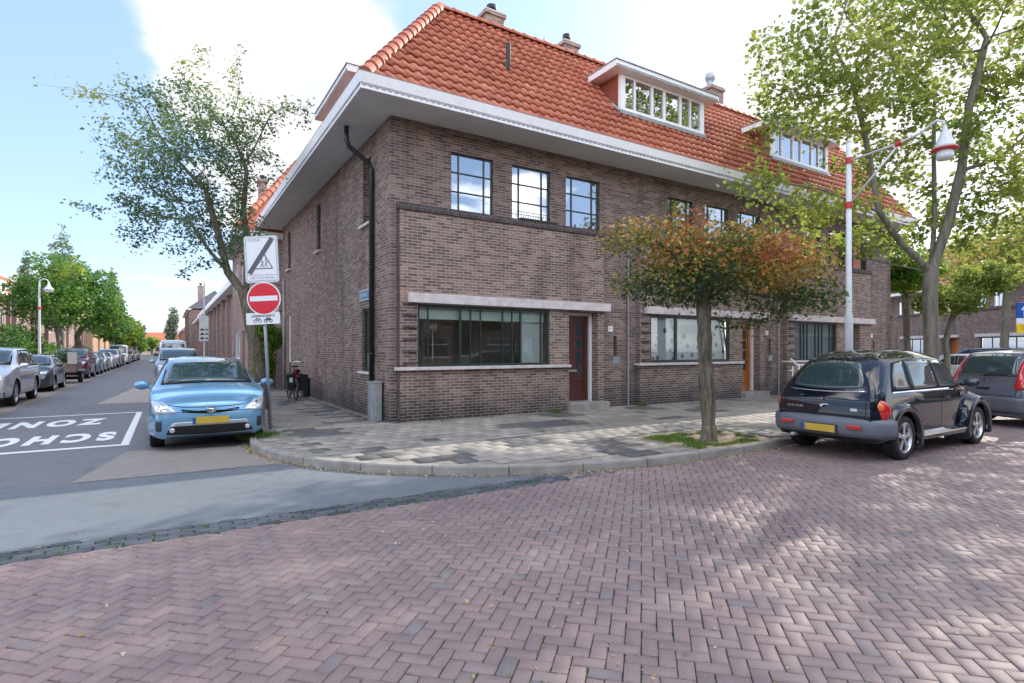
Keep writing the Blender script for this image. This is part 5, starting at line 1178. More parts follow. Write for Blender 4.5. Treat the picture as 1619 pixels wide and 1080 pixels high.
def tree_mesh(name, Nn, par, r0, tip, mat, parent, expo=2.2, sides=(10, 6, 4), minr=0.0, lumps=.0):
    n = len(Nn); ch = [[] for _ in range(n)]
    for i, p in enumerate(par):
        if p >= 0: ch[p].append(i)
    w_ = np.zeros(n)
    for i in range(n-1, -1, -1): w_[i] = sum(w_[c] for c in ch[i]) if ch[i] else tip**expo
    rad = w_**(1/expo); rad = rad*(1 if rad[0] <= 0 else 1); sc = r0/rad[0]; rad = tip+(rad-tip)*max(0, (r0-tip)/(rad[0]-tip))
    m = MB(); stack = [(0, -1)]
    while stack:
        i, p = stack.pop(); chain = [] if p < 0 else [p]; cur = i
        while True:
            chain.append(cur)
            if not ch[cur]: break
            cs = sorted(ch[cur], key=lambda c: -w_[c])
            for c in cs[1:]: stack.append((c, cur))
            cur = cs[0]
        rr = [rad[k] for k in chain]
        if p >= 0: rr[0] = min(rad[chain[1]]*1.15, rad[p])
        if max(rr) < minr: continue
        s = sides[0] if rr[0] > .07 else sides[1] if rr[0] > .02 else sides[2]
        pts = [Vector(Nn[k]) for k in chain]
        if lumps: rr = [r_*(1+lumps*mnoise.noise(pt*3)) for r_, pt in zip(rr, pts)]
        if len(pts) > 1: m.tube(pts, rr, s, cap=False)
    return m.build(name, mat, parent, smooth=True), rad, ch
def leafmesh(name, P, size, mat, parent, tint, seed=1, flat=.5, aspect=.55, sizevar=.35):
    g = np.random.default_rng(seed); n = len(P); P = np.asarray(P)
    d = g.normal(size=(n, 3)); d[:, 2] = d[:, 2]*.6-.25; d /= np.linalg.norm(d, axis=1, keepdims=True)
    up = g.normal(size=(n, 3))*(1-flat)+np.array([0, 0, 1])*flat; sd = np.cross(d, up); sd /= np.linalg.norm(sd, axis=1, keepdims=True)+1e-9; nn = np.cross(sd, d)
    sz = (size*(1+g.normal(0, sizevar, n)).clip(.4, 1.8))[:, None]
    a = P; b_ = P+d*sz*.5+sd*sz*aspect*.5+nn*sz*.08; c = P+d*sz-nn*sz*.06; e = P+d*sz*.5-sd*sz*aspect*.5+nn*sz*.08
    V = np.stack([a, b_, c, e], 1).reshape(-1, 3); Fq = np.arange(n*4).reshape(-1, 4)
    return npmesh(name, V, Fq, mat, parent, rnd=np.clip(tint, 0, 1))
def spread(Nn, rad, thr, k, sig, seed, zs=.8):
    g = np.random.default_rng(seed); base = Nn[rad < thr]; kk = g.poisson(k, len(base)); P = np.repeat(base, kk, 0); off = g.normal(0, sig, P.shape); off[:, 2] *= zs; return P+off

def ell(px, py, dep, rx, ry, rd=None):
    c = wp(px, py, dep); sx = rx*dep/F_PX; sy = ry*dep/F_PX; return (c, ((sx+(rd or sx))/2, (sx+(rd or sx))/2, sy))
# ---- small autumn hawthorn in the pavement pit
tr = thing('hawthorn_tree', (7.68, 6.16, .10), 'small umbrella-shaped tree with red, orange and green autumn leaves in a grass pit', 'tree', None)
D0 = 9.35; ELS = [ell(1135, 420, D0, 120, 66), ell(1020, 375, D0-.2, 78, 34), ell(1050, 445, D0, 85, 42), ell(1225, 430, D0+.2, 85, 62), ell(1280, 468, D0+.3, 55, 38), ell(1095, 352, D0, 42, 26), ell(1170, 400, D0-.5, 90, 50), ell(1130, 410, D0+.7, 90, 50), ell(1225, 490, D0+.1, 42, 24), ell(1000, 455, D0, 40, 16)]
at = cloud(ELS, 620, 11, .45)
base = np.array([7.70, 6.14, .08]); fork = wp(1112, 470, D0)
Nn, pr = grow([([base, base+(-.02, .0, .5), base+(-.06, .02, 1.2), fork], None), ([fork, wp(1085, 415, D0)], fork), ([fork, wp(1150, 425, D0-.2)], fork), ([fork, wp(1120, 405, D0+.4)], fork)], at, .17, .26)
_, rad, ch = tree_mesh('trunk', Nn, pr, .118, .005, BARK1, tr, expo=1.95, lumps=.25)
P = spread(Nn, rad, .022, 22, .12, 3)
P2 = cloud(ELS, 9500, 12, .36); P = np.vstack([P, P2]); z = P[:, 2]; hz = np.clip((z-2.35)/1.5, 0, 1)
nz = np.array([mnoise.noise(Vector(p*1.3)) for p in P]); lat = (P-base)@RTv
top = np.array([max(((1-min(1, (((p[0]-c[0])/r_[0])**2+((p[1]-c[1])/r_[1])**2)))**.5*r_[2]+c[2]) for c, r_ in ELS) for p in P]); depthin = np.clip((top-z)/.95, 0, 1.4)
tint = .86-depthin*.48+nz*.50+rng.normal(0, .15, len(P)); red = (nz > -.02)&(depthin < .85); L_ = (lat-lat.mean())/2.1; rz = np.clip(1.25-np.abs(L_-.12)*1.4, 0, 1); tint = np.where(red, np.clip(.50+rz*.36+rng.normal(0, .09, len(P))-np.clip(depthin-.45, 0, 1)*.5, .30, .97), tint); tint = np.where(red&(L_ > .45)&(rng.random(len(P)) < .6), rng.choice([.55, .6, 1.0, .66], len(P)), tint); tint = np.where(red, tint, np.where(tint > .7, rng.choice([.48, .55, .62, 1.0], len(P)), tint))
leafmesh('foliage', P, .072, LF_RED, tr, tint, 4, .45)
m = MB()
for i in range(260):   # stubby pit rim and root flare
    pass
m.lathe([(.17, .085), (.145, .13), (.128, .22), (.118, .36)], 12, Matrix.Translation((7.70, 6.14, 0))); m.build('root_flare', BARK1, tr, smooth=True)
# ---- sprawling hawthorn by the blue car
bx = np.array([2.05, 15.2, .10]); t2 = thing('street_tree', tuple(bx), 'tall loose green tree with twisted brown trunk and long wild shoots beside the blue hatchback', 'tree')
D1 = 13.8; E2 = [ell(300, 270, D1, 115, 110, 1.6), ell(340, 370, D1, 78, 66, 1.3), ell(300, 185, D1, 95, 62, 1.2), ell(235, 250, D1-.4, 70, 60, 1.0), ell(380, 230, D1+.3, 60, 90, 1.1), ell(270, 340, D1-.3, 80, 45, 1.0), ell(410, 185, D1, 40, 35, .6), ell(240, 175, D1, 60, 40, .7)]
at = cloud(E2, 1700, 21, .5, hole=.40, hs=1.1)
sh = []
for pts in ([(175, 145), (130, 132), (62, 137)], [(190, 150), (150, 163), (136, 166)], [(200, 205), (150, 187)], [(180, 230), (130, 207)], [(200, 235), (140, 230)], [(230, 300), (185, 282), (150, 280)], [(240, 375), (180, 345), (112, 320)], [(230, 395), (208, 398)], [(310, 130), (325, 100), (324, 62)], [(360, 130), (378, 100), (390, 76)], [(420, 175), (460, 160), (495, 165)], [(430, 185), (455, 180), (474, 198)], [(285, 420), (278, 445)], [(200, 120), (182, 113)], [(290, 115), (290, 103)]):
    q = []
    for a, b_ in zip(pts[:-1], pts[1:]):
        k = max(2, int(math.hypot(b_[0]-a[0], b_[1]-a[1])/9))
        for i in range(k+1): q.append(wp(a[0]+(b_[0]-a[0])*i/k, a[1]+(b_[1]-a[1])*i/k, D1+random.uniform(-.1, .1)))
    sh += q
at = np.vstack([at, np.array(sh)])
f1 = wp(388, 468, D1); f2 = wp(360, 430, D1)
Nn, pr = grow([([bx+(0, 0, -.05), bx+(-.02, 0, .6), wp(397, 520, D1), f1], None), ([f1, f2, wp(345, 370, D1), wp(325, 300, D1)], f1), ([f1, wp(392, 400, D1+.3), wp(385, 330, D1+.3), wp(390, 270, D1+.3)], f1), ([f1, wp(402, 420, D1-.3), wp(412, 350, D1-.3)], f1), ([f2, wp(330, 395, D1-.4), wp(300, 350, D1-.5)], f2)], at, .20, .27)
_, rad, ch = tree_mesh('trunk', Nn, pr, .135, .003, BARK1, t2, expo=1.75, lumps=.2)
P = np.vstack([spread(Nn, rad, .014, 25, .11, 5), spread(Nn, rad, .03, 4, .18, 6)])
P = P[[not (mnoise.noise(Vector(p*1.4)) < -.30) for p in P]]; print('left', len(P))
nz = np.array([mnoise.noise(Vector(p*.8)) for p in P]); tint = .35+nz*.5+rng.normal(0, .13, len(P))+np.clip((P[:, 2]-6)/6, 0, .4)*(nz > 0)
leafmesh('foliage', P, .078, LF_HAW, t2, tint, 6, .3)
# ivy creepers round the trunk: shoots from the base
# ---- big maple on the right
bx = wp(1473, 553, 14.2); bx[2] = .10; t3 = thing('maple_tree', tuple(bx), 'large spreading maple with smooth grey trunk behind the black car', 'tree')
D2 = 14.2; E3 = [ell(1330, 100, D2, 150, 95, 2.4), ell(1490, 60, D2+.3, 150, 120, 2.4), ell(1620, 140, D2, 130, 130, 2.2), ell(1290, 175, D2-.4, 110, 60, 1.6), ell(1400, 230, D2, 120, 80, 1.8), ell(1210, 290, D2-.6, 78, 34, 1.0), ell(1290, 330, D2-.4, 95, 45, 1.4), ell(1340, 400, D2+.6, 90, 42, 1.3), ell(1560, 300, D2, 110, 100, 1.8), ell(1240, 60, D2-.3, 70, 45, 1.2), ell(1480, 350, D2+1.2, 110, 60, 1.4), ell(1640, 300, D2-.5, 90, 120, 1.6), ell(1450, -80, D2+.3, 200, 90, 2.6), ell(1200, 400, D2+.3, 50, 20, .6), ell(1300, 380, D2+.8, 80, 40, 1.2), ell(1390, 380, D2+1, 70, 45, 1.2)]
at = cloud(E3, 2300, 31, .5, hole=.44, hs=.85)
fk = wp(1472, 430, D2)
Nn, pr = grow([([bx+(0, 0, -.05), wp(1472, 520, D2), wp(1470, 470, D2), fk], None), ([fk, wp(1425, 385, D2-.3), wp(1390, 335, D2-.6), wp(1365, 200, D2-.6), wp(1345, 120, D2-.6)], fk), ([fk, wp(1478, 340, D2+.3), wp(1476, 230, D2+.5), wp(1478, 150, D2+.5)], fk), ([fk, wp(1500, 350, D2), wp(1520, 270, D2), wp(1532, 170, D2), wp(1560, 60, D2)], fk),
                ([wp(1390, 335, D2-.6), wp(1300, 300, D2-.8), wp(1220, 285, D2-.8)], wp(1390, 335, D2-.6)), ([fk, wp(1420, 420, D2+.6), wp(1350, 405, D2+.8)], fk), ([wp(1520, 270, D2), wp(1580, 250, D2-.4), wp(1640, 200, D2-.6)], wp(1520, 270, D2))], at, .27, .42)
_, rad, ch = tree_mesh('trunk', Nn, pr, .165, .0045, BARK2, t3, expo=1.8, lumps=.06)
P = np.vstack([spread(Nn, rad, .020, 22, .20, 7, .6)]); P = P[[not (mnoise.noise(Vector(p*.9)+Vector((3, 3, 3))) < -.33) for p in P]]
nz = np.array([mnoise.noise(Vector(p*.6)) for p in P]); tint = .42+nz*.55+rng.normal(0, .14, len(P))
leafmesh('foliage', P, .125, LF_MAP, t3, tint, 8, .55, .75)
print('leaves', len(P))
# ---- generic simpler trees for the distance
def far_tree(name, label, base, h, ells, lm, n, leaf, seed, r0=.16, group=None, tintb=.45, hole=.4, kill=.8):
    base = np.array(base, float); t = thing(name, tuple(base), label, 'tree', group); at = cloud(ells, 160, seed, .5)
    Nn, pr = grow([([base, base+(0.05, 0, h*.3), base+(-.05, 0.05, h*.45)], None)], at, .5, kill, 60); _, rad, ch = tree_mesh('trunk', Nn, pr, r0, .015, BARK2, t, sides=(8, 5, 3))
    P = cloud(ells, n, seed+1, .38, hole=hole, hs=1.2); nz = np.array([mnoise.noise(Vector(p*.7)) for p in P]); leafmesh('foliage', P, leaf, lm, t, tintb+nz*.5+np.random.default_rng(seed).normal(0, .13, len(P)), seed, .4, .7); return t
GT = 'trees along the left pavement'
b_ = wp(93, 553, 44); b_[2] = .1
far_tree('street_tree', 'broad bright green tree behind the left street lamp', b_, 6, [ell(88, 480, 44, 56, 42), ell(45, 462, 43, 34, 30), ell(105, 435, 44, 34, 34), ell(75, 420, 44, 22, 22), ell(20, 480, 43, 22, 20)], LF_GRN, 8000, .24, 41, .17, GT, .62, .5)
b_ = wp(123, 553, 47); b_[2] = .1
far_tree('street_tree', 'dark green tree with leaning trunk right of the lamp, over the burgundy car', b_, 6, [ell(150, 485, 47, 42, 38), ell(130, 448, 47, 30, 32), ell(178, 508, 48, 26, 24), ell(160, 445, 47, 20, 20)], LF_GRN, 7000, .24, 43, .22, GT, .5, .5)
b_ = wp(186, 553, 62); b_[2] = .1
far_tree('street_tree', 'light green tree above the white van on the left', b_, 5, [ell(190, 522, 62, 34, 22), ell(165, 520, 60, 22, 16)], LF_GRN, 3500, .3, 45, .2, GT, .75)
b_ = wp(214, 553, 85); b_[2] = .1
far_tree('street_tree', 'farthest green tree of the left row', b_, 5, [ell(205, 530, 85, 20, 18)], LF_GRN, 2000, .4, 47, .2, GT, .5)
for k, (px, top, hw, dep, lab) in enumerate(((98, 362, 42, 62, 'tall pale conical conifer rising above the left street trees'), (42, 400, 26, 66, 'smaller grey green conifer left of the tall one'), (178, 425, 22, 70, 'grey green conifer on the right flank of the street trees'))):
    b_ = wp(px, 553, dep); b_[2] = 0; c0 = wp(px, top, dep); hh = c0[2]; es = []
    for i in range(9):
        z = hh*(.42+.58*i/8); r_ = hw*dep/F_PX*(1-(i/8.6))**.8; es.append(((b_[0], b_[1], z), (r_, r_, hh*.045)))
    far_tree('conifer_tree', lab, b_, hh*.7, es, LF_BLU, 7000, .28, 50+k, .2, 'conifers behind the left street trees', .55, .45)
b_ = wp(271, 553, 150); b_[2] = 0
far_tree('poplar_tree', 'slim tall poplar at the far end of the street', b_, 8, [ell(270, 525, 150, 8, 20), ell(274, 505, 150, 7, 20)], LF_BLU, 1600, .6, 61, .3, None, .6)
for k, (px, py, dep, lab) in enumerate(((240, 535, 190, 'round tree at the end of the street beneath the sky'), (222, 540, 170, 'small yellowish tree at the end of the left row'))):
    b_ = wp(px, 553, dep); b_[2] = 0; far_tree('far_tree', lab, b_, 5, [ell(px, py+6, dep, 9, 9)], LF_GRN, 700, .8, 70+k, .3, 'far trees at the street end', .7, 0)
b_ = wp(1497, 553, 24); b_[2] = .1
far_tree('street_tree', 'small dark green tree with slim trunk right of the maple', b_, 4, [ell(1500, 475, 24, 50, 26), ell(1560, 440, 24, 45, 28)], LF_MAP, 5200, .16, 81, .13, 'trees in the far right street', .35)
b_ = wp(1437, 553, 27); b_[2] = .1
far_tree('street_tree', 'young tree with bright yellow green leaves left of the maple trunk', b_, 4, [ell(1430, 425, 26, 55, 38), ell(1395, 440, 26, 25, 20)], LF_IVY, 5200, .17, 83, .15, 'trees in the far right street', .6)
b_ = wp(1590, 553, 30); b_[2] = .1
far_tree('street_tree', 'yellow green tree hanging over the blue and yellow sign at the right edge', b_, 4, [ell(1575, 405, 30, 80, 50), ell(1640, 380, 30, 70, 70), ell(1540, 430, 30, 50, 30)], LF_MAP, 9000, .18, 85, .2, 'trees in the far right street', .75)
# context behind the camera that the glass and car paint mirror
b_ = (1.5, -9, 0)
far_tree('street_tree', 'broad green tree standing across the road behind the viewer', b_, 5, [((1.5, -9, 6.5), (3.2, 3.2, 2.8)), ((3, -9, 5), (2, 2, 1.6))], LF_GRN, 5000, .22, 91, .2, None, .4)
far_tree('street_tree', 'green tree across the road near the right hand houses', (13, -9.5, 0), 5, [((13, -9.5, 6.5), (3, 3, 2.8))], LF_MAP, 4500, .22, 93, .2, None, .4)
# ---- hedges and plants
def bush(name, label, cat, ells, lm, n, leaf, seed, stem=None, group=None, tb=.4, loc=None):
    c0 = ells[0][0]; t = thing(name, (c0[0], c0[1], 0) if loc is None else loc, label, cat, group)
    P = cloud(ells, n, seed, .3); P = P[P[:, 2] > .02]; nz = np.array([mnoise.noise(Vector(p*1.2)) for p in P]); leafmesh('foliage', P, leaf, lm, t, tb+nz*.6+np.random.default_rng(seed).normal(0, .12, len(P)), seed, .2, .6)
    m = MB()
    for i, (c, r_) in enumerate(ells[:6]):
        for k in range(4): m.tube([(c[0]+random.uniform(-.1, .1), c[1]+random.uniform(-.1, .1), .0 if stem is None else stem), (c[0]+random.uniform(-.6, .6)*r_[0], c[1]+random.uniform(-.6, .6)*r_[1], c[2]+r_[2]*.5)], [.03, .008], 5)
    m.build('stem', BARK1, t); return t
bush('ivy_bush', 'rounded lime green climbing bush under the pale lintel behind the no entry sign', 'bush', [((3.15, 23.3, 1.25), (.42, .35, 1.0)), ((3.45, 23.35, 2.1), (.45, .3, .5)), ((3.0, 23.3, 2.3), (.35, .3, .4))], LF_IVY, 5000, .10, 101, tb=.5)
bush('climbing_plant', 'tall bright green climber on the far brick facade left of the tree trunk', 'plant', [((4.2, 34.0, 2.6), (.5, .7, 2.4)), ((4.2, 34.2, 4.2), (.4, .6, .8))], LF_IVY, 3500, .16, 103, tb=.5)
GH = 'garden hedges behind the left pavement'
for i, (y, h, lab, lm, tb) in enumerate(((30, 2.6, 'grey green flowering hedge at the left edge behind the silver SUV', LF_BLU, .3), (37, 3.0, 'dark green hedge left of the street lamp', LF_DRK, .4), (46, 3.3, 'dark hedge between the lamp and the first tree trunk', LF_DRK, .3), (56, 3.3, 'green hedge behind the tree trunks', LF_GRN, .35), (70, 2.0, 'low hedge under the light green tree', LF_GRN, .5), (90, 2.0, 'far hedge beside the white van', LF_DRK, .6))):
    bush('hedge', lab, 'hedge', [((-9.6+random.uniform(-.2, .2), y+k*2.2, h*.5+random.uniform(-.1, .2)), (1.0, 1.7, h*.55)) for k in range(-2, 3)], lm, 5200, .20, 110+i, group=GH, tb=tb)
# grass and soil pit round the small tree
sheet('tree_pit_soil', PITB, .104, SOIL)
g = np.random.default_rng(5); P = []
for i in range(9000):
    x, y = g.uniform(6.9, 8.7), g.uniform(5.66, 6.9); d = math.hypot(x-7.75, y-6.1)
    if d < .32 or (x > 7.8 and mnoise.noise(Vector((x*2.2, y*2.2, 1))) < .0) or mnoise.noise(Vector((x*3, y*3, 4))) < -.25: continue
    P.append((x, y, .10))
P = np.array(P); n = len(P); a = g.uniform(0, 6.28, n); h = g.uniform(.02, .065, n); w_ = .006; dx, dy = np.cos(a)*w_, np.sin(a)*w_; lx, ly = g.normal(0, .02, n), g.normal(0, .02, n)
V = np.stack([P+np.stack([dx, dy, 0*dx], 1), P-np.stack([dx, dy, 0*dx], 1), P+np.stack([lx, ly, h], 1)], 1).reshape(-1, 3)
tag(npmesh('pit_grass', V, np.arange(n*3).reshape(-1, 3), GRASSM, rnd=g.uniform(0, 1, n)), 'short grass growing round the foot of the small autumn tree', 'grass', kind='stuff')
# litter: dry leaves in the gutter, over the bricks, weeds at the kerb corner
P = []; kx = [p for p in KERB if p[0] < 12 and p[1] < 11]
for i in range(2600):
    j = g.integers(0, len(kx)-1); t = g.random(); x = kx[j][0]+(kx[j+1][0]-kx[j][0])*t; y = kx[j][1]+(kx[j+1][1]-kx[j][1])*t; tt = Vector((kx[j+1][0]-kx[j][0], kx[j+1][1]-kx[j][1])).normalized(); o_ = -abs(g.normal(0, .06))-.01
    P.append((x-tt.y*o_, y+tt.x*o_, .006+g.uniform(0, .012)))
for i in range(1500): P.append((g.uniform(-5, 12), g.uniform(.6, 5.6), .006))
for i in range(150): P.append((g.uniform(-9, 4.4), g.normal(5.78, .14), .008))
for i in range(120): P.append((g.uniform(3, 14), g.uniform(5.9, 10.9), .124))
for i in range(160): P.append((g.uniform(4, 16), 10.85-abs(g.normal(0, .1)), .124))
P = np.array(P); P = P[(P[:, 0]**2+P[:, 1]**2) > 1.5]
lm_ = leafmesh('fallen_leaves', P, .024, LITTER, None, g.uniform(0, 1, len(P)), 9, .85, .6); tag(lm_, 'small dry yellow leaves scattered in the gutter and over the bricks', 'leaves', kind='stuff')
def tuft(pos, n, h, seed, spread_=.12):
    g = np.random.default_rng(seed); P = np.array(pos)+np.stack([g.normal(0, spread_, n), g.normal(0, spread_, n), 0*np.zeros(n)], 1); a = g.uniform(0, 6.28, n); hh = g.uniform(.4, 1, n)*h; w_ = .008; dx, dy = np.cos(a)*w_, np.sin(a)*w_
    return np.stack([P+np.stack([dx, dy, 0*dx], 1), P-np.stack([dx, dy, 0*dx], 1), P+np.stack([g.normal(0, h*.5, n), g.normal(0, h*.5, n), hh], 1)], 1).reshape(-1, 3)
sett_t = [tuft((x_, 5.6-.02*(x_+1)+g.choice([0, .09, .18, .26]), -.004), 7, .013, int(900+i_), .02) for i_, x_ in enumerate(g.uniform(-4, 4.2, 240))]
V = np.vstack(sett_t+[tuft((1.45, 10.6, .08), 500, .14, 1, .16), tuft((1.3, 10.9, .05), 250, .12, 2, .1), tuft((7.9, 10.72, .11), 160, .12, 3, .08), tuft((10.9, 10.9, .11), 160, .14, 4, .1), tuft((5.0, 10.75, .11), 80, .05, 5, .1), tuft((6.0, 10.8, .11), 60, .05, 6, .1), tuft((5.9, 8.4, .11), 160, .03, 7, .10), tuft((7.3, 9.2, .11), 80, .03, 8, .1)])
tag(npmesh('kerb_weeds', V, np.arange(len(V)).reshape(-1, 3), GRASSM, rnd=g.uniform(0, 1, len(V)//3)), 'tufts of weeds along the kerb corner and the foot of the wall', 'weeds', kind='stuff')
# moss in the brick joints
P = []
for i in range(5200):
    k = g.integers(0, 4)
    c = ((4.4, 2.0), (3.3, 2.2), (2.6, 3.0), (6, 1.6))[k]; x, y = g.normal(c[0], 1.7), g.normal(c[1], 1.1); uv = np.array([x, y])@np.stack([ku, kv], 1)/bwid; q = uv.copy(); j_ = g.integers(0, 2); q[j_] = round(q[j_])
    cell = (math.floor(q[0]), math.floor(q[1]))
    if j_ == 0: mid_ = (q[0], math.floor(q[1])+.5); ca, cb2 = (int(q[0])-1, math.floor(q[1])), (int(q[0]), math.floor(q[1])); bad = ((ca[0]+ca[1]) % 4 == 0)
    else: ca = (math.floor(q[0]), int(q[1])-1); bad = ((ca[0]+ca[1]) % 4 == 2)
    if bad or mnoise.noise(Vector((x*1.9, y*1.9, 8))) < -.02: continue
    pxy = (ku*q[0]+kv*q[1])*bwid; P.append((pxy[0], pxy[1], -.006))
V = np.vstack([tuft(p, 4, .007, i, .005) for i, p in enumerate(P)])
tag(npmesh('joint_moss', V, np.arange(len(V)).reshape(-1, 3), GRASSM, rnd=g.uniform(0, .8, len(V)//3)), 'green moss growing in the joints of the brick road', 'moss', kind='stuff')

# ============================================================ STREET FURNITURE
# traffic sign pole
sp = thing('sign_post', (1.60, 10.9, .11), 'slightly leaning galvanised post carrying the no entry disc and the crossed-out zone sign', 'traffic sign')
pb = wp(428, 684, 10.1); pt = wp(412, 374, 10.1); pb = Vector(pb); pt = Vector(pt); pb.z = .10
m = MB(); m.tube([pb, pt], .03, 12); m.build('post', ALU, sp, smooth=True)
m = MB(); m.prism([pb+Vector((-.16, -.12, .0)), pb+Vector((.18, -.13, .0)), pb+Vector((.15, .15, .0)), pb+Vector((-.13, .14, .0))], (0, 0, .07)); m.build('foot', CONC, sp, bevel=.02)
UPp = (pt-pb).normalized(); Nf = -Vector(FWv)*.985+Vector(RTv)*.05; Nf = (Nf-UPp*Nf.dot(UPp)).normalized(); Rp = UPp.cross(Nf).normalized()
if Rp.dot(Vector(RTv)) < 0: Rp = -Rp
def sign_frame(px, py, tilt=0):
    c = Vector(wp(px, py, 10.02)); q = Matrix.Rotation(R(tilt), 3, Nf); u = q@Rp; v = q@UPp; M_ = Matrix((( u.x, v.x, Nf.x, c.x), (u.y, v.y, Nf.y, c.y), (u.z, v.z, Nf.z, c.z), (0, 0, 0, 1))); return M_
def rrect(w_, h, r_, n=6):
    o = []
    for cx, cy, a0 in ((w_-r_, h-r_, 0), (-w_+r_, h-r_, 90), (-w_+r_, -h+r_, 180), (w_-r_, -h+r_, 270)):
        for k in range(n+1): a = R(a0+90*k/n); o.append((cx+r_*math.cos(a), cy+r_*math.sin(a)))
    return o
def plateM(m_, M_, outline, z0, z1): m_.prism([M_@Vector((x, y, z0)) for x, y in outline], (M_.to_3x3()@Vector((0, 0, z1-z0))))
SREF = plain('reflective white sign face', (.74, .77, .80), .4, var=.04); SBLK = plain('sign black print', (.03, .03, .035), .6); SGRY = plain('sign grey print', (.16, .17, .19), .6, var=.3, scale=60); SRED = plain('signal red', (.62, .005, .025), .4, var=.04)
M_ = sign_frame(413.5, 410, 0)
m = MB(); plateM(m, M_, rrect(.300, .425, .05), -.012, 0); o = m.build('zone_plate', ALU, sp)
m = MB(); plateM(m, M_, rrect(.285, .41, .045), .001, .003); m.build('plate_face', SREF, o)
m = MB()
for a, b_ in (((-.262, .387), None),):
    out_ = rrect(.270, .392, .04); inn = rrect(.262, .384, .035); n = len(out_)
    m.add([M_@Vector((x, y, .0045)) for x, y in out_+inn], [(i, (i+1) % n, n+(i+1) % n, n+i) for i in range(n)])
def bar(m_, p0, p1, wd, z): 
    p0 = Vector(p0); p1 = Vector(p1); t = (p1-p0).normalized(); q = Vector((-t.y, t.x))*wd/2; m_.add([M_@Vector((*(p0+q), z)), M_@Vector((*(p1+q), z)), M_@Vector((*(p1-q), z)), M_@Vector((*(p0-q), z))], [(0, 1, 2, 3)])
bar(m, (-.262, -.285), (.262, -.285), .006, .0045)
m.build('plate_border', SGRY, o)
m = MB(); tri = [(-.13, -.17), (.19, -.17), (.03, .13)]
for i in range(3): bar(m, tri[i], tri[(i+1) % 3], .022, .0045)
# two walking figures
for cx, s_ in ((-.0, 1), (.07, .8)):
    for seg in (((cx, -.02*s_), (cx+.01, -.08*s_)), ((cx+.01, -.08*s_), (cx-.025, -.145)), ((cx+.01, -.08*s_), (cx+.03, -.145)), ((cx, -.03), (cx+.035, -.07))): bar(m, seg[0], seg[1], .016*s_, .0047)
    m.add([M_@Vector((cx+.013*math.cos(k*.785), .0*s_+.013*math.sin(k*.785), .0048)) for k in range(8)], [tuple(range(8))])
m.build('pictogram', SGRY, o)
m = MB()
for k in range(5): off = (k-2)*.0165; bar(m, (-.225+off, -.255-off*.6), (.205+off, .375-off*.6), .0085, .0062)
m.build('diagonal_bars', SBLK, o)
m = MB(); bar(m, (-.225, -.255), (.205, .375), .085, .0055); m.build('diagonal_band', SGRY, o)
text_mesh('ZONE', .06, SGRY, 'faint_lettering', M_@Matrix.Translation((-.12, .345, .0046)), o, sx=1.4)
text_mesh('NIET TOT EINDE', .062, plain('faint violet print', (.30, .25, .36), .6), 'lower_lettering', M_@Matrix.Translation((0, -.338, .0046)), o, sx=.92)
M_ = sign_frame(417, 472)
def disc(r_, z, n=40): return [(r_*math.cos(2*math.pi*k/n), r_*math.sin(2*math.pi*k/n)) for k in range(n)]
m = MB(); plateM(m, M_, disc(.300, 0), -.014, 0); o = m.build('no_entry_disc', SREF, sp)
m = MB(); plateM(m, M_, disc(.278, 0), .001, .0035); m.build('red_disc', SRED, o)
m = MB(); plateM(m, M_, [(-.245, -.045), (.245, -.045), (.245, .045), (-.245, .045)], .004, .0055); m.build('white_bar', SREF, o)
M_ = sign_frame(416, 503.5)
m = MB(); plateM(m, M_, rrect(.30, .105, .012), -.01, 0); o = m.build('exception_plate', SREF, sp)
text_mesh('uitgezonderd', .078, SBLK, 'exception_lettering', M_@Matrix.Translation((0, .05, .001)), o, bold=.0015)
m = MB()
def circ(cx, cy, r_, wd, z=.0015):
    n = 14; m.add([M_@Vector((cx+rr*math.cos(2*math.pi*k/n), cy+rr*math.sin(2*math.pi*k/n), z)) for rr in (r_-wd/2, r_+wd/2) for k in range(n)], [(k, (k+1) % n, n+(k+1) % n, n+k) for k in range(n)])
for cx in (-.10, .09):
    fat = 0 if cx < 0 else 1
    circ(cx-.045, -.045, .028, .009+fat*.004); circ(cx+.045, -.045, .028, .009+fat*.004)
    for a, b_ in (((cx-.045, -.045), (cx-.015, -.005)), ((cx-.015, -.005), (cx+.03, -.005)), ((cx+.045, -.045), (cx+.025, .012)), ((cx, -.04), (cx-.02, .008)), ((cx, -.04), (cx+.03, -.005)), ((cx-.035, .01), (cx-.005, .01))): bar(m, a, b_, .009+fat*.007, .0016)
m.build('bicycle_moped_pictogram', SBLK, o)
m = MB(); 
for py in (395, 440, 465, 480, 503): c = Vector(wp(414, py, 10.06)); m.box((c.x-.04, c.y-.02, c.z-.012), (c.x+.04, c.y+.03, c.z+.012))
m.build('clamp', ALU, sp)

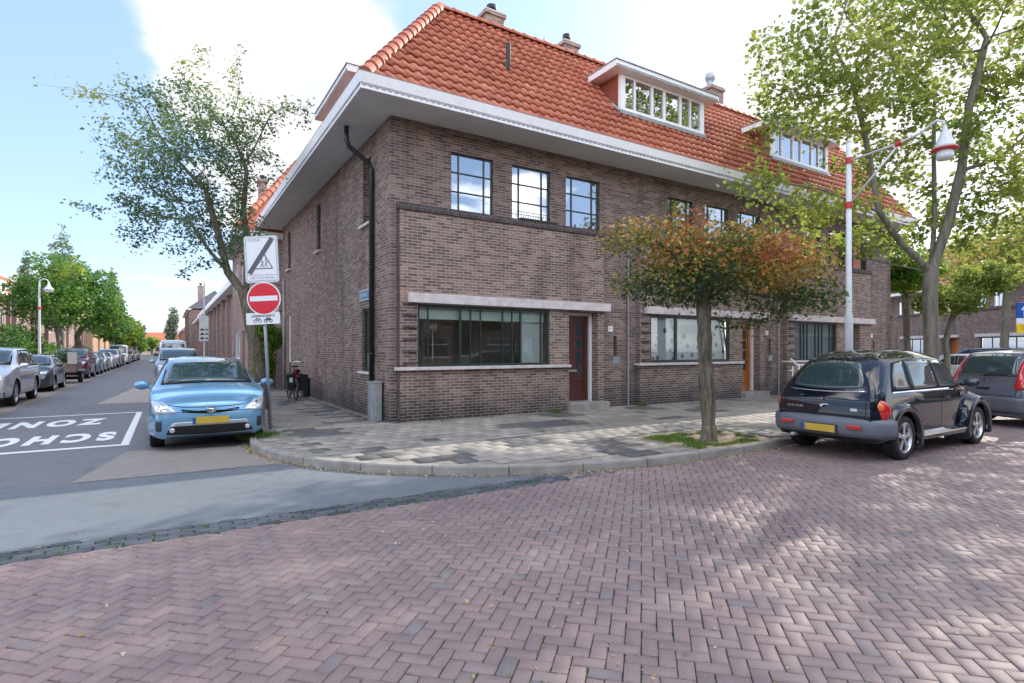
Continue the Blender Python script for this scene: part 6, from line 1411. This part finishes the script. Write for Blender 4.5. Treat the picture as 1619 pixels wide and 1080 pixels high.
# street lamps
def lampshade(m_red, m_wh, x, y, z, s=1):
    pass
L1 = thing('street_lamp', (12.55, 6.35, .11), 'tall whitish lamp post with red bands and bell lamp before the maple', 'street lamp', 'white street lamps with red bands')
X, Y = 12.55, 6.35
m = MB(); m.tube([(X, Y, .1), (X, Y, 2.35), (X, Y, 2.45), (X, Y, 6.10)], [.085, .08, .06, .052], 14); m.lathe([(.052, 6.10), (.03, 6.18), (0, 6.2)], 12, Matrix.Translation((X, Y, 0))); m.build('post', POLEW, L1, smooth=True)
for pp, rr_ in (([(X, Y, 5.65), (X, Y, 5.78)], .068), ([(X, Y, 4.68), (X, Y, 4.82)], .07), ([(X, Y-.91, 5.765), (X, Y-1.02, 5.80)], .05)): m = MB(); m.tube(pp, rr_, 14); m.build('red_band', REDP, L1)
arm = [(X, Y, 5.71), (X, Y-.95, 5.79), (X, Y-1.35, 5.87), (X, Y-1.52, 5.98), (X, Y-1.62, 6.02), (X, Y-1.72, 5.97), (X, Y-1.75, 5.85)]
m = MB(); m.tube(arm, .026, 8); m.tube([(X, Y, 4.75), (X, Y-.95, 5.75)], .022, 8); m.build('bracket_arm', POLEW, L1, smooth=True)
Mx = Matrix.Translation((X, Y-1.75, 5.38)); 
m = MB(); m.lathe([(.03, .50), (.045, .42), (.085, .33), (.12, .24), (.155, .13), (.215, .06)], 24, Mx); m.build('lamp_shade', POLEW, L1, smooth=True)
m = MB(); m.lathe([(.215, .06), (.22, .045), (.205, .03), (.16, .02)], 24, Mx); m.build('shade_rim', REDP, L1, smooth=True)
m = MB(); m.lathe([(.135, .03), (.14, -.08), (.125, -.14), (0, -.16)], 24, Mx); m.build('lamp_glass', plain('milky lamp glass', (.75, .78, .80), .2, var=.03), L1, smooth=True)
# left lamp (swan neck)
X, Y = -6.35, 42.0
L2 = thing('street_lamp', (X, Y, .1), 'swan-necked white lamp post behind the parked silver SUV on the left', 'street lamp', 'white street lamps with red bands')
m = MB(); m.tube([(X, Y, .1), (X, Y, 1.2), (X, Y, 5.55)]+[(X+.21-.21*math.cos(math.pi*k/8), Y, 5.55+.21*math.sin(math.pi*k/8)) for k in range(1, 9)], [.085, .075, .045]+[.028]*8, 12); m.build('post', POLEW, L2, smooth=True)
m = MB(); m.tube([(X, Y, 4.0), (X, Y, 4.12)], .10, 12); m.build('red_band', REDP, L2)
Mx = Matrix.Translation((X+.42, Y, 5.12)); m = MB(); m.lathe([(.04, .47), (.06, .34), (.12, .2), (.25, .06), (.27, .02)], 20, Mx); m.build('lamp_shade', POLEW, L2, smooth=True)
m = MB(); m.lathe([(.20, .03), (.2, -.1), (0, -.16)], 16, Mx); m.build('lamp_glass', MATS['milky lamp glass'], L2, smooth=True)
# sign with three car symbols further down the street, on a post
X, Y = 2.1, 26.5; q = Vector(wp(323, 500, 24.5)); X, Y = q.x, q.y
S3 = thing('parking_sign', (X, Y, .1), 'tall white plate with rows of black symbols on a post beside the far facade', 'traffic sign')
m = MB(); m.tube([(X, Y, .1), (X, Y, 4.6)], .028, 8); m.build('post', POLEW, S3); fn = -Vector(FWv)*.9-Vector(RTv)*.3; c = Vector((X, Y, 0))+Vector((-.3, -1, 0)).normalized()*.05
m = MB(); u = Vector((1, -.3, 0)).normalized(); nn_ = Vector((-.3, -1, 0)).normalized(); z0, z1 = 2.0, 3.12
m.prism([c-u*.19+Vector((0, 0, z0)), c+u*.19+Vector((0, 0, z0)), c+u*.19+Vector((0, 0, z1)), c-u*.19+Vector((0, 0, z1))], nn_*.02); o = m.build('plate', plain('weathered white sign', (.45, .47, .48), .6), S3)
m = MB(); c2 = c+nn_*.022
for k in range(3):
    for a0, a1, b0, b1 in ((-.15, .02, .0, .06), (-.11, -.02, .06, .10), (.06, .16, .01, .08)): m.add([c2+u*a+Vector((0, 0, z0+.08+k*.19+b_)) for a, b_ in ((a0, b0), (a1, b0), (a1, b1), (a0, b1))], [(0, 1, 2, 3)])
m.build('symbols', SBLK, o)
# blue and yellow sign at the right edge
q = Vector(wp(1628, 503, 12.5)); u = Vector(RTv); nn_ = -Vector(FWv)
S4 = thing('parking_sign', (q.x, q.y, .1), 'blue sign with white arrow over a white and a yellow plate at the right edge', 'traffic sign')
m = MB(); p0 = q-nn_*.05; m.tube([(p0.x, p0.y, .1), (p0.x, p0.y, q.z+.36)], .03, 10); m.build('post', ALU, S4)
def pl(nm, z0, z1, mat, par=S4, a0=-.31, a1=.31, d=.02):
    m = MB(); b0 = q*1; m.prism([b0+u*a+Vector((0, 0, z)) for a, z in ((a0, z0), (a1, z0), (a1, z1), (a0, z1))], nn_*d); return m.build(nm, mat, par, bevel=.002)
o = pl('arrow_plate', .0, .35, plain('sign blue', (.01, .08, .36), .4)); pl('white_plate', -.13, -.003, SREF); yo = pl('yellow_plate', -.34, -.133, plain('sign yellow', (.75, .52, .02), .5))
m = MB(); bq = q+nn_*.022+u*-.12; m.add([bq+u*a+Vector((0, 0, z)) for a, z in ((-.035, .04), (.035, .04), (.035, .19), (.10, .17), (0, .31), (-.10, .17), (-.035, .19))], [(0, 1, 2, 3, 4, 5, 6)]); m.build('arrow', SREF, o)
m = MB(); bq = q+nn_*.022
for z in (-.20, -.27): m.add([bq+u*a+Vector((0, 0, zz2)) for a, zz2 in ((-.2, z), (.2, z), (.2, z+.025), (-.2, z+.025))], [(0, 1, 2, 3)])
m.build('printed_lines', plain('orange print', (.55, .25, .03), .5), yo)

# bicycle with panniers leaning by the wall, seen from behind
BX, BY = 3.22, 17.3
bk = thing('bicycle', (BX, BY, .115), 'black city bicycle with wide double panniers leaning at the brick side wall', 'bicycle')
def T(x, y, z): return (BX+x, BY+y, .115+z)
m = MB()
for nm, yy in (('w', 0), ('w', 1.08)):
    m2 = MB(); m2.tube([T(0, yy+.34*math.cos(2*math.pi*k/28), .36+.34*math.sin(2*math.pi*k/28)) for k in range(28)], .020, 6, closed=True); wo = m2.build('wheel', RUB, bk, smooth=True)
    m3 = MB()
    for k in range(14): a = math.pi*k/14; m3.tube([T(0, yy+.33*math.cos(a), .36+.33*math.sin(a)), T(0, yy-.33*math.cos(a), .36-.33*math.sin(a))], .0025, 3)
    m3.build('spokes', CHROME, wo)
m.tube([T(0, 0, .36), T(0, .42, .32)], .012, 6); m.tube([T(0, 0, .36), T(0, .28, .82)], .012, 6); m.tube([T(0, .42, .32), T(0, .25, .95)], .016, 8); m.tube([T(0, .42, .32), T(0, .92, .80)], .018, 8); m.tube([T(0, .30, .75), T(0, .90, .95)], .016, 8); m.tube([T(0, 1.08, .36), T(0, .90, .98), T(0, .88, 1.12)], .016, 8)
m.tube([T(0, -.25, .78), T(0, .25, .78)], .012, 6); m.tube([T(.07, -.1, .78), T(.02, 0, .36)], .008, 5); m.tube([T(-.07, -.1, .78), T(-.02, 0, .36)], .008, 5); m.build('frame', BLACKP, bk, smooth=True)
m = MB(); m.tube([T(-.33, .58, 1.10), T(-.30, .72, 1.12), T(-.18, .88, 1.14), T(0, .90, 1.12), T(.18, .88, 1.14), T(.30, .72, 1.12), T(.33, .58, 1.10)], .012, 8); m.build('handlebar', CHROME, bk, smooth=True)
for sg in (1, -1): m = MB(); m.tube([T(sg*.33, .56, 1.10), T(sg*.31, .68, 1.11)], .02, 8); m.build('grip', BLACKP, bk)
m = MB(); m.prism([T(-.10, .12, .98), T(.10, .12, .98), T(.05, .40, .97), T(-.05, .40, .97)], (0, 0, .06)); m.build('saddle', PLAST, bk, bevel=.02)
m = MB(); m.tube([T(0, .03+.39*math.cos(R(a))*1-.03, .36+.39*math.sin(R(a))) for a in range(20, 200, 15)], .022, 6); m.build('mudguard', BLACKP, bk, smooth=True)
CLOTH = plain('black pannier cloth', (.014, .014, .018), .8, var=.3, scale=15)
for sg in (1, -1):
    m = MB(); m.prism([T(sg*.06, -.24, .30), T(sg*.26, -.24, .33), T(sg*.31, -.24, .76), T(sg*.06, -.24, .80)][::sg], (0, .36, 0)); po = m.build('pannier', CLOTH, bk, bevel=.025)
    m = MB(); m.prism([T(sg*.04, -.26, .78), T(sg*.32, -.26, .74), T(sg*.32, -.26, .77), T(sg*.04, -.26, .81)][::sg], (0, .40, 0)); m.build('flap', CLOTH, po)
m = MB(); m.box(T(-.22, -.262, .56), T(-.13, -.25, .69)); m.build('reflector_patch', POLEW, bk)
m = MB(); m.box(T(-.03, -.28, .70), T(.05, -.25, .76)); m.build('rear_light', LGRED, bk)
m = MB(); m.tube([T(-.01, .15, .36), T(-.22, .0, .02), T(-.27, -.04, .0)], .013, 6); m.tube([T(.01, .15, .36), T(.12, .0, .02)], .013, 6); m.build('kickstand', BLACKP, bk)
m = MB(); m.tube([T(-.08, -.24, .84), T(0, -.1, .90), T(.10, .1, .87), T(.06, .2, .82)], .05, 8); m.build('bundle', plain('dark red cloth', (.09, .015, .02), .8), bk, smooth=True)
# dark lidded box standing in for the shadow blotch behind the bicycle
t = thing('shadow_box', (3.62, 18.8, .12), 'dark green bin standing for the dark shadow right behind the bicycle', 'bin'); m = MB(); m.prism([(3.69, 18.6, .12), (3.84, 18.6, .12), (3.86, 18.6, .68), (3.66, 18.6, .68)], (0, .4, 0)); m.build('tub', plain('dark green bin', (.02, .035, .03), .6), t, bevel=.02); m = MB(); m.box((3.64, 18.56, .681), (3.88, 19.04, .71)); m.build('lid', PLAST, t, bevel=.01)
# second bicycle / white gate by the third bay
gt = thing('garden_gate', (17.55, 10.6, .11), 'small white tubular railing before the third bay, half hidden by the black car', 'railing')
m = MB(); m.tube([(17.1, 10.45, 1.32), (17.45, 10.45, 1.12), (18.3, 10.45, 1.12)], .035, 8); m.tube([(17.55, 10.45, .11), (17.55, 10.45, 1.1)], .03, 8); m.tube([(17.2, 10.45, .11), (17.2, 10.45, 1.08)], .02, 8); m.tube([(17.0, 10.45, .95), (17.3, 10.45, .95)], .02, 6); m.build('rail', WHITE, gt, smooth=True)
m = MB()
for k in range(5): m.tube([(17.7+k*.13, 10.45, .15), (17.7+k*.13, 10.45, 1.1)], .008, 5)
m.build('bars', WHITE, gt)
# trailer with planted crates on the left
tl = thing('planted_trailer', (-4.5, 34.5, 0), 'wooden car trailer filled with green plants between the small dark car and the burgundy one', 'trailer')
m = MB(); m.box((-5.35, 33.2, .55), (-3.72, 35.6, .60)); 
for a, b_ in (((-5.35, 33.2, .6), (-5.30, 35.6, 1.0)), ((-3.77, 33.2, .6), (-3.72, 35.6, 1.0)), ((-5.30, 33.2, .6), (-3.77, 33.25, 1.0)), ((-5.3, 35.55, .6), (-3.77, 35.6, 1.0))): m.box(a, b_)
m.build('tub', plain('weathered trailer boards', (.20, .15, .13), .8, var=.3, scale=10), tl)
m = MB(); m.box((-4.0, 33.17, .95), (-3.65, 33.23, 1.5)); m.build('tail_board', plain('pale sheet', (.5, .45, .42), .7), tl)
for x in (-5.42, -3.66):
    m = MB(); m.lathe([(0, -.09), (.22, -.09), (.31, -.07), (.32, 0), (.31, .07), (.22, .09), (0, .09)], 20, Matrix.Translation((x, 34.5, .32))@Matrix.Rotation(R(90), 4, 'Y')); o = m.build('wheel', RUB, tl, smooth=True)
    m = MB(); m.lathe([(0, -.10), (.17, -.10), (.17, .10), (0, .10)], 16, Matrix.Translation((x, 34.5, .32))@Matrix.Rotation(R(90), 4, 'Y')); m.build('rim', RIM, o)
m = MB(); m.tube([(-4.5, 33.2, .5), (-4.5, 32.0, .48)], .04, 6); m.box((-3.7, 34.1, .58), (-3.5, 34.9, .66)); m.build('drawbar', ALU, tl)
bush('crate_plant', 'leafy green plants heaped in the wooden trailer', 'plant', [((-4.9, 34.0, 1.15), (.4, .5, .4)), ((-4.3, 34.8, 1.2), (.45, .6, .45)), ((-4.6, 35.2, 1.1), (.4, .4, .35)), ((-4.9, 34.7, 1.2), (.35, .4, .35))], LF_BLU, 1800, .13, 131, stem=.65, tb=.5, loc=(-4.6, 34.5, .6))

# ============================================================ OTHER HOUSES
FARROOF = plain('distant orange tiles', (.42, .13, .07), .75, var=.2, scale=3); DKROOF = plain('distant grey tiles', (.12, .12, .13), .8, var=.2, scale=3)
# next house on the side street, standing forward of the long side wall
nh = thing('side_house', (2.7, 24.3, 0), 'brick house with orange hip roof directly beyond the long side wall', 'house')
F1 = Frame((0, 24.3, 0), (1, 0, 0), (0, -1, 0)); F2 = Frame((2.72, 0, 0), (0, 1, 0), (-1, 0, 0))
m = MB(); F1.wall(m, 2.72, 9, 0, 6.1, 0, [(2.95, 3.75, .1, 3.15, .6)]); F2.wall(m, 24.3, 30.5, 0, 6.1, 0, [(25.4, 26.2, .1, 2.4, .15), (27.2, 29.4, 1.2, 2.5, .1), (25.4, 26.8, 4.2, 5.6, .1), (28, 29.4, 4.2, 5.6, .1)]); m.box((2.72, 30.5, 0), (9, 30.52, 6.1)); m.build('wall', BR_PINK, nh)
m = MB(); F1.box(m, 2.60, 3.86, 3.16, 3.34, -.05, .12); m.build('lintel', STONE, nh); m = MB(); F1.quad(m, 2.9, 3.8, .1, 3.16, -.6); m.build('gate_recess', WOODD, nh)
m = MB(); F2.box(m, 25.4, 26.2, .1, 2.4, -.14, -.10); m.build('door', DARKF, nh)
window(nh, F2, 27.2, 29.4, 1.2, 2.5, -.09, [.33, .66], [], WHITE, CARGL); window(nh, F2, 25.4, 26.8, 4.2, 5.6, -.09, [.5], [.6], WHITE, CARGL); window(nh, F2, 28, 29.4, 4.2, 5.6, -.09, [.5], [.6], WHITE, CARGL)
m = MB(); m.box((2.2, 23.9, 6.1), (9.4, 31, 6.32)); m.build('eaves', WHITE, nh)
m = MB(); A = Vector((2.25, 23.95, 6.33)); m.add([(2.25, 23.95, 6.33), (9.3, 23.95, 6.33), (6.2, 27.4, 10.6), (5.4, 27.4, 10.6)], [(0, 1, 2, 3)]); m.add([(2.25, 23.95, 6.33), (5.4, 27.4, 10.6), (5.4, 31, 10.6), (2.25, 31, 6.33)], [(0, 1, 2, 3)]); m.add([(2.25, 31, 6.33), (5.4, 31, 10.6), (9.3, 31, 6.33)], [(0, 1, 2)]); m.build('roof', FARROOF, nh)
ridge_tiles('hip_tiles', nh, (2.3, 24.0, 6.4), (5.4, 27.4, 10.66), .15, .4); chimney(3.75, 4.12, 29.2, 29.6, 8.0, 9.75, [(3.93, 29.4, .1, .22)], nh)
# long row behind it
def row_house(name, label, x, y0, y1, brick, roofm, zt=6.4, dorm=True, group=None, side=-1, unit=5.6, slope=True):
    h = thing(name, (x, y0, 0), label, 'house', group); Fr = Frame((x, 0, 0), (0, 1, 0), (side, 0, 0)); m = MB(); hl = []; n = max(1, int((y1-y0)/unit)); wins = []
    for i in range(n):
        a = y0+i*unit
        hl += [(a+.5, a+1.5, .1, 2.5, .2), (a+2.1, a+4.6, 1.0, 2.5, .12), (a+.6, a+1.8, 3.7, 5.3, .12), (a+2.6, a+4.3, 3.7, 5.3, .12)]
    Fr.wall(m, y0, y1, 0, zt, 0, hl); m.add([Fr.p(y0, 0, 0), Fr.p(y0, zt, 0), Fr.p(y0, zt, -9), Fr.p(y0, 0, -9)], [(0, 1, 2, 3)]); m.add([Fr.p(y1, 0, 0), Fr.p(y1, zt, 0), Fr.p(y1, zt, -9), Fr.p(y1, 0, -9)], [(0, 1, 2, 3)])
    for i in range(n+1):
        a = min(y0+i*unit, y1-.35)
        Fr.box(m, a-.0, a+.35, 0, zt, .002, .28)
    m.build('wall', brick, h)
    for k, q_ in enumerate(hl):
        if k % 4 == 0: m = MB(); Fr.quad(m, q_[0], q_[1], q_[2], q_[3], -.15); m.build('door', (DOORM, DARKF, WHITE)[k//4 % 3], h)
        else: window(h, Fr, q_[0], q_[1], q_[2], q_[3], -.10, [.5], [.65], WHITE, CARGL, fw=.09, mw=.06)
    m = MB(); Fr.box(m, y0-.3, y1+.3, zt, zt+.24, -.1, .75); m.build('gutter', WHITE, h)
    if dorm:
        m = MB(); Fr.box(m, y0+.5, y1-.5, zt+.25, zt+1.45, -2.5, .05); o = m.build('dormer', WHITE, h); m = MB()
        for i in range(n*3): a = y0+.9+i*(y1-y0-1.2)/(n*3); Fr.box(m, a, a+1.1, zt+.5, zt+1.25, .051, .06)
        m.build('dormer_window', CARGL, o)
    m = MB(); zr = zt+3.9; m.add([Fr.p(y0-.2, zt+.24, .6), Fr.p(y1+.2, zt+.24, .6), Fr.p(y1-1.5, zr, -4), Fr.p(y0+1.5, zr, -4)], [(0, 1, 2, 3)]); m.add([Fr.p(y0-.2, zt+.24, .6), Fr.p(y0+1.5, zr, -4), Fr.p(y0-.2, zt+.24, -8.8)], [(0, 1, 2)]); m.add([Fr.p(y1+.2, zt+.24, .6), Fr.p(y1-1.5, zr, -4), Fr.p(y1+.2, zt+.24, -8.8)], [(0, 1, 2)]); m.add([Fr.p(y0-.2, zt+.24, -8.8), Fr.p(y1+.2, zt+.24, -8.8), Fr.p(y1-1.5, zr, -4), Fr.p(y0+1.5, zr, -4)], [(0, 1, 2, 3)]); m.build('roof', roofm, h)
    return h
GB = 'terraced houses along the side street'
row_house('row_house', 'long pinkish brick terrace with white dormer band behind the tree trunk', 4.6, 31, 78, BR_PINK, FARROOF, 6.3, True, GB)
row_house('row_house', 'farther stretch of the terrace with plain white gutter', 4.6, 78.3, 116, BR_PINK, FARROOF, 6.3, True, GB)
h = row_house('row_house', 'taller dark roofed brick block at the far right end of the side street', 3.6, 118, 150, BR, DKROOF, 9.0, False, GB)
chimney(5, 6, 124, 125, 11, 14, [(5.5, 124.5, .2, .5)], h)
row_house('row_house', 'lower houses beyond the dark roofed block', 3.4, 152, 230, BR_ORANGE, FARROOF, 6.2, False, GB, unit=8)
GL2 = 'houses behind the gardens on the left'
row_house('garden_house', 'orange roofed house with white dormer at the left edge above the hedge', -12.2, 21.2, 66, BR_PINK, FARROOF, 6.2, True, GL2, side=1)
row_house('garden_house', 'orange roofed houses hidden behind the left trees', -12.2, 68, 118, BR_PINK, FARROOF, 6.2, True, GL2, side=1, unit=8)
row_house('garden_house', 'farthest houses on the left beyond the trees', -11.5, 122, 220, BR_ORANGE, FARROOF, 5.8, False, GL2, side=1, unit=12)
# cross row closing the street
cr_ = thing('far_house', (-6, 262, 0), 'low orange roofed houses closing the far end of the side street', 'house'); m = MB(); m.box((-30, 262, 0), (8, 270, 5.2)); m.build('wall', BR_ORANGE, cr_); m = MB(); m.add([(-31, 261.5, 5.2), (9, 261.5, 5.2), (7, 266, 8.6), (-29, 266, 8.6)], [(0, 1, 2, 3)]); m.add([(9, 261.5, 5.2), (9, 270.5, 5.2), (7, 266, 8.6)], [(0, 1, 2)]); m.add([(-31, 270.5, 5.2), (9, 270.5, 5.2), (7, 266, 8.6), (-29, 266, 8.6)], [(0, 1, 2, 3)]); m.build('roof', FARROOF, cr_)
m = MB()
for i in range(12): m.box((-28+i*3, 261.97, 1.0), (-26.6+i*3, 261.99, 2.6))
m.build('window', CARGL, cr_)
# row on the right, beyond the terrace
Ur = Vector((.555, .832, 0)).normalized(); Nr = Vector((-Ur.y, Ur.x, 0))
h = thing('cross_row_house', (48, 12, 0), 'purple brown brick row with pale bands closing the view at the right', 'house', 'houses in the far right street'); h['_base'] = (0, 0, 0); h.location = (0, 0, 0)
Fr = Frame((50.6, 15.6, 0), Ur, Nr); h.location = (50.6, 15.6, 0); h.rotation_euler = (0, 0, math.atan2(Ur.y, Ur.x)); Fl = Frame((0, 0, 0), (1, 0, 0), (0, 1, 0))
m = MB(); hl = []; units = [-22.5, -14.1, -5.7, 2.7, 11.1]
for a in units: hl += [(a+2.9, a+6.9, 1.0, 2.55, .15), (a+.6, a+1.7, .1, 2.55, .4), (a+4.2, a+5.7, 4.75, 5.9, .12), (a+6.4, a+7.6, 4.75, 5.9, .12), (a+.9, a+2.1, 4.75, 5.9, .12), (a+.1, a+.3, 1.6, 2.2, .1)]
Fl.wall(m, -24, 20, 0, 6.4, 0, hl); m.add([(-24, 0, 0), (-24, 0, 6.4), (-24, -9, 6.4), (-24, -9, 0)], [(0, 1, 2, 3)]); m.build('wall', BR, h)
for a in units:
    for q_ in ((a+2.9, a+6.9, 1.0, 2.55), (a+4.2, a+5.7, 4.75, 5.9), (a+6.4, a+7.6, 4.75, 5.9), (a+.9, a+2.1, 4.75, 5.9)): window(h, Fl, *q_, -.1, [.25, .5, .75] if q_[1]-q_[0] > 3 else [.25, .75], [], WHITE if q_[2] > 3 else DARKF, GLASS, fw=.07, mw=.05, back=plain('blue grey far curtain', (.22, .27, .33), .8, var=.3, scale=3), backd=.12)
    m = MB(); Fl.quad(m, a+.6, a+1.7, .1, 2.55, -.35); m.build('door', DOORO if a in (-5.7, 2.7) else DOORM, h)
    m = MB(); Fl.box(m, a+.4, a+7.2, 2.58, 2.80, .0, .18); m.build('lintel', STONE, h); m = MB(); Fl.box(m, a+.1, a+7.6, 4.55, 4.68, .0, .12); m.build('band', plain('dark brick band', (.12, .09, .09), .8), h)
m = MB(); Fl.box(m, -24.5, 20.5, 6.4, 6.65, -.2, .9); m.build('gutter', WHITE, h); m = MB(); m.add([(-24.5, .9, 6.66), (20.5, .9, 6.66), (20.5, -4, 10.6), (-20, -4, 10.6)], [(0, 1, 2, 3)]); m.add([(-24.5, .9, 6.66), (-20, -4, 10.6), (-24.5, -9, 6.66)], [(0, 1, 2)]); m.build('roof', FARROOF, h)
# row opposite (behind the viewer) mirrored in the windows
h = row_house('opposite_house', 'brick terrace across the road behind the viewer', 0, -34, 44, BR, FARROOF, 6.3, True, None, side=1)
h.rotation_euler = (0, 0, R(90)); h.location = (36, -14, 0)
# clean helper properties
for o in bpy.data.objects:
    if '_base' in o.keys(): del o['_base']
